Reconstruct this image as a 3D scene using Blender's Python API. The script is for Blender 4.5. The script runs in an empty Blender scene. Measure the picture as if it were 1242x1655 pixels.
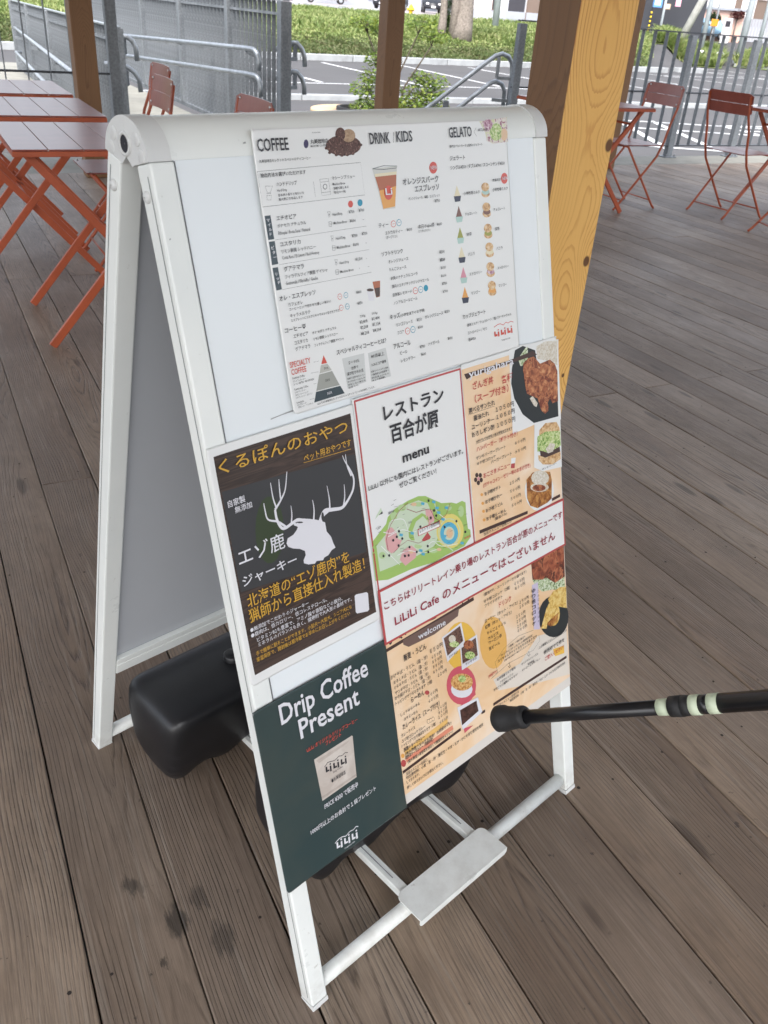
import bpy, bmesh, math, random
from mathutils import Vector, Matrix, Euler, noise
random.seed(7)
PI = math.pi
SC = bpy.context.scene
COL = SC.collection

# ------------------------------------------------------------------ camera, light, exposure
cam_d = bpy.data.cameras.new('camera')
cam = bpy.data.objects.new('camera', cam_d); COL.objects.link(cam)
cam_d.sensor_fit = 'VERTICAL'; cam_d.sensor_height = 36.0; cam_d.lens = 29.70
cam_d.clip_start = 0.02; cam_d.clip_end = 2000
CR = Vector((0.88956848, -0.45205478, 0.06568405)); CU = Vector((0.18325322, 0.48486932, 0.8551725)); CF = Vector((0.41843299, 0.7486977, -0.51416496))
CP = Vector((0, 0, 1.2188))
mw = Matrix((CR, CU, -CF)).transposed().to_4x4(); mw.translation = CP
cam.matrix_world = mw
SC.camera = cam
cam_d.dof.use_dof = True; cam_d.dof.focus_distance = 1.35; cam_d.dof.aperture_fstop = 16.0

SUN_EL, SUN_AZ = math.radians(52), math.radians(215)
w = bpy.data.worlds.new('World'); SC.world = w; w.use_nodes = True
wn = w.node_tree.nodes; wl = w.node_tree.links
sky = wn.new('ShaderNodeTexSky'); sky.sky_type = 'NISHITA'; sky.sun_disc = False
sky.sun_elevation = SUN_EL; sky.sun_rotation = SUN_AZ; sky.air_density = 1.0; sky.dust_density = 4.0; sky.ozone_density = 1.0
bg = wn['Background']; bg.inputs[1].default_value = 0.13
# overcast: most of the colour is taken out of the sky
hs = wn.new('ShaderNodeHueSaturation'); hs.inputs['Saturation'].default_value = 0.45
wl.new(sky.outputs[0], hs.inputs['Color']); wl.new(hs.outputs[0], bg.inputs[0])
sl = bpy.data.lights.new('sun', 'SUN'); sl.energy = 0.6; sl.angle = math.radians(25); sl.color = (1, 0.96, 0.9)
sun = bpy.data.objects.new('sun', sl); COL.objects.link(sun)
sd = Vector((math.sin(SUN_AZ) * math.cos(SUN_EL), math.cos(SUN_AZ) * math.cos(SUN_EL), math.sin(SUN_EL)))
sun.rotation_euler = sd.to_track_quat('Z', 'Y').to_euler()
SC.view_settings.view_transform = 'Standard'; SC.view_settings.look = 'None'
SC.view_settings.exposure = 2.08; SC.view_settings.gamma = 1.0; SC.view_settings.use_curve_mapping = False
SC.cycles.max_bounces = 6; SC.cycles.diffuse_bounces = 4; SC.cycles.use_denoising = True

# ------------------------------------------------------------------ materials
class NT:
    def __init__(s, name):
        s.m = bpy.data.materials.new(name); s.m.use_nodes = True
        s.t = s.m.node_tree; s.n = s.t.nodes; s.b = s.n['Principled BSDF']
    def node(s, ty, **kw):
        n = s.n.new(ty)
        for k, v in kw.items():
            if k.startswith('i_'):
                key = k[2:]; n.inputs[int(key) if key.isdigit() else key.replace('_', ' ')].default_value = v
            else: setattr(n, k, v)
        return n
    def link(s, a, b): s.t.links.new(a, b)
    def math(s, op, a, b=None):
        n = s.n.new('ShaderNodeMath'); n.operation = op
        for i, v in enumerate((a, b)):
            if v is None: continue
            if isinstance(v, (int, float)): n.inputs[i].default_value = v
            else: s.link(v, n.inputs[i])
        return n.outputs[0]
    def ramp(s, fac, stops):
        n = s.n.new('ShaderNodeValToRGB'); e = n.color_ramp.elements
        while len(e) < len(stops): e.new(0.5)
        for i, (p, c) in enumerate(stops):
            e[i].position = p; e[i].color = (*c, 1) if len(c) == 3 else c
        s.link(fac, n.inputs[0]); return n.outputs[0]
    def mix(s, fac, a, b, mode='MIX'):
        n = s.n.new('ShaderNodeMix'); n.data_type = 'RGBA'; n.blend_type = mode
        for sock, v in ((n.inputs[0], fac), (n.inputs[6], a), (n.inputs[7], b)):
            if isinstance(v, (int, float)): sock.default_value = v
            elif isinstance(v, tuple): sock.default_value = (*v, 1)
            else: s.link(v, sock)
        return n.outputs[2]
    def noise(s, vec, scale, detail=4, rough=0.5, dist=0.0):
        n = s.node('ShaderNodeTexNoise'); n.inputs['Scale'].default_value = scale; n.inputs['Detail'].default_value = detail
        n.inputs['Roughness'].default_value = rough; n.inputs['Distortion'].default_value = dist
        if vec is not None: s.link(vec, n.inputs['Vector'])
        return n.outputs[0]
    def mapping(s, vec, scale=(1, 1, 1), loc=(0, 0, 0)):
        n = s.node('ShaderNodeMapping'); n.inputs['Scale'].default_value = scale; n.inputs['Location'].default_value = loc
        s.link(vec, n.inputs[0]); return n.outputs[0]
    def obj(s): return s.node('ShaderNodeTexCoord').outputs['Object']
    def bump(s, h, strength, dist=0.01):
        n = s.node('ShaderNodeBump'); n.inputs['Strength'].default_value = strength; n.inputs['Distance'].default_value = dist
        s.link(h, n.inputs['Height']); s.link(n.outputs[0], s.b.inputs['Normal'])
    def set(s, **kw):
        for k, v in kw.items(): s.b.inputs[k.replace('_', ' ')].default_value = v

def plain(name, col, rough=0.5, metal=0.0, var=0.06, scale=12.0, bump=0.0, bscale=200.0, spec=0.5):
    t = NT(name); co = t.obj()
    f = t.noise(co, scale, 5, 0.6)
    a = tuple(max(0, c * (1 - var * 2)) for c in col); b = tuple(min(1, c * (1 + var)) for c in col)
    t.link(t.ramp(f, [(0.3, a), (0.7, b)]), t.b.inputs['Base Color'])
    t.set(Roughness=rough, Metallic=metal); t.b.inputs['Specular IOR Level'].default_value = spec
    if bump: t.bump(t.noise(co, bscale, 3, 0.5), bump, 0.002)
    return t.m

def speckle(name, cols, scale, rough=0.5, dist=0.0, detail=5):
    """patchy print of several colours"""
    t = NT(name); co = t.obj(); f = t.noise(co, scale, detail, 0.65, dist)
    n = len(cols); t.link(t.ramp(f, [(0.32 + 0.36 * i / (n - 1), c) for i, c in enumerate(cols)]), t.b.inputs['Base Color'])
    t.set(Roughness=rough); return t.m

def wood_deck():
    t = NT('weathered_deck_wood'); co = t.obj()
    rnd = t.node('ShaderNodeObjectInfo').outputs['Random']
    off = t.node('ShaderNodeCombineXYZ'); t.link(t.math('MULTIPLY', rnd, 37.0), off.inputs[0]); t.link(t.math('MULTIPLY', rnd, 91.0), off.inputs[1]); t.link(t.math('MULTIPLY', rnd, 13.0), off.inputs[2])
    add = t.node('ShaderNodeVectorMath', operation='ADD'); t.link(co, add.inputs[0]); t.link(off.outputs[0], add.inputs[1]); v = add.outputs[0]
    sep = t.node('ShaderNodeSeparateXYZ'); t.link(co, sep.inputs[0]); x = sep.outputs[0]; y = sep.outputs[1]
    # growth rings cut by a flat sawn face: distance from a pith that wanders along the board
    wob = t.noise(t.mapping(v, (1.2, 0.9, 1)), 1.0, 2, 0.5)
    wob2 = t.noise(t.mapping(v, (14, 2.2, 14)), 1.0, 3, 0.55)
    px = t.math('ADD', x, t.math('MULTIPLY', t.math('SUBTRACT', rnd, 0.5), 0.17))
    px = t.math('ADD', px, t.math('MULTIPLY', t.math('SUBTRACT', wob, 0.5), 0.10))
    dep = t.math('ADD', t.math('MULTIPLY', t.noise(t.mapping(v, (0.5, 0.8, 1)), 1.0, 2, 0.4), 0.11), 0.0)
    r = t.math('SQRT', t.math('ADD', t.math('MULTIPLY', px, px), t.math('MULTIPLY', dep, dep)))
    r = t.math('ADD', r, t.math('MULTIPLY', t.math('SUBTRACT', wob2, 0.5), 0.010))
    ph = t.math('MULTIPLY', r, 1000.0)
    ring = t.math('FRACT', t.math('DIVIDE', t.math('ADD', ph, t.math('MULTIPLY', t.noise(t.mapping(v, (60, 0.6, 20)), 1.0, 3, 0.5), 8.0)), 5.6))
    late = t.ramp(ring, [(0.0, (0, 0, 0)), (0.55, (0.10, 0.10, 0.10)), (0.86, (1, 1, 1)), (1.0, (0, 0, 0))])
    lsep = t.node('ShaderNodeRGBToBW'); t.link(late, lsep.inputs[0]); late = lsep.outputs[0]
    amp = t.noise(t.mapping(v, (5, 1.0, 5)), 1.0, 3, 0.5)
    brk = t.noise(t.mapping(v, (260, 22, 260)), 1.0, 3, 0.65)
    late = t.math('MULTIPLY', late, t.ramp(brk, [(0.34, (0.25,) * 3), (0.56, (1, 1, 1))]))
    late = t.math('MULTIPLY', late, t.ramp(amp, [(0.34, (0.12,) * 3), (0.6, (1, 1, 1))]))
    fib = t.noise(t.mapping(v, (420, 6, 420)), 1.0, 3, 0.6)
    base = t.ramp(t.noise(t.mapping(v, (3, 1.1, 3)), 1.0, 4, 0.6), [(0.28, (0.205, 0.146, 0.104)), (0.5, (0.290, 0.222, 0.166)), (0.75, (0.385, 0.308, 0.240))])
    tone = t.ramp(rnd, [(0.0, (0.80, 0.78, 0.78)), (0.5, (0.98, 0.97, 0.96)), (1.0, (1.16, 1.13, 1.09))])
    c = t.mix(1.0, base, tone, 'MULTIPLY')
    c = t.mix(t.math('MULTIPLY', late, 0.78), c, (0.046, 0.029, 0.020))
    c = t.mix(t.math('MULTIPLY', t.ramp(fib, [(0.42, (0, 0, 0)), (0.66, (1, 1, 1))]), 0.32), c, (0.060, 0.044, 0.034))
    mo = t.noise(t.mapping(v, (30, 12, 30)), 1.0, 5, 0.7)
    c = t.mix(t.math('MULTIPLY', t.ramp(mo, [(0.40, (0, 0, 0)), (0.70, (1, 1, 1))]), 0.30), c, (0.085, 0.062, 0.047))
    pale = t.noise(t.mapping(v, (90, 3.5, 90)), 1.0, 3, 0.6)
    c = t.mix(t.math('MULTIPLY', t.ramp(pale, [(0.56, (0, 0, 0)), (0.72, (1, 1, 1))]), 0.28), c, (0.42, 0.37, 0.31))
    # knots
    vo = t.node('ShaderNodeTexVoronoi'); vo.inputs['Scale'].default_value = 1.0; t.link(t.mapping(v, (9, 2.3, 3)), vo.inputs['Vector'])
    kn = t.ramp(vo.outputs['Distance'], [(0.0, (1, 1, 1)), (0.085, (0.8,) * 3), (0.13, (0, 0, 0))])
    c = t.mix(t.math('MULTIPLY', kn, 0.72), c, (0.040, 0.026, 0.018))
    # foot wear and grime lying across several boards (world space)
    g = t.node('ShaderNodeNewGeometry').outputs['Position']
    gr = t.noise(g, 1.3, 6, 0.62)
    c = t.mix(t.math('MULTIPLY', t.ramp(gr, [(0.45, (0, 0, 0)), (0.72, (1, 1, 1))]), 0.40), c, (0.130, 0.104, 0.086))
    sp = t.noise(g, 46, 3, 0.5)
    c = t.mix(t.math('MULTIPLY', t.ramp(sp, [(0.70, (0, 0, 0)), (0.76, (1, 1, 1))]), 0.6), c, (0.016, 0.012, 0.010))
    # wet stains
    for sx, sy, rr, ss in STAINS:
        d = t.node('ShaderNodeVectorMath', operation='DISTANCE'); d.inputs[1].default_value = (sx, sy, 0)
        d.inputs[1].default_value = (sx, sy * 0.55, 0); mp = t.mapping(g, (1, 0.55, 0)); t.link(mp, d.inputs[0])
        dd = t.math('ADD', d.outputs['Value'], t.math('MULTIPLY', t.math('SUBTRACT', t.noise(t.mapping(g, (1, 0.3, 1)), 110, 4, 0.65), 0.5), 0.035))
        f = t.ramp(t.math('DIVIDE', dd, rr * 1.7), [(0.28, (1, 1, 1)), (0.50, (0, 0, 0))])
        c = t.mix(t.math('MULTIPLY', f, ss * 0.9), c, (0.036, 0.031, 0.026))
    t.link(c, t.b.inputs['Base Color'])
    t.link(t.ramp(gr, [(0.3, (0.40,) * 3), (0.7, (0.58,) * 3)]), t.b.inputs['Roughness'])
    t.b.inputs['Specular IOR Level'].default_value = 0.42
    h = t.math('SUBTRACT', t.math('MULTIPLY', fib, 0.35), t.math('MULTIPLY', late, 0.8))
    t.bump(h, 0.75, 0.0018)
    return t.m

def wood_post(name, c1, c2, c3, ringmm, scale_len=0.6, contrast=0.8, knots=True, seed=0.0, gap=0.0):
    t = NT(name); co = t.obj(); v = t.mapping(co, (1, 1, 1), (seed, seed * 2, seed))
    sep = t.node('ShaderNodeSeparateXYZ'); t.link(co, sep.inputs[0]); x, y, z = sep.outputs
    wob = t.noise(t.mapping(v, (2.2, 2.2, 1.6)), 1.0, 2, 0.4); wob2 = t.noise(t.mapping(v, (16, 16, 3.0)), 1.0, 2, 0.5)
    px = t.math('ADD', x, t.math('MULTIPLY', t.math('SUBTRACT', wob, 0.5), 0.13)); px = t.math('ADD', px, -0.012)
    dep = t.math('MULTIPLY', t.noise(t.mapping(v, (0.5, 0.5, 2.3)), 1.0, 1, 0.4), 0.17)
    dep = t.math('ADD', dep, t.math('MULTIPLY', y, 0.4))
    r = t.math('SQRT', t.math('ADD', t.math('MULTIPLY', px, px), t.math('MULTIPLY', dep, dep)))
    r = t.math('ADD', r, t.math('MULTIPLY', t.math('SUBTRACT', wob2, 0.5), 0.0035))
    if knots:
        for kx, kz in ((0.068, 0.965), (0.064, 0.69), (0.058, 0.38), (-0.02, 1.75)):
            d = t.node('ShaderNodeVectorMath', operation='DISTANCE'); d.inputs[1].default_value = (kx, 0, kz * 0.6)
            t.link(t.mapping(co, (1, 0, 0.6)), d.inputs[0])
            g = t.math('POWER', 2.718, t.math('MULTIPLY', t.math('POWER', t.math('DIVIDE', d.outputs['Value'], 0.045), 2.0), -1.0))
            r = t.math('ADD', r, t.math('MULTIPLY', g, 0.034))
    irr = t.math('MULTIPLY', t.noise(t.mapping(v, (38, 38, 1.2)), 1.0, 3, 0.55), 1.6)
    ring = t.math('FRACT', t.math('ADD', t.math('DIVIDE', t.math('MULTIPLY', r, 1000.0), ringmm), irr))
    late = t.node('ShaderNodeRGBToBW'); t.link(t.ramp(ring, [(0.0, (0, 0, 0)), (0.62, (0.06,) * 3), (0.88, (1, 1, 1)), (0.97, (0.9,) * 3), (1.0, (0, 0, 0))]), late.inputs[0]); late = late.outputs[0]
    base = t.ramp(t.noise(t.mapping(v, (4, 4, 1)), 1.0, 3, 0.5), [(0.3, c1), (0.7, c2)])
    amp = t.ramp(t.noise(t.mapping(v, (9, 9, 1.5)), 1.0, 2, 0.5), [(0.35, (0.35,) * 3), (0.6, (1, 1, 1))])
    c = t.mix(t.math('MULTIPLY', t.math('MULTIPLY', late, contrast), amp), base, c3)
    fib = t.noise(t.mapping(v, (300, 300, 5)), 1.0, 3, 0.6)
    c = t.mix(t.math('MULTIPLY', fib, 0.25), c, c3)
    if knots:
        for kx, kz, kr in ((0.070, 0.965, 0.012), (0.067, 0.69, 0.011), (0.060, 0.38, 0.005), (-0.02, 1.75, 0.012)):
            d = t.node('ShaderNodeVectorMath', operation='DISTANCE'); d.inputs[1].default_value = (kx, 0, kz * 0.7)
            t.link(t.mapping(co, (1, 0, 0.7)), d.inputs[0])
            f = t.ramp(t.math('DIVIDE', d.outputs['Value'], kr * 2), [(0.36, (1, 1, 1)), (0.5, (0, 0, 0))])
            c = t.mix(f, c, (0.13, 0.055, 0.018))
    t.link(c, t.b.inputs['Base Color']); t.set(Roughness=0.55)
    t.bump(t.math('ADD', late, fib), 0.25, 0.001)
    return t.m

STAINS = [(0.144, 0.805, 0.022, 0.85), (0.186, 0.832, 0.017, 0.6), (0.199, 0.752, 0.024, 0.62), (0.092, 0.898, 0.013, 0.7), (0.108, 0.885, 0.012, 0.45), (0.112, 0.75, 0.008, 0.8)]
M = {}
M['deck'] = wood_deck()
M['pine'] = wood_post('pale_pine', (0.78, 0.45, 0.125), (0.85, 0.54, 0.175), (0.48, 0.19, 0.04), 7.4, contrast=0.8)
M['stained'] = wood_post('brown_stained_timber', (0.175, 0.083, 0.032), (0.235, 0.120, 0.050), (0.095, 0.042, 0.017), 8.0, contrast=0.6, knots=False, seed=3.1)
M['ceiling'] = plain('pale_ceiling_board', (0.80, 0.74, 0.64), 0.7)  # kept pale so the unseen roof underside bounces light onto the deck
M['grit'] = speckle('leaf_and_sand_crumbs', [(0.03, 0.022, 0.016), (0.10, 0.08, 0.06), (0.38, 0.34, 0.28)], 3.0, 0.9)
M['joist'] = plain('dark_joist', (0.05, 0.035, 0.025), 0.8)
def white_enamel():
    t = NT('white_enamel'); g = t.node('ShaderNodeNewGeometry').outputs['Position']; co = t.obj()
    c = t.ramp(t.noise(co, 6, 4, 0.6), [(0.3, (0.76, 0.79, 0.77)), (0.7, (0.83, 0.85, 0.82))])
    sp = t.ramp(t.noise(co, 95, 3, 0.6), [(0.69, (0, 0, 0)), (0.76, (1, 1, 1))])
    c = t.mix(t.math('MULTIPLY', sp, 0.45), c, (0.36, 0.34, 0.30))
    sz = t.node('ShaderNodeSeparateXYZ'); t.link(g, sz.inputs[0])
    low = t.math('MULTIPLY', t.ramp(sz.outputs[2], [(0.0, (1, 1, 1)), (0.09, (0, 0, 0))]), t.ramp(t.noise(co, 28, 5, 0.65), [(0.42, (0, 0, 0)), (0.7, (1, 1, 1))]))
    c = t.mix(t.math('MULTIPLY', low, 0.5), c, (0.32, 0.28, 0.23))
    t.link(c, t.b.inputs['Base Color']); t.link(t.ramp(t.noise(co, 18, 4, 0.6), [(0.3, (0.26,) * 3), (0.7, (0.42,) * 3)]), t.b.inputs['Roughness'])
    t.bump(t.noise(co, 260, 3, 0.5), 0.04, 0.001); return t.m
M['white'] = white_enamel()
M['whitecap'] = plain('white_plastic', (0.66, 0.67, 0.66), 0.42, var=0.02)
M['board'] = plain('white_board_panel', (0.80, 0.845, 0.865), 0.22, var=0.012, scale=2)
M['boardback'] = plain('grey_back_board', (0.47, 0.49, 0.52), 0.6, var=0.02, scale=3)
M['screw'] = plain('screw_steel', (0.55, 0.55, 0.55), 0.35, 0.8)
M['scuff'] = plain('grey_scuff', (0.35, 0.36, 0.36), 0.7)
M['screwdark'] = plain('rusty_dark_screw', (0.035, 0.026, 0.02), 0.8)
M['hole'] = plain('dark_bore', (0.012, 0.012, 0.02), 0.6)
M['gap'] = plain('grey_seam', (0.22, 0.23, 0.24), 0.7)
M['blackplastic'] = plain('black_moulded_plastic', (0.012, 0.012, 0.014), 0.40, var=0.1, bump=0.12, bscale=500)
M['rubber'] = plain('black_rubber', (0.014, 0.014, 0.015), 0.65, var=0.1, bump=0.15, bscale=600)
M['blackpaint'] = plain('black_anodised_tube', (0.010, 0.010, 0.012), 0.30, 0.0)
M['glowband'] = plain('pale_green_band', (0.60, 0.68, 0.50), 0.5)
def red_metal():
    t = NT('brick_red_powder_coat'); co = t.obj(); f = t.noise(co, 9, 5, 0.6)
    t.link(t.ramp(f, [(0.3, (0.225, 0.058, 0.043)), (0.7, (0.29, 0.080, 0.058))]), t.b.inputs['Base Color']); t.set(Roughness=0.34); t.b.inputs['Coat Weight'].default_value = 0.14; t.b.inputs['Coat Roughness'].default_value = 0.22
    t.bump(t.noise(co, 700, 2, 0.5), 0.05, 0.001); return t.m
M['red'] = red_metal()
M['leg'] = plain('orange_red_powder_coat', (0.40, 0.082, 0.030), 0.42, var=0.08)
def galv():
    t = NT('galvanised_steel'); co = t.obj()
    v = t.node('ShaderNodeTexVoronoi'); v.inputs['Scale'].default_value = 60; t.link(co, v.inputs['Vector'])
    f = t.math('ADD', t.math('MULTIPLY', t.noise(t.mapping(co, (8, 8, 1.5)), 1.0, 5, 0.65), 0.8), t.math('MULTIPLY', v.outputs['Distance'], 0.25))
    t.link(t.ramp(f, [(0.35, (0.12, 0.133, 0.146)), (0.6, (0.20, 0.218, 0.236)), (0.8, (0.29, 0.31, 0.33))]), t.b.inputs['Base Color'])
    t.set(Roughness=0.52, Metallic=0.25); return t.m
M['galv'] = galv()
M['rail'] = plain('galvanised_pipe', (0.36, 0.39, 0.42), 0.36, 0.55, var=0.15, scale=14)
M['darkmetal'] = plain('dark_grey_rail', (0.055, 0.06, 0.07), 0.45, 0.3)
M['concrete'] = plain('pale_concrete', (0.25, 0.245, 0.215), 0.9, var=0.10, scale=5, bump=0.2, bscale=90)
M['kerb'] = plain('kerb_concrete', (0.31, 0.325, 0.335), 0.9, var=0.10, scale=3, bump=0.2, bscale=90)
def asphalt():
    t = NT('grey_asphalt'); co = t.obj()
    a = t.noise(co, 0.35, 5, 0.6); b = t.noise(co, 55, 3, 0.7)
    f = t.math('ADD', t.math('MULTIPLY', a, 0.6), t.math('MULTIPLY', b, 0.4))
    t.link(t.ramp(f, [(0.3, (0.052, 0.051, 0.053)), (0.7, (0.084, 0.082, 0.084))]), t.b.inputs['Base Color']); t.set(Roughness=0.9)
    t.bump(b, 0.3, 0.004); return t.m
M['asphalt'] = asphalt()
M['line'] = plain('white_road_paint', (0.62, 0.63, 0.64), 0.8, var=0.12, scale=9)
M['soil'] = speckle('rough_grass_soil', [(0.10, 0.15, 0.035), (0.14, 0.19, 0.05), (0.19, 0.22, 0.08)], 1.6, 0.9)
M['pinkroad'] = plain('pale_pink_paving', (0.34, 0.30, 0.31), 0.9, var=0.08, scale=2)
def leafmat(name, cols, sc=3.0):
    t = NT(name); g = t.node('ShaderNodeNewGeometry'); f = t.noise(g.outputs['Position'], sc, 4, 0.7)
    f2 = t.math('ADD', t.math('MULTIPLY', f, 0.6), t.math('MULTIPLY', g.outputs['Random Per Island'], 0.4))
    t.link(t.ramp(f2, [(0.25 + 0.45 * i / (len(cols) - 1), c) for i, c in enumerate(cols)]), t.b.inputs['Base Color'])
    t.set(Roughness=0.6); t.b.inputs['Transmission Weight'].default_value = 0.0
    tr = t.node('ShaderNodeBsdfTranslucent'); t.link(t.b.inputs['Base Color'].links[0].from_socket, tr.inputs[0])
    mx = t.node('ShaderNodeMixShader'); mx.inputs[0].default_value = 0.35
    out = t.n['Material Output']; t.link(t.b.outputs[0], mx.inputs[1]); t.link(tr.outputs[0], mx.inputs[2]); t.link(mx.outputs[0], out.inputs[0]); return t.m
M['weed'] = leafmat('tall_weed_leaves', [(0.11, 0.17, 0.045), (0.17, 0.235, 0.07), (0.24, 0.295, 0.095), (0.34, 0.36, 0.16)], 0.45)
M['mown'] = leafmat('short_grass_leaves', [(0.07, 0.11, 0.03), (0.11, 0.15, 0.05), (0.17, 0.165, 0.08)], 0.8)
M['maple'] = leafmat('maple_leaves', [(0.07, 0.13, 0.025), (0.14, 0.22, 0.035), (0.27, 0.32, 0.06)], 5)
M['darkleaf'] = leafmat('dark_leaves', [(0.02, 0.05, 0.012), (0.045, 0.09, 0.02)], 2)
M['redleaf'] = leafmat('red_leaves', [(0.07, 0.018, 0.02), (0.13, 0.03, 0.03)], 2)
M['twig'] = plain('dark_twig', (0.075, 0.06, 0.045), 0.9)
M['bark'] = plain('grey_bark', (0.22, 0.19, 0.165), 0.9, var=0.25, scale=14, bump=0.8, bscale=30)
M['bench'] = plain('tan_bench_top', (0.55, 0.40, 0.24), 0.6)
def wallm(name, c, r=0.8): return plain(name, c, r, var=0.04, scale=0.8)
for k, c in dict(w_white=(0.68, 0.67, 0.70), w_grey=(0.30, 0.32, 0.36), w_dark=(0.030, 0.033, 0.042), w_pink=(0.62, 0.40, 0.33), w_win=(0.03, 0.03, 0.04), w_pinkgrey=(0.45, 0.40, 0.41), w_brown=(0.15, 0.11, 0.09), yellow_p=(0.75, 0.52, 0.03), black_p=(0.012, 0.012, 0.014), cartyre=(0.02, 0.02, 0.02), carblue=(0.22, 0.36, 0.50), carblack=(0.02, 0.022, 0.028), carwhite=(0.6, 0.6, 0.6), carglass=(0.03, 0.045, 0.05), orange_p=(0.80, 0.30, 0.03), bluesign=(0.10, 0.26, 0.60), pinksign=(0.75, 0.35, 0.45), tansign=(0.45, 0.33, 0.22)).items():
    M[k] = wallm(k.replace('w_', 'wall_'), c, 0.35 if k.startswith('car') else 0.75)
M['pole'] = plain('pale_grey_pole', (0.38, 0.42, 0.46), 0.55, var=0.06, scale=2)
M['polewood'] = plain('concrete_stay', (0.40, 0.40, 0.38), 0.9, var=0.12, scale=3)

# ------------------------------------------------------------------ mesh helpers
class MB:
    def __init__(s): s.v = []; s.f = []; s.sm = []
    def add(s, vs, fs, smooth=False):
        o = len(s.v); s.v += [tuple(p) for p in vs]; s.f += [tuple(i + o for i in f) for f in fs]; s.sm += [smooth] * len(fs); return s
    def box(s, x0, y0, z0, x1, y1, z1, c=0.0):
        if c <= 0:
            return s.add([(x0, y0, z0), (x1, y0, z0), (x1, y1, z0), (x0, y1, z0), (x0, y0, z1), (x1, y0, z1), (x1, y1, z1), (x0, y1, z1)],
                  [(0, 3, 2, 1), (4, 5, 6, 7), (0, 1, 5, 4), (1, 2, 6, 5), (2, 3, 7, 6), (3, 0, 4, 7)])
        bm = bmesh.new(); r = bmesh.ops.create_cube(bm, size=1)
        for p in bm.verts: p.co = Vector(((x0 + x1) / 2 + p.co.x * (x1 - x0), (y0 + y1) / 2 + p.co.y * (y1 - y0), (z0 + z1) / 2 + p.co.z * (z1 - z0)))
        bmesh.ops.bevel(bm, geom=bm.edges[:], offset=c, segments=2, affect='EDGES', profile=0.5)
        return s.frombm(bm)
    def frombm(s, bm, smooth=False):
        bm.verts.index_update(); s.add([p.co[:] for p in bm.verts], [[p.index for p in f.verts] for f in bm.faces], smooth); bm.free(); return s
    def tube(s, pts, r, n=10, caps=True, rs=None):
        pts = [Vector(p) for p in pts]; rings = []; prev = None
        for i, p in enumerate(pts):
            if i == 0: d = pts[1] - p
            elif i == len(pts) - 1: d = p - pts[i - 1]
            else: d = (pts[i + 1] - p).normalized() + (p - pts[i - 1]).normalized()
            d.normalize()
            if prev is None: a = d.orthogonal().normalized()
            else: a = (prev - d * prev.dot(d)).normalized()
            prev = a; b = d.cross(a); rr = rs[i] if rs else r
            rings.append([p + (a * math.cos(2 * PI * k / n) + b * math.sin(2 * PI * k / n)) * rr for k in range(n)])
        vs = [q for rg in rings for q in rg]; fs = []
        for i in range(len(pts) - 1):
            for k in range(n): fs.append((i * n + k, i * n + (k + 1) % n, (i + 1) * n + (k + 1) % n, (i + 1) * n + k))
        s.add(vs, fs, True)
        if caps:
            o = len(s.v) - len(vs); s.f.append(tuple(o + k for k in reversed(range(n)))); s.f.append(tuple(o + (len(pts) - 1) * n + k for k in range(n))); s.sm += [False] * 2
        return s
    def bar(s, a, b, wx, wy, upv=(0, 0, 1), c=0.0):
        a, b = Vector(a), Vector(b); d = (b - a); L = d.length; d.normalize(); u = Vector(upv); x = d.cross(u)
        if x.length < 1e-4: x = d.orthogonal()
        x.normalize(); y = x.cross(d); t = MB().box(-wx / 2, -wy / 2, 0, wx / 2, wy / 2, L, c)
        return s.add([a + x * p[0] + y * p[1] + d * p[2] for p in t.v], t.f)
    def lathe(s, prof, n=20, axis=(0, 0, 1), org=(0, 0, 0)):
        ax = Vector(axis).normalized(); a = ax.orthogonal().normalized(); b = ax.cross(a); O = Vector(org); vs = []
        for r, h in prof:
            for k in range(n): vs.append(O + ax * h + (a * math.cos(2 * PI * k / n) + b * math.sin(2 * PI * k / n)) * r)
        fs = [(i * n + k, i * n + (k + 1) % n, (i + 1) * n + (k + 1) % n, (i + 1) * n + k) for i in range(len(prof) - 1) for k in range(n)]
        return s.add(vs, fs, True)
    def prism(s, poly, h0, h1, fn=lambda x, y, h: (x, y, h)):
        n = len(poly); vs = [fn(x, y, h0) for x, y in poly] + [fn(x, y, h1) for x, y in poly]
        return s.add(vs, [tuple(reversed(range(n))), tuple(range(n, 2 * n))] + [(k, (k + 1) % n, n + (k + 1) % n, n + k) for k in range(n)])
    def mesh(s, name, m, autosm=True):
        me = bpy.data.meshes.new(name); me.from_pydata(s.v, [], s.f); me.materials.append(m)
        bm = bmesh.new(); bm.from_mesh(me); bmesh.ops.recalc_face_normals(bm, faces=bm.faces[:]); bm.to_mesh(me); bm.free()
        me.polygons.foreach_set('use_smooth', s.sm); return me
    def build(s, name, m, parent=None, **kw):
        return link(name, s.mesh(name, m), parent, **kw)
def link(name, me, parent=None, label=None, cat=None, group=None, kind=None, loc=None):
    o = bpy.data.objects.new(name, me); COL.objects.link(o)
    if parent: o.parent = parent
    if loc: o.location = loc
    return tag(o, label, cat, group, kind)
def tag(o, label=None, cat=None, group=None, kind=None):
    for k, v in (('label', label), ('category', cat), ('group', group), ('kind', kind)):
        if v: o[k] = v
    return o
def empty(name, loc=(0, 0, 0), rz=0.0, **kw):
    o = bpy.data.objects.new(name, None); COL.objects.link(o); o.location = loc; o.rotation_euler = (0, 0, rz); o.empty_display_size = 0.1
    return tag(o, **kw)
def copy_tree(o, parent=None):
    c = o.copy(); COL.objects.link(c); c.parent = parent
    for ch in list(o.children): copy_tree(ch, c)
    return c
def arc(c, r, a0, a1, n, fn):
    return [fn(c[0] + r * math.cos(a0 + (a1 - a0) * i / n), c[1] + r * math.sin(a0 + (a1 - a0) * i / n)) for i in range(n + 1)]

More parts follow.
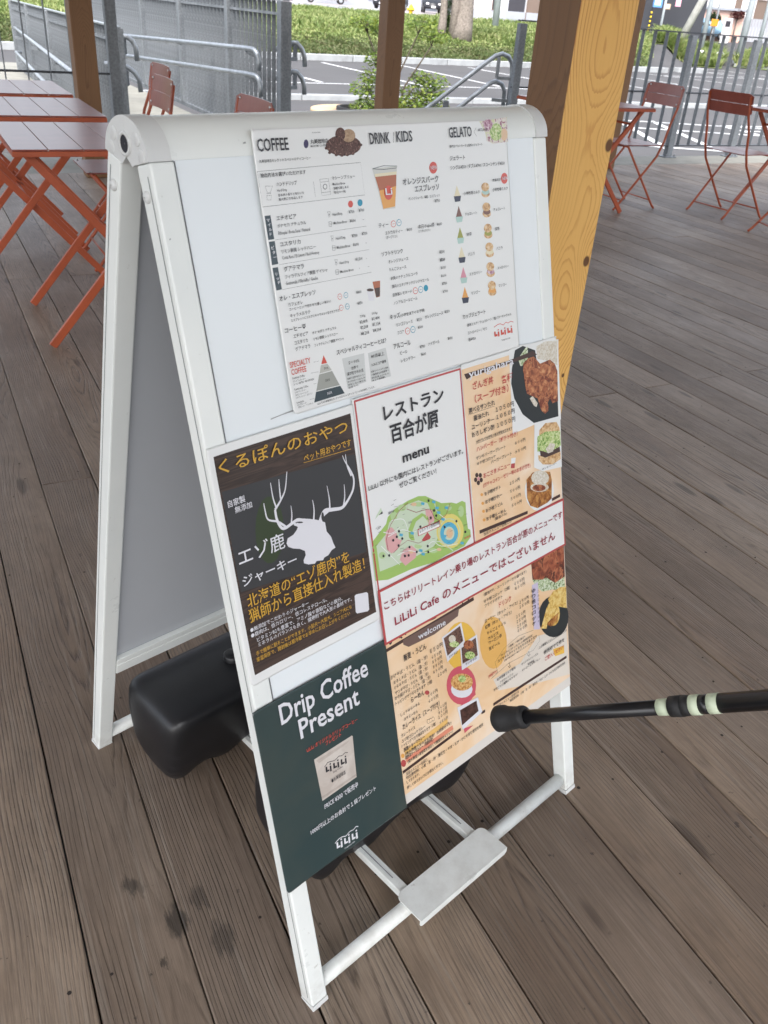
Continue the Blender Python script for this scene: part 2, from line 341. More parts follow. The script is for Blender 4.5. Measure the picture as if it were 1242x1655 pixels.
# printed matter on the sheets, measured in board millimetres (u to the right, v up the leg)
TEXTS = [
('cafe','ink','COFFEE',123.5,1115.5,41.6,12.1,2),
('cafe','ink','丸美珈琲店',195.5,1119.6,25.3,4.4,1),
('cafe','ink','MARUMI COFFEE',194.9,1116.6,23.1,2,0),
('cafe','ink','Produced by',199.8,1130.5,11.2,1.3,0),
('cafe','ink','丸美珈琲店セレクトのスペシャルティコーヒー',123.3,1104.2,69.4,2.9,0),
('cafe','ink','抽出方法お選びいただけます',122.5,1089.8,60.8,4,1),
('cafe','ink','ハンドドリップ',141.6,1079.7,27.4,4.2,0),
('cafe','ink','Hand Drip',141.1,1074.7,13.2,2.6,0),
('cafe','ink','豆本来の香りと味わいを',141.6,1069.6,35.4,2.6,0),
('cafe','ink','最大限に引き出します',141.5,1065.3,32.9,2.6,0),
('cafe','ink','マシーンブリュー',218.9,1081.2,34.5,3.6,0),
('cafe','ink','Machine Brew',219,1075.6,18.5,2.7,0),
('cafe','ink','気軽に楽しめる',219.5,1070.9,22.6,2.7,0),
('cafe','ink','毎日の一杯',219.6,1066.5,17.2,2.8,0),
('cafe','ink','エチオピア',135,1045.5,26.8,4.7,1),
('cafe','ink','ボナセカ ナチュラル',134.7,1038.2,39.3,3.7,0),
('cafe','ink','Ethiopia / Bona Seca / Natural',134.5,1031.1,43.7,3.6,0),
('cafe','ink','Hand Drip',213.4,1043.5,14.5,3,0),
('cafe','ink','¥700',237.9,1043.6,8.5,3.6,0),
('cafe','ink','¥700',253.2,1044,8.6,3.6,0),
('cafe','ink','Machine Brew',213.1,1034.2,20.4,3,0),
('cafe','ink','¥600',237.6,1033.8,9.1,3.6,0),
('cafe','ink','–',257.6,1034.4,2.6,2.4,0),
('cafe','ink','コスタリカ',134.6,1018.5,28.1,4.7,1),
('cafe','ink','リモン農園 レッドハニー',135.2,1011.3,47.5,3.8,0),
('cafe','ink','Costa Rica / El Limon / Red Honney',134.6,1005.2,52,3.6,0),
('cafe','ink','Hand Drip',213.4,1017.3,14.6,3.1,0),
('cafe','ink','¥700',238.1,1017.1,8.6,3.6,0),
('cafe','ink','¥700',253.7,1017.9,8.7,3.6,0),
('cafe','ink','Machine Brew',213.3,1007.3,20.4,3.1,0),
('cafe','ink','¥600',238.2,1007.2,8.9,3.7,0),
('cafe','ink','–',257.7,1008.1,2.6,2.5,0),
('cafe','ink','グアテマラ',135,992,27.6,5.1,1),
('cafe','ink','フィラデルフィア農園 ゲイシャ',135,984.3,60.2,3.9,0),
('cafe','ink','Guatemala / Filadelfia / Geisha',134.5,977.9,45.4,3.7,0),
('cafe','ink','Hand Drip',214.4,990.1,14.3,2.9,0),
('cafe','ink','¥1,500',239.1,990.7,11.2,3.4,0),
('cafe','ink','–',255.5,990.4,2.7,2.5,0),
('cafe','ink','Machine Brew',213.9,980.3,20.5,2.9,0),
('cafe','ink','–',242.7,981.1,2.6,2.5,0),
('cafe','ink','–',257.5,981,2.6,2.5,0),
('cafe','ink','オレ・エスプレッソ',123.1,961.8,50.6,5.5,1),
('cafe','ink','カフェオレ',133.5,954.4,20.5,4,0),
('cafe','ink','コーヒーと1:1で合わせた優しい味わい',133.9,949.7,60.6,3.1,0),
('cafe','ink','キャラメルラテ',134,942.2,28.6,4,0),
('cafe','ink','エスプレッソにミルクにキャラメルの甘さをプラス',134.2,937.5,71.1,2.9,0),
('cafe','ink','¥800',234.2,953.4,8.3,3.5,0),
('cafe','ink','¥850',234.2,940.6,7.9,3.5,0),
('cafe','ink','コーヒー豆',123.6,926.7,30.2,5.2,1),
('cafe','ink','エチオピア',134.3,919.1,21.1,4.3,0),
('cafe','ink','ボナ セダカ ナチュラル',161.2,918.6,36.1,3.2,0),
('cafe','ink','コスタリカ',134.3,911.6,19.1,4.3,0),
('cafe','ink','リモン農園 レッドハニー',161.5,911.5,36.8,3.2,0),
('cafe','ink','グアテマラ',134.2,904.5,21.5,4.4,0),
('cafe','ink','フィラデルフィア農園 ゲイシャ',161.8,904.2,44.6,3.2,0),
('cafe','ink','200g',236.1,925.6,8,2.8,0),
('cafe','ink','100g',255.4,925.7,8.5,2.8,0),
('cafe','ink','¥2,808',234,918.2,12.4,3.8,0),
('cafe','ink','¥1,404',253.7,918.7,12.8,3.9,0),
('cafe','ink','¥2,268',234.1,911.6,12.2,3.8,0),
('cafe','ink','¥1,134',253.5,911.7,13.1,3.9,0),
('cafe','ink','¥8,208',234,904.3,12.9,3.9,0),
('cafe','ink','¥4,104',253.6,904.5,13,3.9,0),
('cafe','ink','スペシャルティコーヒーとは？',192.9,888.3,80.4,5.8,1),
('cafe','red','SPECIALTY',123.2,887.9,29.9,6.3,1),
('cafe','red','COFFEE',123.7,879.6,21.8,6.3,1),
('cafe','ink','70%',171,875.8,6.6,2.5,0),
('cafe','ink','50%',171,861.6,6.7,2.8,0),
('cafe','white','35%',170.7,846.1,7.6,2.8,1),
('cafe','ink','Premium Coffee',123.8,874.5,18,2.5,0),
('cafe','ink','プレミアムコーヒー',123.9,870.9,18.3,2,0),
('cafe','ink','コーヒー専門店・輸入食料品店',123.7,867.5,30.9,2,0),
('cafe','ink','Commodity Coffee',123.7,861.5,20.8,2.5,0),
('cafe','ink','コモディティコーヒー',123.9,858.2,16.8,1.9,0),
('cafe','ink','大手コーヒーショップ',124.1,855,19.2,2,0),
('cafe','ink','レギュラーコーヒー・缶コーヒー',124.1,851.9,25.2,2,0),
('cafe','ink','Low grade',124.3,846.2,10.6,2.5,0),
('cafe','ink','ローグレード',124.7,843.2,13.2,2,0),
('cafe','ink','安価コーヒー・インスタント',125.3,840.5,22.7,2,0),
('cafe','ink','5〜10%',209.3,873.6,16.8,4.4,0),
('cafe','ink','世界で',212.2,867,11.2,3.3,0),
('cafe','ink','選び抜かれた豆',204.8,861.2,26.1,3.6,0),
('cafe','ink','世界中で生産されるコーヒー',204.3,856.3,28.1,2.1,0),
('cafe','ink','わずか5〜10%しか',204.2,852.6,28,2.1,0),
('cafe','ink','存在しない希少な',204.1,849,28.3,2.1,0),
('cafe','ink','生豆です。',204.2,845.6,16.9,2.1,0),
('cafe','ink','80点以上',245.6,874,21.8,4.5,0),
('cafe','ink','SCAスコア基準',244.6,864.4,24.5,3.4,0),
('cafe','ink','米国スペシャルティ協会',242.5,856.9,28.8,2.1,0),
('cafe','ink','の国際的な評価基準で',242.6,853.1,28.9,2.1,0),
('cafe','ink','80点以上のもの',242.6,849.4,28.9,2.1,0),
('cafe','ink','以上の高品質。',242.8,846.1,22.5,2.2,0),
('cafe','ink','LiLiLiでは丸美珈琲店セレクトのスペシャルティコーヒーのみを使用しています。',154.1,837.5,91.7,2.5,0),
('cafe','ink','DRINK',282.1,1116,32.6,11.9,2),
('cafe','ink','KIDS',325,1116.6,27.2,11.6,2),
('cafe','ink','GELATO',416.9,1118,42.2,11.7,2),
('cafe','ink','ARTLARCE',471.1,1123.4,19.2,3.2,0),
('cafe','ink','専門店アルトラーチェ監修のジェラート',416.1,1106,62.3,2.9,0),
('cafe','ink','ジェラート',414.6,1090.9,28.6,5.2,1),
('cafe','ink','シングル¥550 / ダブル¥700 / スコーンサンド¥550',414.4,1080.1,106.8,4.7,0),
('cafe','ink','オレンジスパーク',328.7,1067.6,62.2,7.3,1),
('cafe','ink','エスプレッソ',347.6,1058.3,43.3,7.2,1),
('cafe','ink','オレンジジュース、炭酸、エスプレッソ',335.3,1050.2,55.2,3.2,0),
('cafe','ink','¥750',380.6,1044,9.6,3.8,0),
('cafe','ink','ティー',282,1023.3,16,5,1),
('cafe','ink','エシカルティー',291.4,1014.4,29,4,0),
('cafe','ink','（ダージリン）',291.7,1009.3,18.8,3.4,0),
('cafe','ink','¥600',327.3,1015,9.3,3.5,0),
('cafe','ink','本日のlabel茶',347.6,1015.4,28.9,4.7,0),
('cafe','ink','（シングルオリジン）',347,1011,21,3,0),
('cafe','ink','¥600',380.7,1016,9.6,3.6,0),
('cafe','ink','ソフトドリンク',281.9,990.2,35.3,5.1,1),
('cafe','ink','オレンジジュース',291.5,980.9,33.6,4,0),
('cafe','ink','¥500',380.7,981.9,9.8,4,0),
('cafe','ink','¥500',381,971.8,8.9,4,0),
('cafe','ink','小林牧場ミルク',435.6,1048.2,31.3,3.9,0),
('cafe','ink','（数量限定）',493.4,1060.9,18,3.1,0),
('cafe','ink','小林牧場ミルク',492.9,1048.5,31.7,4,0),
('cafe','ink','チョコレート',435.2,1023,23.3,3.7,0),
('cafe','ink','チョコレート',492.5,1023.6,23.7,3.8,0),
('cafe','ink','抹茶',435.1,997.6,10.3,4,0),
('cafe','ink','抹茶',492.6,998.4,9.7,4.2,0),
('cafe','ink','バニラ',435.2,972.2,13.4,4.1,0),
('cafe','ink','バニラ',493.1,972.9,13.2,4.2,0),
('cafe','white','NEW',379.1,1082.7,11.6,4.3,1),
('cafe','white','NEW',514.6,1061.6,12.1,4,1),
('cafe','white','Li',298.4,1059.3,11.3,7.6,2),
('cafe','ink','りんごジュース',291.6,971.6,28.8,3.8,0),
('cafe','ink','¥500',380.5,972.5,9.8,3.7,0),
('cafe','ink','太陽のナチュラルコーラ',292.1,961.1,46.3,3.8,0),
('cafe','ink','¥600',380.8,962.4,9.6,3.7,0),
('cafe','ink','満月のエキゾチックジンジャエール',292.7,951.3,64.9,3.8,0),
('cafe','ink','¥600',380.2,952.4,9.8,3.7,0),
('cafe','ink','自家製レモネード',292.6,941.1,33.1,3.8,0),
('cafe','ink','¥700',380.7,942.4,9.5,3.7,0),
('cafe','ink','ノンアルコールビール',292.6,931.3,41.6,3.9,0),
('cafe','ink','¥700',381,932.4,9.5,3.7,0),
('cafe','ink','キッズ',283.8,914.5,17.2,5.9,1),
('cafe','ink','(小学生以下のお子様)',301.5,914.8,43.5,3.7,0),
('cafe','ink','リンゴジュース',292.8,904.3,28.8,4.2,0),
('cafe','ink','¥250',329.3,904.7,9.2,3.7,0),
('cafe','ink','オレンジジュース',344.4,905.3,33.6,4.3,0),
('cafe','ink','¥250',381.2,906.3,9.5,3.8,0),
('cafe','ink','ココア',293.5,894.5,11.2,4,0),
('cafe','ink','¥300',329.7,895.1,9.2,3.7,0),
('cafe','ink','アルコール',284.4,877.5,29.7,6.7,1),
('cafe','ink','ビール',294.2,868.9,12.7,4.3,0),
('cafe','ink','¥700',330.2,869.9,9.3,4.1,0),
('cafe','ink','ハイボール',345.7,870.1,21.2,4.5,0),
('cafe','ink','¥600',383.1,870.8,9.3,4.2,0),
('cafe','ink','レモンサワー',294.3,858.9,25.7,4.3,0),
('cafe','ink','¥600',330.9,860,8.8,4.1,0),
('cafe','ink','カップジェラート',415.3,892.9,45.9,5.5,1),
('cafe','ink','濃厚ミルク／チョコレート／塩バターキャラメル',422.7,881.5,93.3,3.6,0),
('cafe','ink','ストロベリー／モカ',422.7,870.7,38.9,4,0),
('cafe','ink','各¥420',422.8,861.7,14.9,4.3,0),
('cafe','ink','ストロベリー',435,946.8,25.3,3.9,0),
('cafe','ink','ストロベリー',492.8,947.3,23.6,3.9,0),
('cafe','ink','マンゴー',435.3,921.9,18.3,3.9,0),
('cafe','ink','マンゴー',492.5,923.5,17.4,4,0),
('cafe','ink','Yurigahara Cafe',490.8,849.9,19.3,2.1,0),
('deer','gold','くるぽんのおやつ',10.2,792.8,185.8,15.4,0),
('deer','gold','ペット用おやつです',123.8,775.5,74.2,8.3,1),
('deer','white','自家製',13.2,753.9,23,7.5,1),
('deer','white','無添加',20.7,745,22.9,6.8,1),
('deer','white','エゾ鹿',13.4,682,65.2,18.4,0),
('deer','white','ジャーキー',13.2,656.1,78.2,12.3,1),
('deer','gold','北海道の“エゾ鹿肉”を',14.2,628.6,156.9,15.1,0),
('deer','gold','猟師から直接仕入れ製造！',13.4,609.6,180.5,15.8,0),
('deer','white','●無添加でこだわりのジャーキー',11.6,598.1,86.8,5.4,0),
('deer','white','●鹿肉は、低カロリー、低コレステロール、',11.3,591.1,115.5,5.3,0),
('deer','white','ビタミンB2も豊富で、アミノ酸や亜鉛などの鉄分、',18.1,582.8,132.4,5.4,0),
('deer','white','ミネラルのバランスも良く、健康的で大人気の素材です。',18.4,575.9,146.7,5.4,0),
('deer','gold','手で簡単に割ることができます。小型犬～大型犬、シニア犬にも',13.5,565.7,149.9,5.4,0),
('deer','gold','常温保存で、開封後は要冷蔵でお早めにお召し上がりください',12.7,558,146.5,5.5,0),
('map','ink','レストラン',256.6,791.3,111.2,18.2,3),
('map','ink','百合が原',264.5,759.5,90,22.3,3),
('map','ink','menu',281,729.6,49.2,13,3),
('map','ink','LiLiLi 以外にも園内にはレストランがございます。',217.1,709.5,179.2,7.2,1),
('map','ink','ぜひご覧ください！',269.4,696.9,70.4,7.4,1),
('map','ink','百合が原公園',245.4,668.3,10.5,3.1,0),
('map','ink','レストラン百合が原',297.5,623.6,38.7,4.9,1),
('map','ink','ゲート受付所',220.6,655.2,9.3,2.5,0),
('map','ink','北口',278.1,643.6,6.6,2.6,0),
('map','red','駐車場',383.5,583,13.8,3.1,0),
('rice','white','yurigahara',420.2,812,96.4,10.1,2),
('rice','hred','ざんぎ丼',426.2,793.3,43.9,9.9,1),
('rice','hred','各種',487.2,788.5,25.7,10.6,1),
('rice','hred','（スープ付き）',428.7,774.3,73,10.3,1),
('rice','ink','選べるザンたれ',414.2,761.8,55.8,7.6,1),
('rice','ink','醤油たれ',423.2,749.7,32.7,7,1),
('rice','ink','１０５０円',470.9,750.5,40.5,7.2,1),
('rice','ink','ユーリンチー',417.4,738.1,48.7,7,1),
('rice','ink','１０５０円',471.1,739.5,41.3,7.1,1),
('rice','ink','おろしポン酢',416.6,727.1,49.2,7,1),
('rice','ink','１０５０円',471.2,727.1,41.4,7.2,1),
('rice','ink','※揚げたてを提供の為お時間を頂きます',424.6,716.8,80.5,3.9,1),
('rice','hred','ハンバーガー（ポテト付き）',423.7,704.2,92.5,6.8,1),
('rice','ink','ザンギバーガープレート',421.3,692.5,65.7,5,0),
('rice','ink','８００円',509.2,691,24.1,5.2,0),
('rice','ink','ゆり根コロッケ',422.2,684.3,41.7,4.7,0),
('rice','ink','バーガープレート',452.2,678,48,5.2,0),
('rice','ink','９５０円',508.8,677.6,24.8,5.2,0),
('rice','hred','おこさまメニュー',433.6,661.2,61.2,7.3,1),
('rice','hred','(ガチャコイン・ゼリー等のおまけ付き)',431.6,647.6,110.2,6.2,1),
('rice','ink','お子様ポテト',433.4,634.2,36.5,5.6,1),
('rice','ink','２５０円',491.1,633,23.5,5.4,0),
('rice','ink','お子様かれー',433.6,621.4,38.5,5.6,1),
('rice','ink','５００円',490.7,620.3,23.6,5.4,0),
('rice','ink','お子様うどん',433.5,607.9,38.6,5.6,1),
('rice','ink','５００円',491,608.3,23.7,5.4,0),
('rice','ink','お子様らーめん',433.2,594.9,45.4,5.6,1),
('rice','ink','５００円',492.3,596.9,23.7,5.5,0),
('rice','ink','(醤油のみ)',451.7,589.5,28.2,4.6,0),
('rice','ink','当店のメニュー全般には',424.8,574.1,64.4,5,0),
('rice','ink','ザンギバーガー',569.5,633.4,37.5,3.1,0),
('strip','dred','こちらはリリートレイン乗り場のレストラン百合が原のメニューです',216.9,539.6,396.8,11.6,1),
('strip','dred','LiLiLi Cafe のメニューではございません',232.2,509.1,360.6,14.7,1),
('noodle','white','welcome',273,469.6,55.9,8.8,2),
('noodle','ink','蕎麦・うどん',241.5,448.7,45.1,9.3,1),
('noodle','ink','かけそば・うどん（温・冷）',213.8,432.8,72.8,5.9,0),
('noodle','ink','６５０円',292.5,437.2,26.1,7.3,0),
('noodle','ink','おろしそば・うどん（温・冷）',218.2,423.3,67.1,5.5,0),
('noodle','ink','６５０円',294.7,427.1,19.8,5.7,0),
('noodle','ink','とろろそば・うどん（温・冷）',217.9,415,67,5.5,0),
('noodle','ink','８５０円',294.7,419.3,20.1,5.7,0),
('noodle','ink','ザンギそば・うどん（温・冷）',218.6,406.1,66.4,5.5,0),
('noodle','ink','８８０円',295.2,410.9,19.4,5.8,0),
('noodle','ink','かき揚げそば・うどん（温・冷）',216.9,398.4,71.1,5.6,0),
('noodle','ink','８９０円',294.6,402.5,20,5.7,0),
('noodle','ink','トッピングザンギもあります（1個）',216.7,390,74.1,5.6,0),
('noodle','ink','２２０円',303.1,393.2,18.7,5.9,0),
('noodle','ink','らーめん',245.7,379.1,27.2,8.5,1),
('noodle','ink','しょうゆらーめん',223.2,368.1,39,5.3,0),
('noodle','ink','６００円',279.3,370.4,19.9,5.8,0),
('noodle','ink','みそらーめん',228.1,357.8,28.3,5.3,0),
('noodle','ink','６００円',279.4,360.8,19.9,5.9,0),
('noodle','ink','カレーライス（スープ付き）',224.2,345.6,76.7,8.5,1),
('noodle','ink','カレーライス',219.5,334.9,27.8,5.3,0),
('noodle','ink','５６０円',296.4,339,18.4,5.9,0),
('noodle','ink','ユリ根コロッケカレー',219,325.9,48.2,5.3,0),
('noodle','ink','８６０円',296.9,331.9,17.9,5.9,0),
('noodle','ink','トッピングでお子様用あります（1個）',217.9,318.4,71,5.4,0),
('noodle','ink','１００円',295.4,324.7,19.9,6,0),
('noodle','ink','農園のキーマカレー',221,309.5,43,5.8,1),
('noodle','ink','６６０円',296.9,315.1,17.8,5.6,0),
('noodle','ink','（鶏大農園の玉ねぎを使用！自家製キーマ）',222.6,302.2,98.6,5,0),
('noodle','ink','黒野菜キーマカレー（季節限定）',221.7,295.9,58.6,5.5,1),
('noodle','ink','６００円',295.5,304.3,20,5.2,0),
('noodle','ink','（鶏大農園の夏野菜を使用して期間限定メニュー）',225.6,286.8,96.5,5,0),
('noodle','ink','当店のメニュー全般に、',219.9,269.1,45.5,5.5,0),
('noodle','ink','特定原材料：小麦・乳・卵・落花生・そば・えび・かにを含む食材を使用',219.4,262,169.5,5.5,0),
('noodle','ink','しております。',219.1,254.6,26.4,5.5,0),
('noodle','ink','詳しくはスタッフにお尋ねください。',218.8,245.4,76.1,5.6,0),
('noodle','ink','かけそば',329.4,412.5,18.6,4.2,0),
('noodle','ink','ザンギそば',362,384.1,25.4,4.3,0),
('noodle','ink','百合が原ざんぎ',408.6,487.8,70.2,9,1),
('noodle','ink','６６０円',485.6,488.8,35.6,7.9,1),
('noodle','ink','（醤油だれ・ユーリンチーから選べます）',415,478.4,102,4.9,0),
('noodle','ink','ゆり根コロッケ（2個）',414.5,467.1,61,5.3,0),
('noodle','ink','６００円',486.2,467.6,24.3,5.8,0),
('noodle','ink','フライドポテト',414.9,459.2,41.5,5.3,0),
('noodle','ink','４００円',486.7,459.2,24.9,5.9,0),
('noodle','hred','ドリンク',447.1,445.6,29.4,8.9,1),
('noodle','ink','コーヒー（ホット・アイス）',412.6,433.9,78.5,5.7,0),
('noodle','ink','２５０円',495.5,431.8,23.5,5.9,0),
('noodle','ink','紅茶（ホット・アイス）',412.2,423.6,63.1,5.7,0),
('noodle','ink','２５０円',495,423.3,24,6,0),
('noodle','ink','りんご１００％',416,412.1,44,5.7,0),
('noodle','ink','２５０円',485.5,410,22.6,5.9,0),
('noodle','ink','カルピス',416.7,402.3,24.1,5.7,0),
('noodle','ink','２５０円',485.8,401.1,22.8,6,0),
('noodle','ink','ウーロン茶',417.1,394.5,31.3,5.8,0),
('noodle','ink','２５０円',486.6,392.4,22.7,6,0),
('noodle','ink','生ビール',416.5,384.2,26,5.8,0),
('noodle','ink','６００円',486.9,384,23.8,6,0),
('noodle','ink','大募集！一緒に遊ぼう',461.7,368,42.7,3.4,0),
('noodle','ink','ランチにぴったりの期間限定',442.3,361.4,81.1,3.7,0),
('noodle','ink','ユリちゃんチケットおもちの方あります',434.2,354.5,100.1,4.9,1),
('noodle','ink','１枚で飲み物が一杯になりますのでどうぞ',449.1,349.3,76.2,3,0),
('noodle','ink','北海道産ミルク使用',428.6,323.7,46.6,4.5,0),
('noodle','ink','フラワーソフト',435,315.6,33.9,4.5,0),
('noodle','ink','お花ごとに種類になります！',419.7,309.3,60.1,4.2,0),
('noodle','ink','オリジナルジュースも',491.1,322.1,43.5,3.9,0),
('noodle','ink','百合根味',506.5,314.3,17.3,3.9,0),
('noodle','ink','マンゴー＆木苺ブルー',491.2,310.3,48.3,3.9,0),
('noodle','ink','この農園もくわしくみれる指定ＣＭ',538.3,331.4,75.3,3.9,1),
('noodle','ink','券売機で食券を',549.5,314.4,56.6,6.8,1),
('noodle','hred','ご購入ください！',552,301.5,52.3,6.8,1),
('noodle','ink','当店のメニュー全般には',425,276.7,55.4,4.7,0),
('noodle','ink','特定原材料：小麦・乳・卵・落花生・そば・えび・かにを含む食材を使用',456.2,270.2,149.3,4.7,0),
('noodle','hred','(HAPPY)',409.8,339,21,5.2,0),
('drip','white','Drip Coffee',29.9,461.1,145.3,27.9,2),
('drip','white','Present',54,427.3,100.2,27.5,2),
('drip','red','LiLiLi オリジナルドリップコーヒー',59.5,403.1,86.8,6,1),
('drip','red','プレゼント',89.4,396.2,26.9,6.1,1),
('drip','white','PRICE ¥300 で販売中',71.9,305.4,59.3,8.1,1),
('drip','white','1000円以上のお会計で１袋プレゼント',44.1,281.7,116.7,7.2,1),
('drip','white','Yurigahara Cafe',92.4,224.6,19.2,2.4,0),
('drip','ink','Drip Coffee',94.4,350,16.6,2.7,0),
('drip','ink','●丸美珈琲店',89.4,336.9,24.9,5.8,0),
('cafe','white','マ',122,1045.4,3.9,3.3,1),
('cafe','white','イ',122.4,1040.7,3.9,3.3,1),
('cafe','white','ル',122.7,1036,4,3.3,1),
('cafe','white','ド',123.1,1031.2,3.9,3.3,1),
('cafe','white','ビ',122.5,1017,4,3.4,1),
('cafe','white','タ',123,1012.1,4,3.4,1),
('cafe','white','ー',123.5,1007.1,4,3.4,1),
('cafe','white','リ',122.5,989.3,4,3.4,1),
('cafe','white','ッ',123.1,984.8,4,3.4,1),
('cafe','white','チ',123.7,980.3,4.1,3.4,1),
('noodle','ink','ゆ',527.2,437,9.7,7.1,1),
('noodle','ink','り',526.6,427.3,9.6,7.2,1),
('noodle','ink','根',526,417.7,9.7,7.1,1),
('noodle','ink','コ',525.4,407.9,9.7,7.2,1),
('noodle','ink','ロ',524.8,398.2,9.6,7.2,1),
('noodle','ink','ッ',524.2,388.4,9.7,7.2,1),
('noodle','ink','ケ',523.5,378.5,9.7,7.3,1),
('noodle','ink','こ',541.5,433,5.1,3.8,0),
('noodle','ink','の',541.2,425.5,5.1,3.8,0),
('noodle','ink','こ',540.9,417.9,5.1,3.8,0),
('noodle','ink','り',540.6,410.3,5.1,3.8,0),
('noodle','ink','ほ',540.3,402.6,5.1,3.9,0),
('noodle','ink','の',540,395,5.1,3.8,0),
('noodle','ink','ほ',539.7,387.3,5.1,3.8,0),
('noodle','ink','り',539.3,379.6,5.2,3.8,0),]
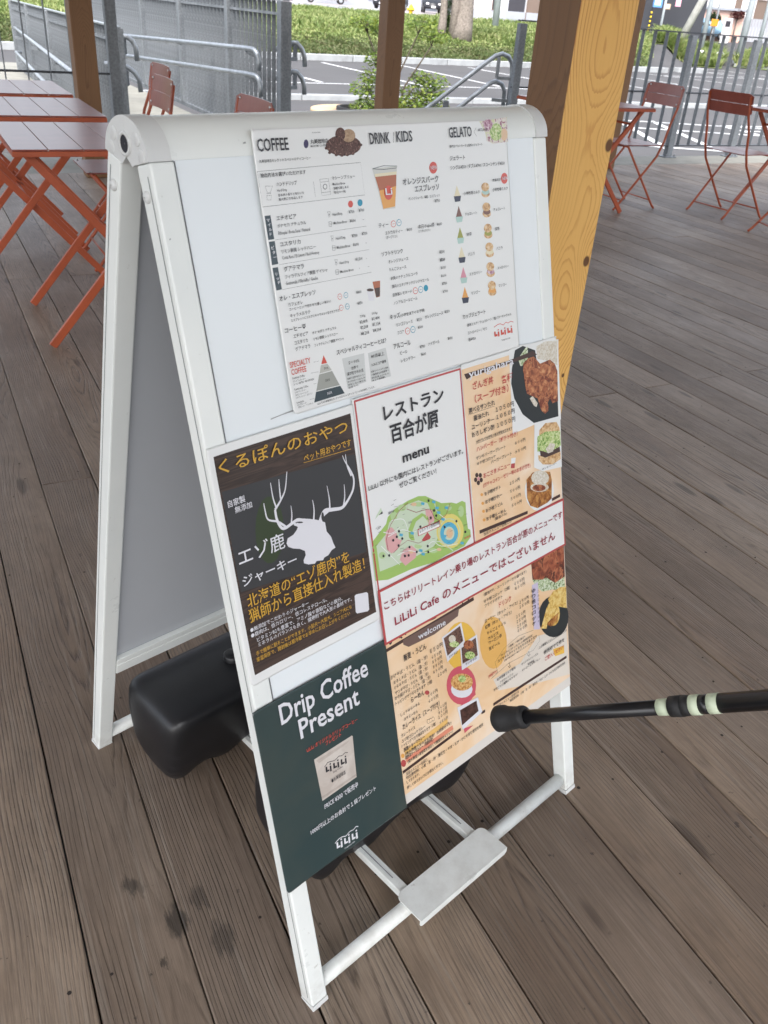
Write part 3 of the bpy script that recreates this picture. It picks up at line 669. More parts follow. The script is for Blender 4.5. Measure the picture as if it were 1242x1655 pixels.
FILLS = [
('cafe','slate',1,[(121,1051.9),(128.7,1052.1),(129,1027.4),(121.2,1027.4)]),
('cafe','slate',1,[(121.6,1025.5),(129.3,1025.5),(129.4,1001.4),(120.9,1001.1)]),
('cafe','slate',1,[(121,998.2),(128.4,998.3),(129.3,974.2),(121.7,974.1)]),
('cafe','purple',1,[(193.4,1120.2),(193,1118.9),(192.3,1117.6),(191.4,1116.7),(190.4,1116.1),(189.3,1115.9),(188.3,1116.2),(187.5,1116.9),(186.9,1117.9),(186.7,1119.1),(186.8,1120.5),(187.2,1121.8),(187.9,1123),(188.8,1124),(189.9,1124.6),(190.9,1124.7),(191.9,1124.5),(192.7,1123.8),(193.3,1122.8),(193.5,1121.6)]),
('cafe','red',1,[(246.8,1053.5),(246.4,1052.4),(245.7,1051.4),(244.7,1050.6),(243.5,1050.2),(242.3,1050.1),(241.2,1050.4),(240.2,1051),(239.5,1051.9),(239.2,1053),(239.2,1054.2),(239.6,1055.3),(240.3,1056.3),(241.3,1057.1),(242.4,1057.6),(243.6,1057.6),(244.8,1057.4),(245.7,1056.7),(246.4,1055.8),(246.8,1054.7)]),
('cafe','blue',1,[(261.7,1053.8),(261.3,1052.6),(260.5,1051.6),(259.5,1050.8),(258.4,1050.3),(257.1,1050.3),(256,1050.5),(255,1051.2),(254.3,1052.1),(253.9,1053.2),(253.9,1054.4),(254.3,1055.6),(255,1056.6),(256,1057.4),(257.2,1057.8),(258.4,1057.9),(259.6,1057.6),(260.6,1057),(261.3,1056.1),(261.7,1055)]),
('cafe','beans',1,[(269.2,1115.3),(268.1,1112.9),(265.8,1110.6),(262.2,1108.7),(257.7,1107.2),(252.5,1106.1),(246.8,1105.6),(241,1105.6),(235.3,1106.1),(230,1107.2),(225.4,1108.7),(221.7,1110.6),(219,1112.8),(217.5,1115.1),(217.3,1117.5),(218.4,1119.9),(220.6,1122),(224,1123.9),(228.3,1125.5),(233.4,1126.6),(238.9,1127.2),(244.7,1127.2),(250.4,1126.7),(255.8,1125.7),(260.6,1124.3),(264.5,1122.4),(267.4,1120.2),(268.9,1117.8)]),
('cafe','burlap',2,[(262.1,1126),(260.9,1123.4),(258.3,1121.3),(254.7,1119.9),(250.7,1119.5),(247,1120.2),(244,1121.8),(242.2,1124.1),(241.8,1126.8),(243.1,1129.3),(245.6,1131.5),(249.1,1132.8),(253.1,1133.2),(256.9,1132.6),(259.9,1131),(261.8,1128.7)]),
('cafe','beans',3,[(247.2,1127.7),(246.2,1124.9),(244.2,1122.6),(241.6,1121.1),(238.7,1120.6),(236,1121.3),(233.9,1123),(232.8,1125.4),(232.7,1128.2),(233.8,1131),(235.7,1133.3),(238.4,1134.8),(241.2,1135.3),(243.9,1134.6),(246,1133),(247.1,1130.5)]),
('cafe','beans',2,[(233.3,1107.1),(232.3,1106),(230.4,1105.6),(228.7,1106.2),(228.1,1107.4),(229.1,1108.4),(231,1108.8),(232.7,1108.3)]),
('cafe','beans',2,[(241.2,1106.1),(240.3,1105),(238.4,1104.7),(236.6,1105.2),(236.1,1106.4),(237,1107.5),(238.9,1107.9),(240.7,1107.3)]),
('cafe','beans',2,[(257.9,1107.1),(257,1106),(255,1105.6),(253.2,1106.1),(252.7,1107.3),(253.6,1108.4),(255.6,1108.8),(257.4,1108.2)]),
('cafe','beans',2,[(271.2,1115.8),(270.2,1114.7),(268.2,1114.3),(266.4,1114.8),(265.8,1116),(266.8,1117.1),(268.7,1117.5),(270.6,1117)]),
('cafe','beans',2,[(224.1,1109.8),(223.1,1108.8),(221.3,1108.4),(219.6,1108.9),(219,1110.1),(220,1111.2),(221.8,1111.5),(223.5,1111)]),
('cafe','beans',2,[(265.4,1111.4),(264.4,1110.3),(262.4,1109.9),(260.6,1110.4),(260,1111.6),(261,1112.7),(263,1113.1),(264.8,1112.6)]),
('cafe','beans',2,[(220.1,1114.6),(219.2,1113.5),(217.3,1113.1),(215.7,1113.6),(215.1,1114.8),(216.1,1115.9),(217.9,1116.3),(219.6,1115.7)]),
('cafe','beans',2,[(249.5,1106.3),(248.5,1105.2),(246.6,1104.8),(244.8,1105.4),(244.3,1106.6),(245.2,1107.7),(247.2,1108),(248.9,1107.5)]),
('cafe','ink',1,[(211.9,1074.9),(210.9,1073.2),(209.2,1072.2),(207.2,1072.4),(205.8,1073.6),(205.6,1075.4),(206.5,1077.1),(208.2,1078),(210.2,1077.9),(211.6,1076.7)]),
('cafe','paper',2,[(211.1,1075),(210.4,1073.7),(209,1072.9),(207.6,1073),(206.6,1073.9),(206.3,1075.3),(207,1076.6),(208.4,1077.4),(209.8,1077.3),(210.9,1076.4)]),
('cafe','red',1,[(212.7,953.8),(212.1,952.3),(211,951.3),(209.5,950.8),(208.1,951),(206.9,951.9),(206.2,953.2),(206.1,954.8),(206.7,956.2),(207.8,957.3),(209.2,957.7),(210.7,957.5),(211.9,956.7),(212.6,955.3)]),
('cafe','paper',2,[(212.1,953.9),(211.6,952.7),(210.7,951.8),(209.5,951.4),(208.3,951.6),(207.3,952.3),(206.7,953.4),(206.7,954.7),(207.2,955.9),(208.1,956.7),(209.3,957.1),(210.5,956.9),(211.4,956.2),(212,955.1)]),
('cafe','blue',1,[(222.2,954),(221.7,952.5),(220.5,951.5),(219.1,951),(217.6,951.2),(216.4,952.1),(215.7,953.4),(215.6,955),(216.2,956.4),(217.3,957.5),(218.7,958),(220.2,957.7),(221.5,956.9),(222.2,955.5)]),
('cafe','paper',2,[(221.6,954.1),(221.2,952.9),(220.2,952),(219,951.6),(217.8,951.8),(216.8,952.5),(216.3,953.6),(216.2,954.9),(216.7,956.1),(217.6,956.9),(218.8,957.3),(220,957.2),(221,956.4),(221.6,955.3)]),
('cafe','red',1,[(212.8,940.8),(212.2,939.4),(211.1,938.3),(209.7,937.8),(208.2,938.1),(207,939),(206.3,940.3),(206.2,941.9),(206.8,943.3),(207.9,944.4),(209.4,944.8),(210.8,944.6),(212,943.7),(212.8,942.4)]),
('cafe','paper',2,[(212.2,940.9),(211.8,939.7),(210.8,938.8),(209.6,938.5),(208.4,938.7),(207.5,939.4),(206.9,940.5),(206.8,941.8),(207.3,943),(208.2,943.8),(209.4,944.2),(210.6,944),(211.6,943.3),(212.2,942.2)]),
('cafe','blue',1,[(222.4,940.8),(221.8,939.3),(220.7,938.3),(219.2,937.8),(217.8,938.1),(216.5,939),(215.8,940.3),(215.7,941.9),(216.3,943.3),(217.5,944.4),(218.9,944.9),(220.4,944.6),(221.6,943.7),(222.3,942.4)]),
('cafe','paper',2,[(221.8,940.9),(221.3,939.7),(220.4,938.8),(219.2,938.5),(218,938.7),(217,939.4),(216.4,940.5),(216.3,941.8),(216.8,943),(217.7,943.8),(218.9,944.2),(220.2,944),(221.2,943.3),(221.8,942.2)]),
('cafe','red',1,[(311.4,1025.4),(310.8,1023.7),(309.4,1022.4),(307.6,1021.8),(305.8,1022),(304.3,1022.9),(303.3,1024.4),(303.2,1026.2),(303.9,1027.8),(305.2,1029.1),(307,1029.7),(308.8,1029.5),(310.3,1028.6),(311.3,1027.1)]),
('cafe','paper',2,[(310.7,1025.4),(310.1,1024),(309,1023),(307.6,1022.5),(306.1,1022.6),(304.8,1023.4),(304.1,1024.6),(303.9,1026.1),(304.5,1027.5),(305.6,1028.5),(307,1029),(308.5,1028.9),(309.8,1028.1),(310.6,1026.9)]),
('cafe','blue',1,[(321,1025.9),(320.3,1024.2),(319,1022.9),(317.2,1022.3),(315.3,1022.5),(313.8,1023.4),(312.8,1024.9),(312.7,1026.7),(313.4,1028.4),(314.7,1029.6),(316.5,1030.3),(318.4,1030.1),(319.9,1029.2),(320.9,1027.6)]),
('cafe','paper',2,[(320.3,1025.9),(319.7,1024.5),(318.6,1023.5),(317.1,1023),(315.6,1023.1),(314.3,1023.9),(313.6,1025.2),(313.4,1026.6),(314,1028),(315.1,1029),(316.6,1029.5),(318.1,1029.4),(319.4,1028.6),(320.1,1027.4)]),
('cafe','red',1,[(337.5,942.1),(336.8,940.3),(335.4,939),(333.5,938.5),(331.6,938.8),(330,939.9),(329,941.5),(328.8,943.4),(329.5,945.2),(330.9,946.5),(332.8,947),(334.7,946.7),(336.3,945.7),(337.3,944)]),
('cafe','paper',2,[(336.7,942.2),(336.2,940.8),(335,939.7),(333.5,939.3),(331.9,939.5),(330.5,940.4),(329.7,941.7),(329.6,943.3),(330.1,944.7),(331.3,945.8),(332.8,946.3),(334.4,946),(335.8,945.2),(336.6,943.8)]),
('cafe','blue',1,[(347,942.3),(346.3,940.5),(344.9,939.2),(343,938.6),(341,938.9),(339.4,940),(338.3,941.7),(338.2,943.6),(338.9,945.3),(340.3,946.6),(342.2,947.2),(344.1,946.9),(345.8,945.9),(346.8,944.2)]),
('cafe','paper',2,[(346.2,942.4),(345.6,940.9),(344.5,939.9),(342.9,939.4),(341.3,939.6),(339.9,940.5),(339.1,941.9),(339,943.5),(339.5,944.9),(340.7,946),(342.3,946.4),(343.9,946.2),(345.2,945.3),(346.1,944)]),
('cafe','red',1,[(316.7,895.1),(316,893.3),(314.6,892),(312.7,891.5),(310.8,891.8),(309.2,893),(308.2,894.7),(308,896.6),(308.7,898.4),(310.2,899.7),(312,900.2),(313.9,899.8),(315.5,898.7),(316.5,897)]),
('cafe','paper',2,[(315.9,895.2),(315.3,893.7),(314.2,892.7),(312.6,892.2),(311.1,892.5),(309.7,893.5),(308.9,894.9),(308.8,896.5),(309.4,897.9),(310.5,899),(312.1,899.4),(313.6,899.1),(315,898.2),(315.8,896.8)]),
('cafe','blue',1,[(326.4,895.2),(325.6,893.4),(324.2,892.1),(322.3,891.6),(320.4,892),(318.8,893.1),(317.8,894.8),(317.6,896.8),(318.3,898.6),(319.7,899.9),(321.6,900.4),(323.5,900),(325.2,898.9),(326.2,897.2)]),
('cafe','paper',2,[(325.6,895.4),(325,893.9),(323.8,892.8),(322.3,892.4),(320.7,892.7),(319.3,893.6),(318.5,895),(318.4,896.6),(319,898.1),(320.1,899.2),(321.7,899.6),(323.3,899.3),(324.6,898.4),(325.4,897)]),
('cafe','blue',1,[(356.2,942.7),(355.8,941.5),(355.1,940.4),(354.1,939.7),(352.9,939.3),(351.6,939.3),(350.4,939.6),(349.3,940.4),(348.6,941.4),(348.2,942.6),(348.1,943.8),(348.5,945),(349.2,946),(350.2,946.8),(351.4,947.2),(352.7,947.2),(353.9,946.8),(354.9,946.1),(355.7,945.1),(356.1,943.9)]),
('cafe','red',1,[(392.1,1084.4),(391.4,1082.2),(390.2,1080.4),(388.4,1078.9),(386.3,1078.1),(384,1077.9),(381.9,1078.3),(380,1079.4),(378.7,1081.1),(377.9,1083),(377.9,1085.2),(378.5,1087.3),(379.8,1089.2),(381.5,1090.6),(383.6,1091.5),(385.9,1091.7),(388,1091.2),(389.9,1090.1),(391.2,1088.5),(392,1086.5)]),
('cafe','red',1,[(527.3,1063.1),(526.8,1061),(525.6,1059.1),(523.9,1057.7),(521.8,1056.8),(519.6,1056.6),(517.5,1057.1),(515.6,1058.2),(514.2,1059.9),(513.4,1061.9),(513.3,1064),(513.9,1066.1),(515.1,1068),(516.8,1069.4),(518.8,1070.2),(521,1070.4),(523.1,1070),(525,1068.9),(526.4,1067.2),(527.2,1065.2)]),
('cafe','glass',1,[(282.5,1089.4),(322.7,1090.5),(313.1,1043.2),(292.9,1043.5)]),
('cafe','tea',2,[(285.2,1081.7),(320.4,1082.2),(318.1,1068.3),(289.8,1064.8)]),
('cafe','orange2',2,[(289.8,1064.8),(318.1,1068.3),(313,1045.3),(293.4,1044.2)]),
('cafe','red',3,[(311.2,1061.1),(310.5,1058.6),(309.2,1056.4),(307.4,1054.8),(305.3,1053.8),(303.1,1053.5),(301,1054.1),(299.2,1055.4),(298,1057.3),(297.4,1059.6),(297.4,1062.1),(298.2,1064.6),(299.5,1066.7),(301.3,1068.4),(303.4,1069.4),(305.5,1069.7),(307.6,1069.1),(309.4,1067.8),(310.6,1065.9),(311.3,1063.6)]),
('cafe','cream',3,[(285.2,1083.7),(321.2,1084.3),(320.4,1080.8),(285.4,1080.3)]),
('cafe','tea',1,[(263.1,963.6),(275.7,963.2),(272.4,944.7),(266,944.4)]),
('cafe','brown',2,[(265,955.6),(274.1,955.6),(272.1,945.4),(266.1,945)]),
('cafe','white',2,[(252.5,955.5),(263.2,955.2),(262.8,941.6),(253.6,942.7)]),
('cafe','brown',3,[(263.3,953.9),(262.4,953.1),(260.3,952.8),(257.4,953),(254.7,953.6),(252.7,954.5),(252.1,955.5),(253,956.3),(255.2,956.7),(258,956.5),(260.8,955.8),(262.7,954.9)]),
('cafe','cabbage',1,[(476.8,1135),(532.3,1138.9),(532.4,1108.5),(501,1107.7),(488.9,1111.5),(487.4,1120.6)]),
('cafe','radish',2,[(503,1130.6),(501.3,1127.3),(497.6,1124.9),(492.8,1124.2),(488.2,1125.2),(485,1127.8),(484.2,1131.1),(485.8,1134.4),(489.5,1136.8),(494.2,1137.6),(498.9,1136.5),(502.1,1134)]),
('cafe','salad',2,[(521.5,1120.9),(520.1,1116.9),(517,1113.5),(512.6,1111.4),(507.7,1110.8),(502.9,1111.8),(499.1,1114.2),(496.8,1117.7),(496.3,1121.8),(497.6,1125.8),(500.7,1129.1),(505,1131.2),(509.9,1131.9),(514.6,1131),(518.5,1128.6),(520.9,1125)]),
('cafe','peach',2,[(532.3,1117.5),(530.9,1113.7),(528,1111),(524.2,1110.1),(520.8,1111.3),(518.4,1114.2),(517.9,1118),(519.2,1121.8),(522.1,1124.5),(525.8,1125.4),(529.3,1124.2),(531.7,1121.4)]),
('cafe','cream',1,[(425.1,1061.2),(430.9,1046.7),(418.2,1047.7)]),
('cafe','navy',2,[(417.8,1048.5),(431.6,1048.3),(429.3,1041.8),(419.3,1041.7)]),
('cafe','choc',1,[(425.5,1036.2),(431.4,1021.4),(418.6,1022.6)]),
('cafe','mint',2,[(418.2,1023.4),(432.1,1023),(429.8,1016.4),(419.7,1016.4)]),
('cafe','matcha',1,[(424.7,1010.1),(430.6,994.9),(417.7,996.3)]),
('cafe','mint',2,[(417.3,997.2),(431.3,996.6),(429,989.9),(418.9,990.1)]),
('cafe','cream',1,[(424.6,985.8),(430.6,970.4),(417.6,972)]),
('cafe','navy',2,[(417.2,972.8),(431.2,972.1),(429,965.3),(418.7,965.7)]),
('cafe','pink',1,[(425,959.9),(430.9,944.1),(417.9,946)]),
('cafe','mint',2,[(417.5,946.8),(431.6,945.8),(429.3,939),(419,939.5)]),
('cafe','orange2',1,[(425,934.1),(431.1,918),(417.9,920)]),
('cafe','navy',2,[(417.5,920.9),(431.8,919.7),(429.4,912.8),(419.1,913.4)]),
('cafe','bread',1,[(488.6,1046.4),(487.2,1044.2),(483.8,1042.7),(479.5,1042.4),(475.3,1043.4),(472.4,1045.3),(471.6,1047.7),(472.9,1050),(476.2,1051.4),(480.5,1051.7),(484.7,1050.8),(487.7,1048.9)]),
('cafe','mint',2,[(487.8,1049),(486.6,1047.2),(483.7,1046.1),(479.9,1045.8),(476.2,1046.6),(473.6,1048.2),(472.8,1050.1),(474,1051.9),(476.9,1053),(480.7,1053.3),(484.4,1052.5),(487,1050.9)]),
('cafe','bread',3,[(488,1054.9),(486.6,1052.2),(483.4,1050.4),(479.3,1049.9),(475.4,1051),(472.7,1053.2),(472,1056.1),(473.4,1058.8),(476.5,1060.6),(480.6,1061),(484.5,1060),(487.2,1057.8)]),
('cafe','bread',1,[(488.4,1021.1),(487,1018.9),(483.6,1017.4),(479.2,1017.2),(475,1018.2),(472.1,1020.2),(471.2,1022.7),(472.6,1024.9),(475.9,1026.4),(480.3,1026.6),(484.5,1025.6),(487.5,1023.6)]),
('cafe','choc',2,[(487.6,1023.8),(486.4,1022),(483.5,1020.8),(479.6,1020.7),(475.9,1021.5),(473.3,1023.1),(472.5,1025.1),(473.7,1026.9),(476.6,1028),(480.5,1028.2),(484.2,1027.4),(486.8,1025.7)]),
('cafe','bread',3,[(487.8,1029.8),(486.4,1027),(483.2,1025.2),(479.1,1024.8),(475.1,1025.9),(472.4,1028.3),(471.7,1031.2),(473.1,1033.9),(476.2,1035.7),(480.3,1036.1),(484.3,1035),(487,1032.7)]),
('cafe','bread',1,[(488.5,993.8),(487.1,991.5),(483.7,990.1),(479.3,990),(475.1,991.1),(472.1,993.2),(471.3,995.7),(472.7,997.9),(476,999.3),(480.4,999.5),(484.6,998.4),(487.6,996.3)]),
('cafe','matcha',2,[(487.8,996.5),(486.5,994.7),(483.6,993.6),(479.7,993.5),(476,994.4),(473.3,996.1),(472.5,998.1),(473.8,999.9),(476.7,1001),(480.5,1001.1),(484.3,1000.2),(487,998.5)]),
('cafe','bread',3,[(487.9,1002.6),(486.5,999.9),(483.3,998.1),(479.1,997.7),(475.2,998.9),(472.5,1001.3),(471.7,1004.2),(473.1,1007),(476.3,1008.8),(480.4,1009.1),(484.4,1008),(487.1,1005.6)]),
('cafe','bread',1,[(489,969.3),(487.6,967),(484.2,965.6),(479.8,965.5),(475.5,966.7),(472.5,968.8),(471.6,971.4),(473,973.6),(476.4,975),(480.8,975.2),(485.1,974),(488.1,971.9)]),
('cafe','cream',2,[(488.3,972),(487,970.2),(484,969.1),(480.1,969.1),(476.4,970),(473.7,971.8),(472.9,973.8),(474.2,975.6),(477.1,976.7),(481,976.8),(484.8,975.8),(487.4,974.1)]),
('cafe','bread',3,[(488.4,978.2),(487,975.4),(483.8,973.7),(479.6,973.4),(475.6,974.6),(472.8,977.1),(472.1,980.1),(473.5,982.8),(476.7,984.6),(480.8,984.9),(484.8,983.7),(487.6,981.2)]),
('cafe','bread',1,[(488.2,943.2),(486.7,940.9),(483.3,939.6),(478.8,939.5),(474.5,940.8),(471.6,943),(470.7,945.6),(472.1,947.9),(475.5,949.3),(479.9,949.3),(484.2,948.1),(487.3,945.9)]),
('cafe','radish',2,[(487.4,946),(486.2,944.2),(483.2,943.1),(479.2,943.1),(475.4,944.2),(472.8,946),(472,948.1),(473.2,949.9),(476.2,950.9),(480.1,951),(483.9,949.9),(486.6,948.1)]),
('cafe','bread',3,[(487.6,952.3),(486.1,949.5),(482.9,947.8),(478.7,947.5),(474.7,948.8),(471.9,951.4),(471.1,954.4),(472.5,957.2),(475.8,959),(479.9,959.2),(484,957.9),(486.8,955.4)]),
('cafe','bread',1,[(488.7,918),(487.2,915.6),(483.8,914.3),(479.3,914.3),(474.9,915.6),(471.9,917.9),(471,920.6),(472.5,922.9),(475.9,924.2),(480.4,924.3),(484.7,922.9),(487.8,920.6)]),
('cafe','orange2',2,[(487.9,920.8),(486.7,918.9),(483.6,917.9),(479.7,918),(475.8,919.1),(473.2,920.9),(472.4,923.1),(473.6,924.9),(476.6,925.9),(480.5,925.9),(484.4,924.8),(487.1,922.9)]),
('cafe','bread',3,[(488.1,927.2),(486.6,924.3),(483.3,922.6),(479.1,922.4),(475.1,923.8),(472.3,926.4),(471.5,929.6),(472.9,932.3),(476.2,934.1),(480.4,934.3),(484.4,932.9),(487.3,930.3)]),
('cafe','red',1,[(174.1,892.5),(178,882.4),(169.1,882.9)]),
('cafe','lgrey',1,[(168.4,882),(178.3,881.4),(183.4,872.8),(164.6,872.7)]),
('cafe','mgrey',1,[(163.9,871.7),(183.7,871.8),(192.4,852.9),(156.2,853.8)]),
('cafe','slate',1,[(155.6,852.9),(193.1,851.8),(198.3,841.5),(150.7,841.2)]),
('cafe','paperg',1,[(201,883),(236.2,882.6),(234.1,847.8),(204.2,845.6)]),
('cafe','paperg',1,[(242.3,881.4),(271.9,882.5),(275.7,845.7),(242,846)]),
('deer','darkwood',1,[(7,543),(204,543),(204,815),(7,815)]),
('deer','deepgrey',2,[(9.5,774),(202.2,763.5),(200.5,631.7),(9.5,651.6)]),
('deer','deepgreen',3,[(81.1,704),(77.3,690.6),(71.5,679.7),(64.5,672.6),(57.3,670.2),(50.6,672.7),(45.3,679.8),(42,690.5),(41.1,703.6),(42.7,717.4),(46.5,730.3),(52.1,740.9),(58.8,747.9),(65.9,750.5),(72.5,748.4),(77.9,741.7),(81.4,731.2),(82.5,718.1)]),
('deer','white',4,[(103.2,708.2),(108.5,709.2),(120.5,704.5),(130.2,700.1),(142.1,692.7),(142.6,680.3),(147.9,671.7),(150.2,661.7),(152.4,655.2),(146.2,654.1),(139.9,649.5),(133,648.7),(130.6,646.1),(120.9,648.7),(117.8,646.4),(107.8,649.1),(101.9,652.9),(101.9,657),(106.2,662.1),(106,667.7),(99.2,672.9),(89.7,677),(83.1,681.6),(81.5,686.6),(84.3,692.1),(92.8,693.4),(98.7,697.4),(101.2,700.2),(98.7,704.4)]),
('deer','deepgrey',5,[(141.7,700.7),(140.7,697.6),(139.4,696),(138.1,696.4),(137.5,698.7),(137.7,702),(138.6,705.1),(140,706.7),(141.2,706.3),(141.9,704)]),
('deer','deepgrey',5,[(110,703.7),(108.5,703.5),(105,704.3),(101.7,705.8),(100.5,707),(102,707.2),(105.4,706.4),(108.8,704.9)]),
('deer','white',3,[(171.6,580.1),(174.6,581),(191.7,577.2),(194.2,574.5),(192.6,551.6),(189.7,550.1),(171.7,554.6),(169.8,557.4)]),
('map','border',1,[(212,566),(406,566),(406,568.6),(212,568.6)]),
('map','border',1,[(212,826.4),(406,826.4),(406,829),(212,829)]),
('map','border',1,[(212,568.6),(214.6,568.6),(214.6,826.4),(212,826.4)]),
('map','border',1,[(403.4,568.6),(406,568.6),(406,826.4),(403.4,826.4)]),
('map','mgreen',1,[(209.9,620.5),(214.2,641.2),(240.4,656.5),(244.9,664.9),(258.6,671.8),(282.8,675.4),(302.6,675.7),(315.5,671.9),(330.1,661.9),(345,651.9),(365.6,646.1),(374.7,641.4),(386.9,641.8),(393.7,637),(392.8,618.6),(393.9,596.6),(398.5,593.2),(398.5,582.2),(383.5,573),(344.2,572.9),(320.2,571.2),(275.2,577.8),(231.7,579.3),(209.6,586.3)]),
('map','mpale',2,[(219.1,632.8),(239.5,643.7),(245.7,656.4),(266.5,667.5),(282.1,670.7),(301.8,670.1),(318.5,660.5),(326.8,637.3),(327,621.6),(340,613.6),(323.4,594.9),(290.9,592.8),(240.5,594.6),(219.5,596)]),
('map','mpink',3,[(239,647.2),(248.8,649.5),(255.9,639.6),(258.5,628.6),(264.5,624.8),(254.3,614.9),(243.3,613.1),(236.1,621.6),(235.1,635.3)]),
('map','mpink',3,[(256.3,598.9),(264.6,611.1),(280.1,611.5),(288.8,602.2),(286.1,591.1),(265.4,586.8)]),
('map','mpink',3,[(312.9,653),(325.9,647.9),(328.3,631.6),(316.4,628.7),(312.7,643.7)]),
('map','mgreen',3,[(277.5,624.4),(278,635.2),(287.4,647.2),(305.7,650.3),(316,642.6),(317.9,631.7),(307.3,645.5),(293.3,641.8),(285.1,631),(287.5,616.5),(281.2,618.8)]),
('map','myellow',3,[(384.6,596.2),(382.8,589.8),(379.3,584.5),(374.1,580.7),(367.9,578.7),(360.9,578.5),(353.6,580.2),(346.7,583.7),(340.5,588.6),(335.5,594.7),(332,601.5),(330.1,608.5),(330.1,615.3),(331.9,621.5),(335.3,626.6),(340.2,630.3),(346.2,632.4),(353,632.8),(360.1,631.3),(367.1,628.1),(373.4,623.3),(378.6,617.3),(382.4,610.5),(384.5,603.3)]),
('map','mpale',4,[(377.3,597),(375.6,591.5),(372.3,587),(367.6,584.1),(361.9,582.8),(355.6,583.3),(349.4,585.6),(343.6,589.4),(338.8,594.4),(335.4,600.2),(333.6,606.4),(333.5,612.4),(335.1,617.7),(338.3,622),(342.8,625),(348.4,626.3),(354.5,625.9),(360.7,623.8),(366.5,620.2),(371.5,615.2),(375.1,609.4),(377.1,603.1)]),
('map','myellow',5,[(375.6,597.6),(374.1,592.4),(371,588.3),(366.6,585.5),(361.3,584.3),(355.6,584.8),(349.8,586.9),(344.4,590.4),(340,595.1),(336.8,600.5),(335.1,606.2),(335,611.8),(336.5,616.8),(339.5,620.9),(343.7,623.6),(348.9,624.9),(354.6,624.5),(360.3,622.6),(365.7,619.2),(370.3,614.6),(373.6,609.1),(375.4,603.3)]),
('map','mblue',6,[(372.3,596.9),(370.5,591.5),(366.7,587.6),(361.4,585.6),(355.2,585.7),(348.9,588),(343.4,592.1),(339.1,597.5),(336.7,603.6),(336.4,609.6),(338.2,614.8),(341.9,618.7),(347.1,620.8),(353.1,620.7),(359.4,618.6),(365,614.6),(369.4,609.2),(371.9,603.1)]),
('map','mpale',7,[(364.8,599.6),(363.5,596),(360.8,593.6),(357.1,592.7),(352.9,593.4),(348.9,595.6),(345.8,599),(343.9,603),(343.6,607),(344.9,610.5),(347.6,612.9),(351.3,613.8),(355.4,613.2),(359.4,611),(362.6,607.7),(364.5,603.7)]),
('map','peach',8,[(361.8,600.6),(360.7,597.8),(358.5,595.9),(355.5,595.5),(352.4,596.6),(349.8,599),(348.2,602.2),(348,605.5),(349,608.3),(351.3,610.2),(354.2,610.6),(357.3,609.5),(359.9,607.2),(361.5,604)]),
('map','border',3,[(300.4,611.9),(312.8,619.6),(318.5,610.6),(315.9,608.1),(304.5,608.7)]),
('map','mpale',3,[(234.9,681.2),(225.4,673),(222.8,669.1),(236.2,675.9)]),
('map','ink',2,[(227.4,672.4),(236.3,676.7),(237.1,672.4)]),
('map','ink',9,[(262.4,638.6),(261.7,637.5),(260.3,637.4),(259,638.4),(258.7,639.9),(259.4,641.1),(260.8,641.2),(262.1,640.2)]),
('map','ink',9,[(257.4,632.4),(256.6,631.2),(255.2,631.1),(254,632.1),(253.7,633.7),(254.4,634.8),(255.8,634.9),(257,633.9)]),
('map','ink',9,[(250.3,629.9),(249.6,628.7),(248.2,628.6),(247,629.6),(246.7,631.2),(247.4,632.3),(248.8,632.4),(250,631.4)]),
('map','ink',9,[(266.7,626.5),(265.9,625.4),(264.5,625.3),(263.3,626.3),(263,627.9),(263.7,629),(265.1,629.1),(266.3,628.1)]),
('map','ink',9,[(258.6,619.3),(257.9,618.1),(256.5,618),(255.3,619.1),(255,620.6),(255.7,621.8),(257.1,621.9),(258.3,620.8)]),
('map','ink',9,[(277.9,610),(277.1,608.9),(275.7,608.8),(274.5,609.8),(274.1,611.4),(274.9,612.6),(276.3,612.7),(277.5,611.6)]),
('map','ink',9,[(290.3,598.2),(289.5,597.1),(288.1,597),(286.8,598.1),(286.5,599.7),(287.2,600.9),(288.7,600.9),(289.9,599.9)]),
('map','ink',9,[(312.1,599),(311.3,597.8),(309.8,597.7),(308.5,598.8),(308.1,600.4),(308.9,601.6),(310.4,601.7),(311.7,600.6)]),
('map','ink',9,[(312.1,590.2),(311.3,589),(309.8,588.9),(308.5,590),(308.1,591.7),(308.9,592.9),(310.3,592.9),(311.7,591.8)]),
('map','ink',9,[(274.7,598.8),(274,597.7),(272.5,597.6),(271.3,598.7),(270.9,600.2),(271.7,601.4),(273.1,601.5),(274.4,600.4)]),
('map','ink',9,[(267.9,600.5),(267.1,599.3),(265.7,599.3),(264.5,600.3),(264.1,601.9),(264.9,603.1),(266.3,603.2),(267.5,602.1)]),
('map','ink',9,[(240.1,611.7),(239.4,610.6),(238,610.5),(236.8,611.5),(236.5,613.1),(237.2,614.2),(238.6,614.3),(239.8,613.3)]),
('map','ink',9,[(230.2,614.6),(229.4,613.5),(228.1,613.4),(226.9,614.4),(226.6,615.9),(227.3,617.1),(228.7,617.2),(229.9,616.1)]),
('map','ink',9,[(322,663.1),(321.2,661.9),(319.8,661.8),(318.5,662.8),(318.1,664.4),(318.8,665.6),(320.3,665.7),(321.6,664.7)]),
('map','ink',9,[(330.7,645.8),(329.9,644.6),(328.4,644.5),(327.1,645.5),(326.7,647.1),(327.5,648.3),(329,648.4),(330.3,647.4)]),
('map','ink',9,[(333.9,637.1),(333.2,635.9),(331.7,635.8),(330.3,636.8),(329.9,638.4),(330.7,639.6),(332.2,639.8),(333.5,638.7)]),
('map','ink',9,[(323.1,637.6),(322.4,636.4),(320.9,636.3),(319.6,637.4),(319.2,639),(319.9,640.2),(321.4,640.3),(322.7,639.2)]),
('map','ink',9,[(348.3,615.1),(347.5,613.9),(345.9,613.8),(344.6,614.9),(344.2,616.5),(344.9,617.8),(346.5,617.8),(347.8,616.8)]),
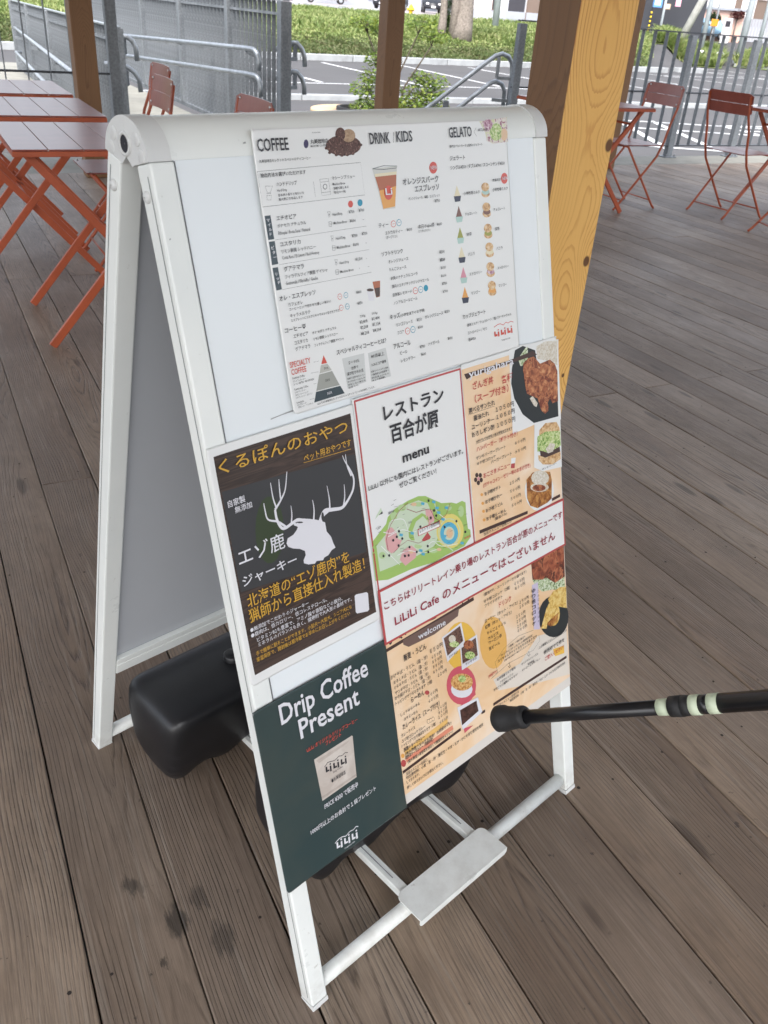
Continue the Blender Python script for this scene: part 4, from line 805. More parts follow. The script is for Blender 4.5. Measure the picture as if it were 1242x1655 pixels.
('map','ink',9,[(372.9,615.5),(372.1,614.3),(370.5,614.2),(369.1,615.3),(368.7,616.9),(369.5,618.2),(371.1,618.3),(372.5,617.2)]),
('map','ink',9,[(389,593.4),(388.2,592.2),(386.6,592.1),(385.1,593.2),(384.7,594.9),(385.5,596.2),(387.1,596.3),(388.6,595.1)]),
('map','ink',9,[(301.8,631.7),(301,630.5),(299.6,630.4),(298.3,631.5),(297.9,633.1),(298.7,634.2),(300.1,634.3),(301.4,633.3)]),
('map','mblue',9,[(326,658.8),(327.3,661.7),(333.4,659.1),(332,655.8)]),
('map','mblue',9,[(349.4,642.5),(350.8,645.5),(357.1,642.8),(355.7,639.4)]),
('map','mblue',9,[(260,632.9),(261.3,635.8),(267,633.2),(265.6,629.9)]),
('map','mblue',9,[(292.5,598.1),(293.9,601.1),(299.8,598.2),(298.5,594.9)]),
('map','mblue',9,[(340.5,628.1),(341.8,631.2),(348.1,628.3),(346.7,625)]),
('map','mblue',9,[(305,663),(306.4,666),(312.3,663.4),(310.9,660.1)]),
('map','mblue',9,[(331,648.2),(332.3,651.2),(338.5,648.5),(337.1,645.2)]),
('map','mblue',9,[(333.2,640.6),(334.6,643.6),(340.7,640.9),(339.4,637.5)]),
('map','mblue',9,[(280.1,628.4),(281.4,631.3),(287.2,628.6),(285.9,625.3)]),
('map','mblue',9,[(340.7,602.6),(342,605.7),(348.3,602.7),(346.9,599.3)]),
('map','mblue',9,[(374.2,579.8),(375.5,583),(382.1,579.9),(380.7,576.4)]),
('map','mblue',9,[(296.2,591.5),(297.5,594.5),(303.5,591.6),(302.1,588.3)]),
('map','border',9,[(294.4,630.3),(337.9,628.3),(337.7,619.3),(293.9,620.3)]),
('map','paper',10,[(295.6,629.1),(336.6,627.3),(336.4,620.4),(295.1,621)]),
('rice','tan',1,[(408,568),(560,568),(560,826),(408,826)]),
('rice','tan',1,[(560,568),(619,568),(619,640),(560,640)]),
('rice','paper',2,[(508.8,832.4),(516.2,837.2),(625.8,827.5),(624.8,701.9),(556.8,710.2),(506.6,708.8)]),
('rice','bowl',3,[(541.2,833.3),(569.3,821.5),(573.3,798.6),(611.5,781.2),(619.1,756.4),(618.2,708.5),(557.1,713.1),(532.1,732.7),(514.5,761.3),(509.7,784.5),(513.1,805.5),(522.6,830.6)]),
('rice','rice',4,[(572.6,826.4),(593.8,829.8),(622.6,826.2),(621.4,788.6),(603.5,798),(574,807.7)]),
('rice','salad2',4,[(528.3,816.9),(546.7,829.5),(552.5,830.2),(550.3,805.1),(532.9,805)]),
('rice','karaage',5,[(538.9,807.5),(551,813.2),(565.6,813.1),(579.3,799.2),(603.7,800.8),(615.4,791.8),(620.8,779.2),(619,733),(604.8,732.4),(599.2,741.5),(592.5,735.4),(593.2,723.5),(585.2,720.6),(576.5,727.6),(569.1,748.6),(554.8,755.7),(543.5,762.1),(539.8,785.2)]),
('rice','rice',5,[(550.1,753),(557.7,755),(568.5,741.1),(565.1,736.1),(559.3,739.4)]),
('rice','brown',6,[(412.1,818.9),(415.9,819),(506,818.7),(545.8,820.6),(563.4,821.8),(573.1,814.3),(511.1,814),(425.4,812.6),(416.2,810.7)]),
('rice','paper',6,[(557.7,713.3),(622.4,704.5),(621.1,624.4),(571.9,631.6),(551.2,643.8)]),
('rice','bread',7,[(568,698.6),(584,706.2),(612,701.1),(619.1,689.3),(619.4,671),(581.7,677.1),(566.9,685.1)]),
('rice','salad',8,[(562.7,690.1),(583,692.7),(620.4,684.9),(620.3,660.6),(598.9,654.3),(560.8,667)]),
('rice','brown',9,[(567,667.2),(586.5,657.8),(617,659.5),(618,651),(579.7,651.6),(567.8,658)]),
('rice','rice',10,[(580.8,665.4),(593.9,671.8),(606.2,666.5),(599.1,656.3),(586.4,656.8)]),
('rice','bread',8,[(561.8,660.7),(586,651.9),(618.7,650.9),(618.8,638.5),(597.5,635.4),(572.7,642.5),(562.7,652.5)]),
('rice','paper',3,[(598.4,590.6),(596.1,581.5),(591.1,574.1),(583.6,569.1),(574.3,566.8),(564.1,567.4),(553.8,570.8),(544.2,576.7),(536.2,584.6),(530.2,593.8),(526.9,603.6),(526.3,613.2),(528.5,621.8),(533.4,628.9),(540.5,633.9),(549.3,636.3),(559.2,636.1),(569.4,633),(579.1,627.5),(587.5,619.8),(593.8,610.6),(597.6,600.5)]),
('rice','curry',4,[(531.7,629.6),(547.5,636.8),(559.7,635.2),(590.3,625.2),(594,610.6),(591.7,580.1),(580.2,576.4),(554.7,575.4),(536.9,585.3),(530.5,599.7)]),
('rice','rice',5,[(587.1,615.9),(584.4,611.1),(577.9,608.7),(568.8,609),(559,612),(550.5,617.1),(544.8,623.2),(543.2,629.1),(545.8,633.7),(552.1,636.2),(561,636),(570.7,633.1),(579.4,628.1),(585.3,621.9)]),
('rice','rice',5,[(585.3,600.9),(582.7,598.3),(576,597.6),(566.6,599.1),(556.4,602.3),(547.5,606.6),(541.4,611.1),(539.5,615.1),(542,617.6),(548.5,618.3),(557.7,617),(567.8,613.9),(577,609.6),(583.2,605)]),
('rice','karaage',6,[(577.4,602.3),(574.9,600.2),(568.5,600.1),(560,602),(551.8,605.3),(545.9,609.3),(543.9,612.7),(546.4,614.8),(552.6,615),(561,613.1),(569.3,609.8),(575.4,605.8)]),
('rice','brown',2,[(417.7,585.5),(530.2,579.3),(529.8,574.3),(417.7,580)]),
('rice','brown',7,[(591.7,580.1),(613.1,580.7),(613.4,575.7),(592,575.3)]),
('rice','brown',2,[(433.3,659.1),(431.9,656.8),(429.2,656.6),(426.7,658.4),(425.9,661.3),(427.3,663.6),(430,663.9),(432.5,662)]),
('rice','brown',2,[(426.7,656.9),(425.3,654.6),(422.6,654.4),(420.2,656.2),(419.4,659.1),(420.8,661.4),(423.5,661.6),(425.9,659.8)]),
('rice','brown',2,[(421.4,663.1),(420,660.9),(417.4,660.6),(414.9,662.4),(414.2,665.3),(415.5,667.6),(418.2,667.9),(420.6,666)]),
('rice','brown',2,[(424.7,669.2),(423.3,667),(420.6,666.7),(418.2,668.5),(417.4,671.4),(418.8,673.6),(421.5,673.9),(423.9,672.1)]),
('rice','brown',2,[(432,666.7),(430.7,664.5),(428,664.2),(425.5,666),(424.7,668.9),(426.1,671.2),(428.8,671.5),(431.2,669.6)]),
('rice','pink',3,[(426.3,663.4),(425.4,662),(423.7,661.8),(422.1,663),(421.6,664.8),(422.5,666.3),(424.2,666.5),(425.8,665.3)]),
('rice','orange2',2,[(431.5,637.1),(429.7,635.4),(426.5,636.4),(425.2,639.1),(427,640.8),(430.2,639.8)]),
('rice','orange2',2,[(432.2,623.4),(430.3,621.7),(427.2,622.7),(425.8,625.5),(427.7,627.2),(430.8,626.2)]),
('rice','orange2',2,[(432.7,610.7),(430.8,608.9),(427.6,610),(426.3,612.8),(428.2,614.5),(431.3,613.5)]),
('rice','orange2',2,[(432.6,597),(430.7,595.3),(427.5,596.4),(426.2,599.2),(428,600.9),(431.2,599.9)]),
('rice','paper',2,[(499.7,673.4),(510.3,671.3),(505.9,656),(497.5,659.5)]),
('rice','border',3,[(498.9,664.9),(507.5,663.4),(505.9,656),(497.4,658.5)]),
('strip','border',1,[(211,489.5),(620,489.5),(620,571),(211,571)]),
('strip','paper',2,[(214,492.5),(617,492.5),(617,568),(214,568)]),
('noodle','tan',1,[(212,238),(619,238),(619,494),(212,494)]),
('noodle','paper2',1,[(212,221),(619,221),(619,238),(212,238)]),
('noodle','paperwarm',2,[(537.3,355.3),(613.9,337.4),(618.7,243),(541.8,266.1),(432.5,304.8),(421.9,330),(489.4,327)]),
('noodle','amber',3,[(460.1,378.5),(457.1,365.4),(451.3,355),(443.3,348.4),(433.8,346.2),(423.9,348.7),(414.6,355.6),(406.7,365.9),(401.1,378.8),(398.2,393),(398.2,407),(401.2,419.5),(406.8,429.5),(414.5,436.1),(423.6,438.5),(433.2,436.5),(442.5,430.2),(450.6,420.2),(456.6,407.4),(459.9,393.1)]),
('noodle','yellow',2,[(392.6,403.7),(389.9,393.1),(384.5,384.8),(376.8,379.3),(367.7,377.2),(357.8,378.7),(347.9,383.5),(339,391.2),(331.7,401.1),(326.5,412.4),(323.9,424.2),(323.9,435.5),(326.7,445.6),(331.8,453.7),(339,459),(347.8,461.3),(357.4,460.3),(367.1,456.1),(376.2,448.8),(383.8,439.1),(389.4,427.8),(392.5,415.6)]),
('noodle','brown',2,[(213.2,481.7),(393.3,486.8),(394.1,481),(213.1,476.6)]),
('noodle','brownb',3,[(245.1,481.3),(360.8,482),(356.6,470.8),(305.6,463.3),(254.4,466.3),(245.2,474)]),
('noodle','white',4,[(319.1,451.8),(362.2,457.6),(366.5,421.4),(326,407.8)]),
('noodle','soba',5,[(322.9,449),(358.8,453.6),(362.7,426.5),(327.2,417.5)]),
('noodle','rice',6,[(347.5,436.7),(345.6,433.7),(341.6,433.2),(336.9,435.3),(333.5,439.3),(332.5,443.6),(334.4,446.5),(338.4,447.1),(343.1,445),(346.6,441)]),
('noodle','salad',6,[(353.3,425.3),(351,423.2),(345.6,423.8),(339.2,426.7),(334.4,430.9),(332.8,434.7),(335.1,436.7),(340.4,436.2),(346.8,433.3),(351.7,429.1)]),
('noodle','white',6,[(355,422.3),(393.4,423.7),(394.5,380),(354.2,380)]),
('noodle','soba',7,[(357.2,416.8),(390,419.7),(390.9,388.6),(356.8,390)]),
('noodle','karaage',8,[(384.3,409.8),(381.6,406.3),(375.7,406.1),(368.8,409.4),(363.5,414.7),(362,420.2),(364.6,423.7),(370.5,423.9),(377.4,420.7),(382.7,415.4)]),
('noodle','salad',8,[(385.2,391.3),(382.6,388.5),(376.6,388.8),(369.7,392.2),(364.3,397.1),(362.7,401.9),(365.3,404.7),(371.1,404.4),(378.1,401.1),(383.4,396.1)]),
('noodle','hotpink',3,[(382,339.7),(379.9,331.8),(375.8,325.5),(369.9,321.3),(362.6,319.5),(354.6,320.3),(346.4,323.4),(338.5,328.7),(331.5,335.8),(325.8,344.2),(321.8,353.2),(319.8,362.4),(319.8,371),(321.9,378.6),(325.9,384.6),(331.5,388.8),(338.3,390.7),(346.1,390.2),(354.2,387.5),(362.1,382.5),(369.3,375.6),(375.2,367.3),(379.5,358.1),(381.8,348.7)]),
('noodle','white',4,[(373.5,337),(371,332.3),(365.4,330.2),(357.5,330.9),(348.6,334.4),(340.1,339.9),(333.1,346.8),(328.9,353.9),(327.9,360.1),(330.3,364.7),(335.7,366.8),(343.3,366.3),(352.1,363),(360.7,357.6),(367.8,350.7),(372.3,343.5)]),
('noodle','ramen',5,[(375.4,348.8),(373.4,344.6),(368.8,342.3),(362,342.3),(354.2,344.5),(346,348.6),(338.7,354.2),(333,360.4),(329.6,366.6),(328.8,372.1),(330.8,376.3),(335.3,378.5),(341.8,378.6),(349.5,376.6),(357.6,372.7),(365,367.2),(370.9,360.9),(374.6,354.5)]),
('noodle','salad',6,[(361.4,361.6),(359.3,358.8),(354.9,358.7),(349.7,361.3),(345.9,365.6),(344.7,369.9),(346.7,372.6),(351.1,372.8),(356.3,370.2),(360.2,366)]),
('noodle','hotpink',7,[(344.2,322.9),(378.2,331),(379,324.8),(346.6,318.1)]),
('noodle','white',8,[(336.9,323.3),(382.9,318.1),(390.3,287.9),(343.5,279.7)]),
('noodle','choc2',9,[(341.9,316),(379.3,314),(381.6,293.7),(343,288.3)]),
('noodle','hotpink',7,[(346.5,280.4),(367.2,275.1),(347,271.8)]),
('noodle','orange3',2,[(222.5,310.8),(314.2,315.7),(314.5,307.4),(222.7,302.8)]),
('noodle','coral',2,[(223.1,296.9),(323.6,298.9),(325,291.1),(224.2,289.5)]),
('noodle','orange2',3,[(221.9,302.6),(220.5,300.6),(217.9,300.9),(215.7,303.4),(215.1,306.6),(216.4,308.7),(219,308.4),(221.2,305.9)]),
('noodle','border',3,[(223.3,288.9),(221.8,285.9),(219.1,285.3),(216.1,287),(214,290.6),(213.5,294.6),(215,297.5),(217.7,298.2),(220.7,296.4),(222.9,292.9)]),
('noodle','border',3,[(283.8,377),(282.1,375.1),(278.7,375.6),(275.6,378.4),(274.6,381.7),(276.3,383.6),(279.7,383.1),(282.8,380.3)]),
('noodle','ink',3,[(278.5,330.4),(277.3,328.2),(274.9,328.3),(272.9,330.6),(272.4,333.7),(273.6,335.9),(276,335.9),(278,333.6)]),
('noodle','tan',4,[(278,330.7),(277,328.8),(275,328.9),(273.3,330.8),(272.9,333.5),(273.9,335.3),(275.9,335.2),(277.6,333.3)]),
('noodle','ink',3,[(283.5,329.8),(282.2,327.6),(279.8,327.6),(277.8,330),(277.3,333.1),(278.5,335.3),(280.9,335.3),(282.9,333)]),
('noodle','tan',4,[(282.9,330.1),(281.9,328.2),(279.9,328.3),(278.2,330.2),(277.8,332.9),(278.8,334.7),(280.8,334.6),(282.5,332.7)]),
('noodle','ink',3,[(288.4,329.2),(287.1,326.9),(284.8,327),(282.7,329.3),(282.2,332.5),(283.4,334.7),(285.8,334.7),(287.8,332.4)]),
('noodle','tan',4,[(287.9,329.4),(286.8,327.6),(284.8,327.7),(283.1,329.6),(282.7,332.2),(283.7,334.1),(285.7,334),(287.4,332.1)]),
('noodle','meat',4,[(530.8,494.8),(543.6,497.6),(589.2,498),(618.3,493.2),(617.2,432.4),(590.1,431.1),(568.1,449.7),(553.9,451.5),(532,460.1)]),
('noodle','salad2',3,[(532,460.1),(568.2,451.6),(616.4,442.7),(616.1,406.6),(583.5,421.8),(554.9,429.5),(536.6,448.6)]),
('noodle','lilac',4,[(529.8,451.4),(545.3,451),(544,365.4),(528.6,371.3)]),
('noodle','bowl',3,[(622.2,354.7),(620.1,345.3),(615.3,337.9),(608.2,332.8),(599.2,330.5),(589.1,331.1),(578.5,334.6),(568.3,340.5),(559,348.6),(551.4,358.2),(545.8,368.7),(542.7,379.3),(542.2,389.3),(544.3,398.2),(548.8,405.4),(555.5,410.4),(564,412.8),(573.8,412.6),(584.1,409.6),(594.3,404.1),(603.8,396.3),(611.9,386.8),(617.9,376.2),(621.4,365.2)]),
('noodle','croq',5,[(569.4,409.7),(583.2,418),(601.2,418.7),(619,413.5),(617.8,373.1),(587.1,390.2),(571.8,402.7)]),
('noodle','croq',4,[(598.4,371.1),(596.4,363),(591.9,357.2),(585.7,354.9),(578.6,356.2),(571.9,360.9),(566.5,368.4),(563.2,377.4),(562.6,386.5),(564.6,394.5),(569,400.2),(575.1,402.6),(582,401.5),(588.7,396.9),(594.2,389.5),(597.6,380.5)]),
('noodle','croq',4,[(563.9,396),(578.9,399.7),(561,358.9),(546.8,365.2)]),
('noodle','curry',5,[(561.6,366.7),(573.8,371.6),(595,374.7),(591,360),(572.8,357.7)]),
('noodle','yellow',3,[(575.4,313.1),(605.6,306.4),(606.1,291.3),(580.3,297.1)]),
('drip','bag',1,[(68.8,386.3),(134.4,386.5),(135.6,385.1),(132,320.5),(71,319.3)]),
('drip','bagfold',2,[(71.5,383),(129.6,382.3),(123.7,379.6),(75.6,377)]),
('drip','bagfold',2,[(71.1,326),(132.4,325.9),(132.1,322.7),(71.5,322)]),
('map','mpale2',3,[(261.2,661),(259.5,657.7),(256.1,656.5),(252.4,657.7),(249.7,661),(249.1,665.1),(250.8,668.4),(254.2,669.6),(257.9,668.4),(260.6,665.1)]),
('map','mpale2',3,[(278.5,666.9),(276.6,664.5),(272.7,664.1),(268.1,665.6),(264.7,668.5),(263.7,671.7),(265.5,674),(269.4,674.5),(274,673.1),(277.5,670.1)]),
('map','mpale2',3,[(309.6,661.7),(307.7,660.4),(303.2,660.6),(298,662.3),(293.9,664.9),(292.5,667.3),(294.4,668.6),(298.8,668.4),(304.1,666.7),(308.2,664.1)]),
('map','mpale2',3,[(364.6,638.6),(363,636.4),(359.4,636),(355.1,637.4),(351.9,640.1),(350.9,643.1),(352.5,645.2),(356.2,645.6),(360.4,644.3),(363.7,641.6)]),
('map','mpale2',3,[(388.9,625.3),(387.1,620.6),(383.6,618.5),(379.8,619.8),(377.1,624),(376.6,629.3),(378.4,633.9),(381.8,636),(385.6,634.8),(388.3,630.7)]),
('map','mpale2',3,[(300.1,603.3),(298.4,601.7),(294.5,601.7),(290,603.4),(286.6,606),(285.5,608.7),(287.2,610.3),(291,610.3),(295.5,608.6),(299,606)]),
('map','mpale2',3,[(329.2,585.6),(327.2,584.1),(322.5,584.4),(317,586.4),(312.8,589.4),(311.4,592.2),(313.4,593.8),(318,593.5),(323.5,591.5),(327.8,588.5)]),
('map','mpale2',3,[(232.9,614.4),(231.3,612.1),(228.1,611.4),(224.4,612.8),(221.7,615.7),(221,618.9),(222.6,621.2),(225.8,621.8),(229.5,620.5),(232.2,617.6)]),
('map','peach',4,[(298,665.5),(296.2,664.2),(292.2,664.7),(288.4,666.7),(287.1,669),(288.9,670.3),(292.9,669.8),(296.7,667.8)]),
('map','peach',4,[(283,600.9),(281.5,599.5),(278.4,599.9),(275.5,601.7),(274.6,604.1),(276.1,605.4),(279.2,605.1),(282.1,603.2)]),
('map','peach',4,[(336.7,584.7),(335,583.5),(331.4,584.1),(328,586.1),(326.7,588.3),(328.4,589.5),(332,588.9),(335.4,586.9)]),
('rice','karaage2',6,[(561,793.7),(559.4,789.2),(555.9,786),(551.1,784.9),(546,786),(541.6,789.1),(538.8,793.6),(538.1,798.5),(539.6,802.9),(543.1,806),(547.9,807.2),(552.9,806.1),(557.4,803.1),(560.3,798.6)]),
('rice','karaage2',6,[(579.4,782.3),(577.8,778.1),(573.8,775.4),(568.3,774.6),(562.4,775.9),(557.3,779),(554,783.3),(553.1,787.9),(554.8,792),(558.7,794.7),(564.1,795.5),(570,794.3),(575.1,791.3),(578.5,787)]),
('rice','karaage2',6,[(604,784.6),(602.4,780.9),(598.4,778.4),(592.8,777.8),(586.8,779.1),(581.5,782),(578.1,786),(577.1,790.3),(578.7,794),(582.7,796.4),(588.2,797.1),(594.2,795.9),(599.5,793),(603,789)]),
('rice','karaage2',6,[(617.7,779.9),(616.3,774.3),(613.4,770.3),(609.6,768.5),(605.5,769.4),(602,772.7),(599.8,777.8),(599.4,783.7),(600.7,789.2),(603.6,793.2),(607.4,795),(611.5,794.2),(615,790.9),(617.2,785.8)]),
('rice','karaage2',6,[(597,761.3),(595.5,757.1),(592,754.2),(587.3,753.2),(582.2,754.4),(577.8,757.4),(575,761.7),(574.2,766.4),(575.7,770.6),(579.1,773.5),(583.8,774.5),(588.9,773.4),(593.3,770.4),(596.2,766.1)]),
('rice','karaage2',6,[(570.5,765.4),(569.1,762),(565.5,759.8),(560.7,759.3),(555.5,760.5),(551,763.1),(548,766.7),(547.2,770.6),(548.7,773.9),(552.1,776.1),(556.9,776.6),(562.1,775.5),(566.6,772.9),(569.7,769.2)]),
('rice','karaage2',6,[(619.6,750.5),(618.3,744.4),(615.6,740),(611.9,738),(608,738.9),(604.8,742.5),(602.8,748),(602.4,754.4),(603.7,760.3),(606.4,764.7),(610.1,766.7),(613.9,765.9),(617.2,762.4),(619.2,756.9)]),
('rice','karaage2',6,[(593.9,729.2),(592.8,725.6),(590.4,723.2),(587.1,722.3),(583.6,723.2),(580.6,725.6),(578.7,729.1),(578.2,733),(579.2,736.5),(581.7,738.9),(584.9,739.8),(588.4,739),(591.5,736.6),(593.4,733.1)]),
('noodle','meat2',5,[(556.6,467.8),(554.8,461.4),(550.9,457.2),(545.7,456.1),(540.2,458.2),(535.6,463.2),(532.7,470),(532.1,477.3),(533.9,483.6),(537.7,487.8),(542.8,488.9),(548.3,486.9),(553,482),(555.9,475.2)]),
('noodle','meat2',5,[(579.6,466.7),(578,459.3),(574.8,454.1),(570.5,452.2),(566.2,453.9),(562.5,458.9),(560.3,466.1),(560,474.2),(561.6,481.5),(564.7,486.7),(568.9,488.6),(573.2,487),(576.9,482.1),(579.2,474.9)]),
('noodle','meat2',5,[(597.2,467.8),(595.7,460.7),(592.5,455.8),(588.2,454.1),(583.8,455.8),(580,460.6),(577.7,467.6),(577.3,475.3),(578.9,482.3),(582,487.2),(586.2,489),(590.7,487.3),(594.4,482.6),(596.8,475.6)]),
('noodle','meat2',5,[(617.5,472),(616,464.8),(613,459.8),(609.1,457.9),(604.9,459.4),(601.4,464.2),(599.3,471.1),(598.9,478.9),(600.4,485.9),(603.3,490.9),(607.3,492.9),(611.4,491.4),(614.9,486.7),(617.1,479.8)]),
('noodle','meat2',5,[(564.3,457),(563.3,453.2),(561.1,450.7),(558.2,450),(555.1,451.2),(552.5,454.1),(550.8,458.1),(550.5,462.5),(551.5,466.3),(553.7,468.8),(556.6,469.5),(559.7,468.3),(562.3,465.4),(564,461.4)]),
('noodle','meat2',5,[(603.4,441.8),(602.4,437),(600.3,433.6),(597.6,432.4),(594.8,433.5),(592.4,436.8),(590.9,441.5),(590.7,446.7),(591.7,451.5),(593.7,454.8),(596.4,456),(599.2,455),(601.6,451.7),(603.1,447)]),]
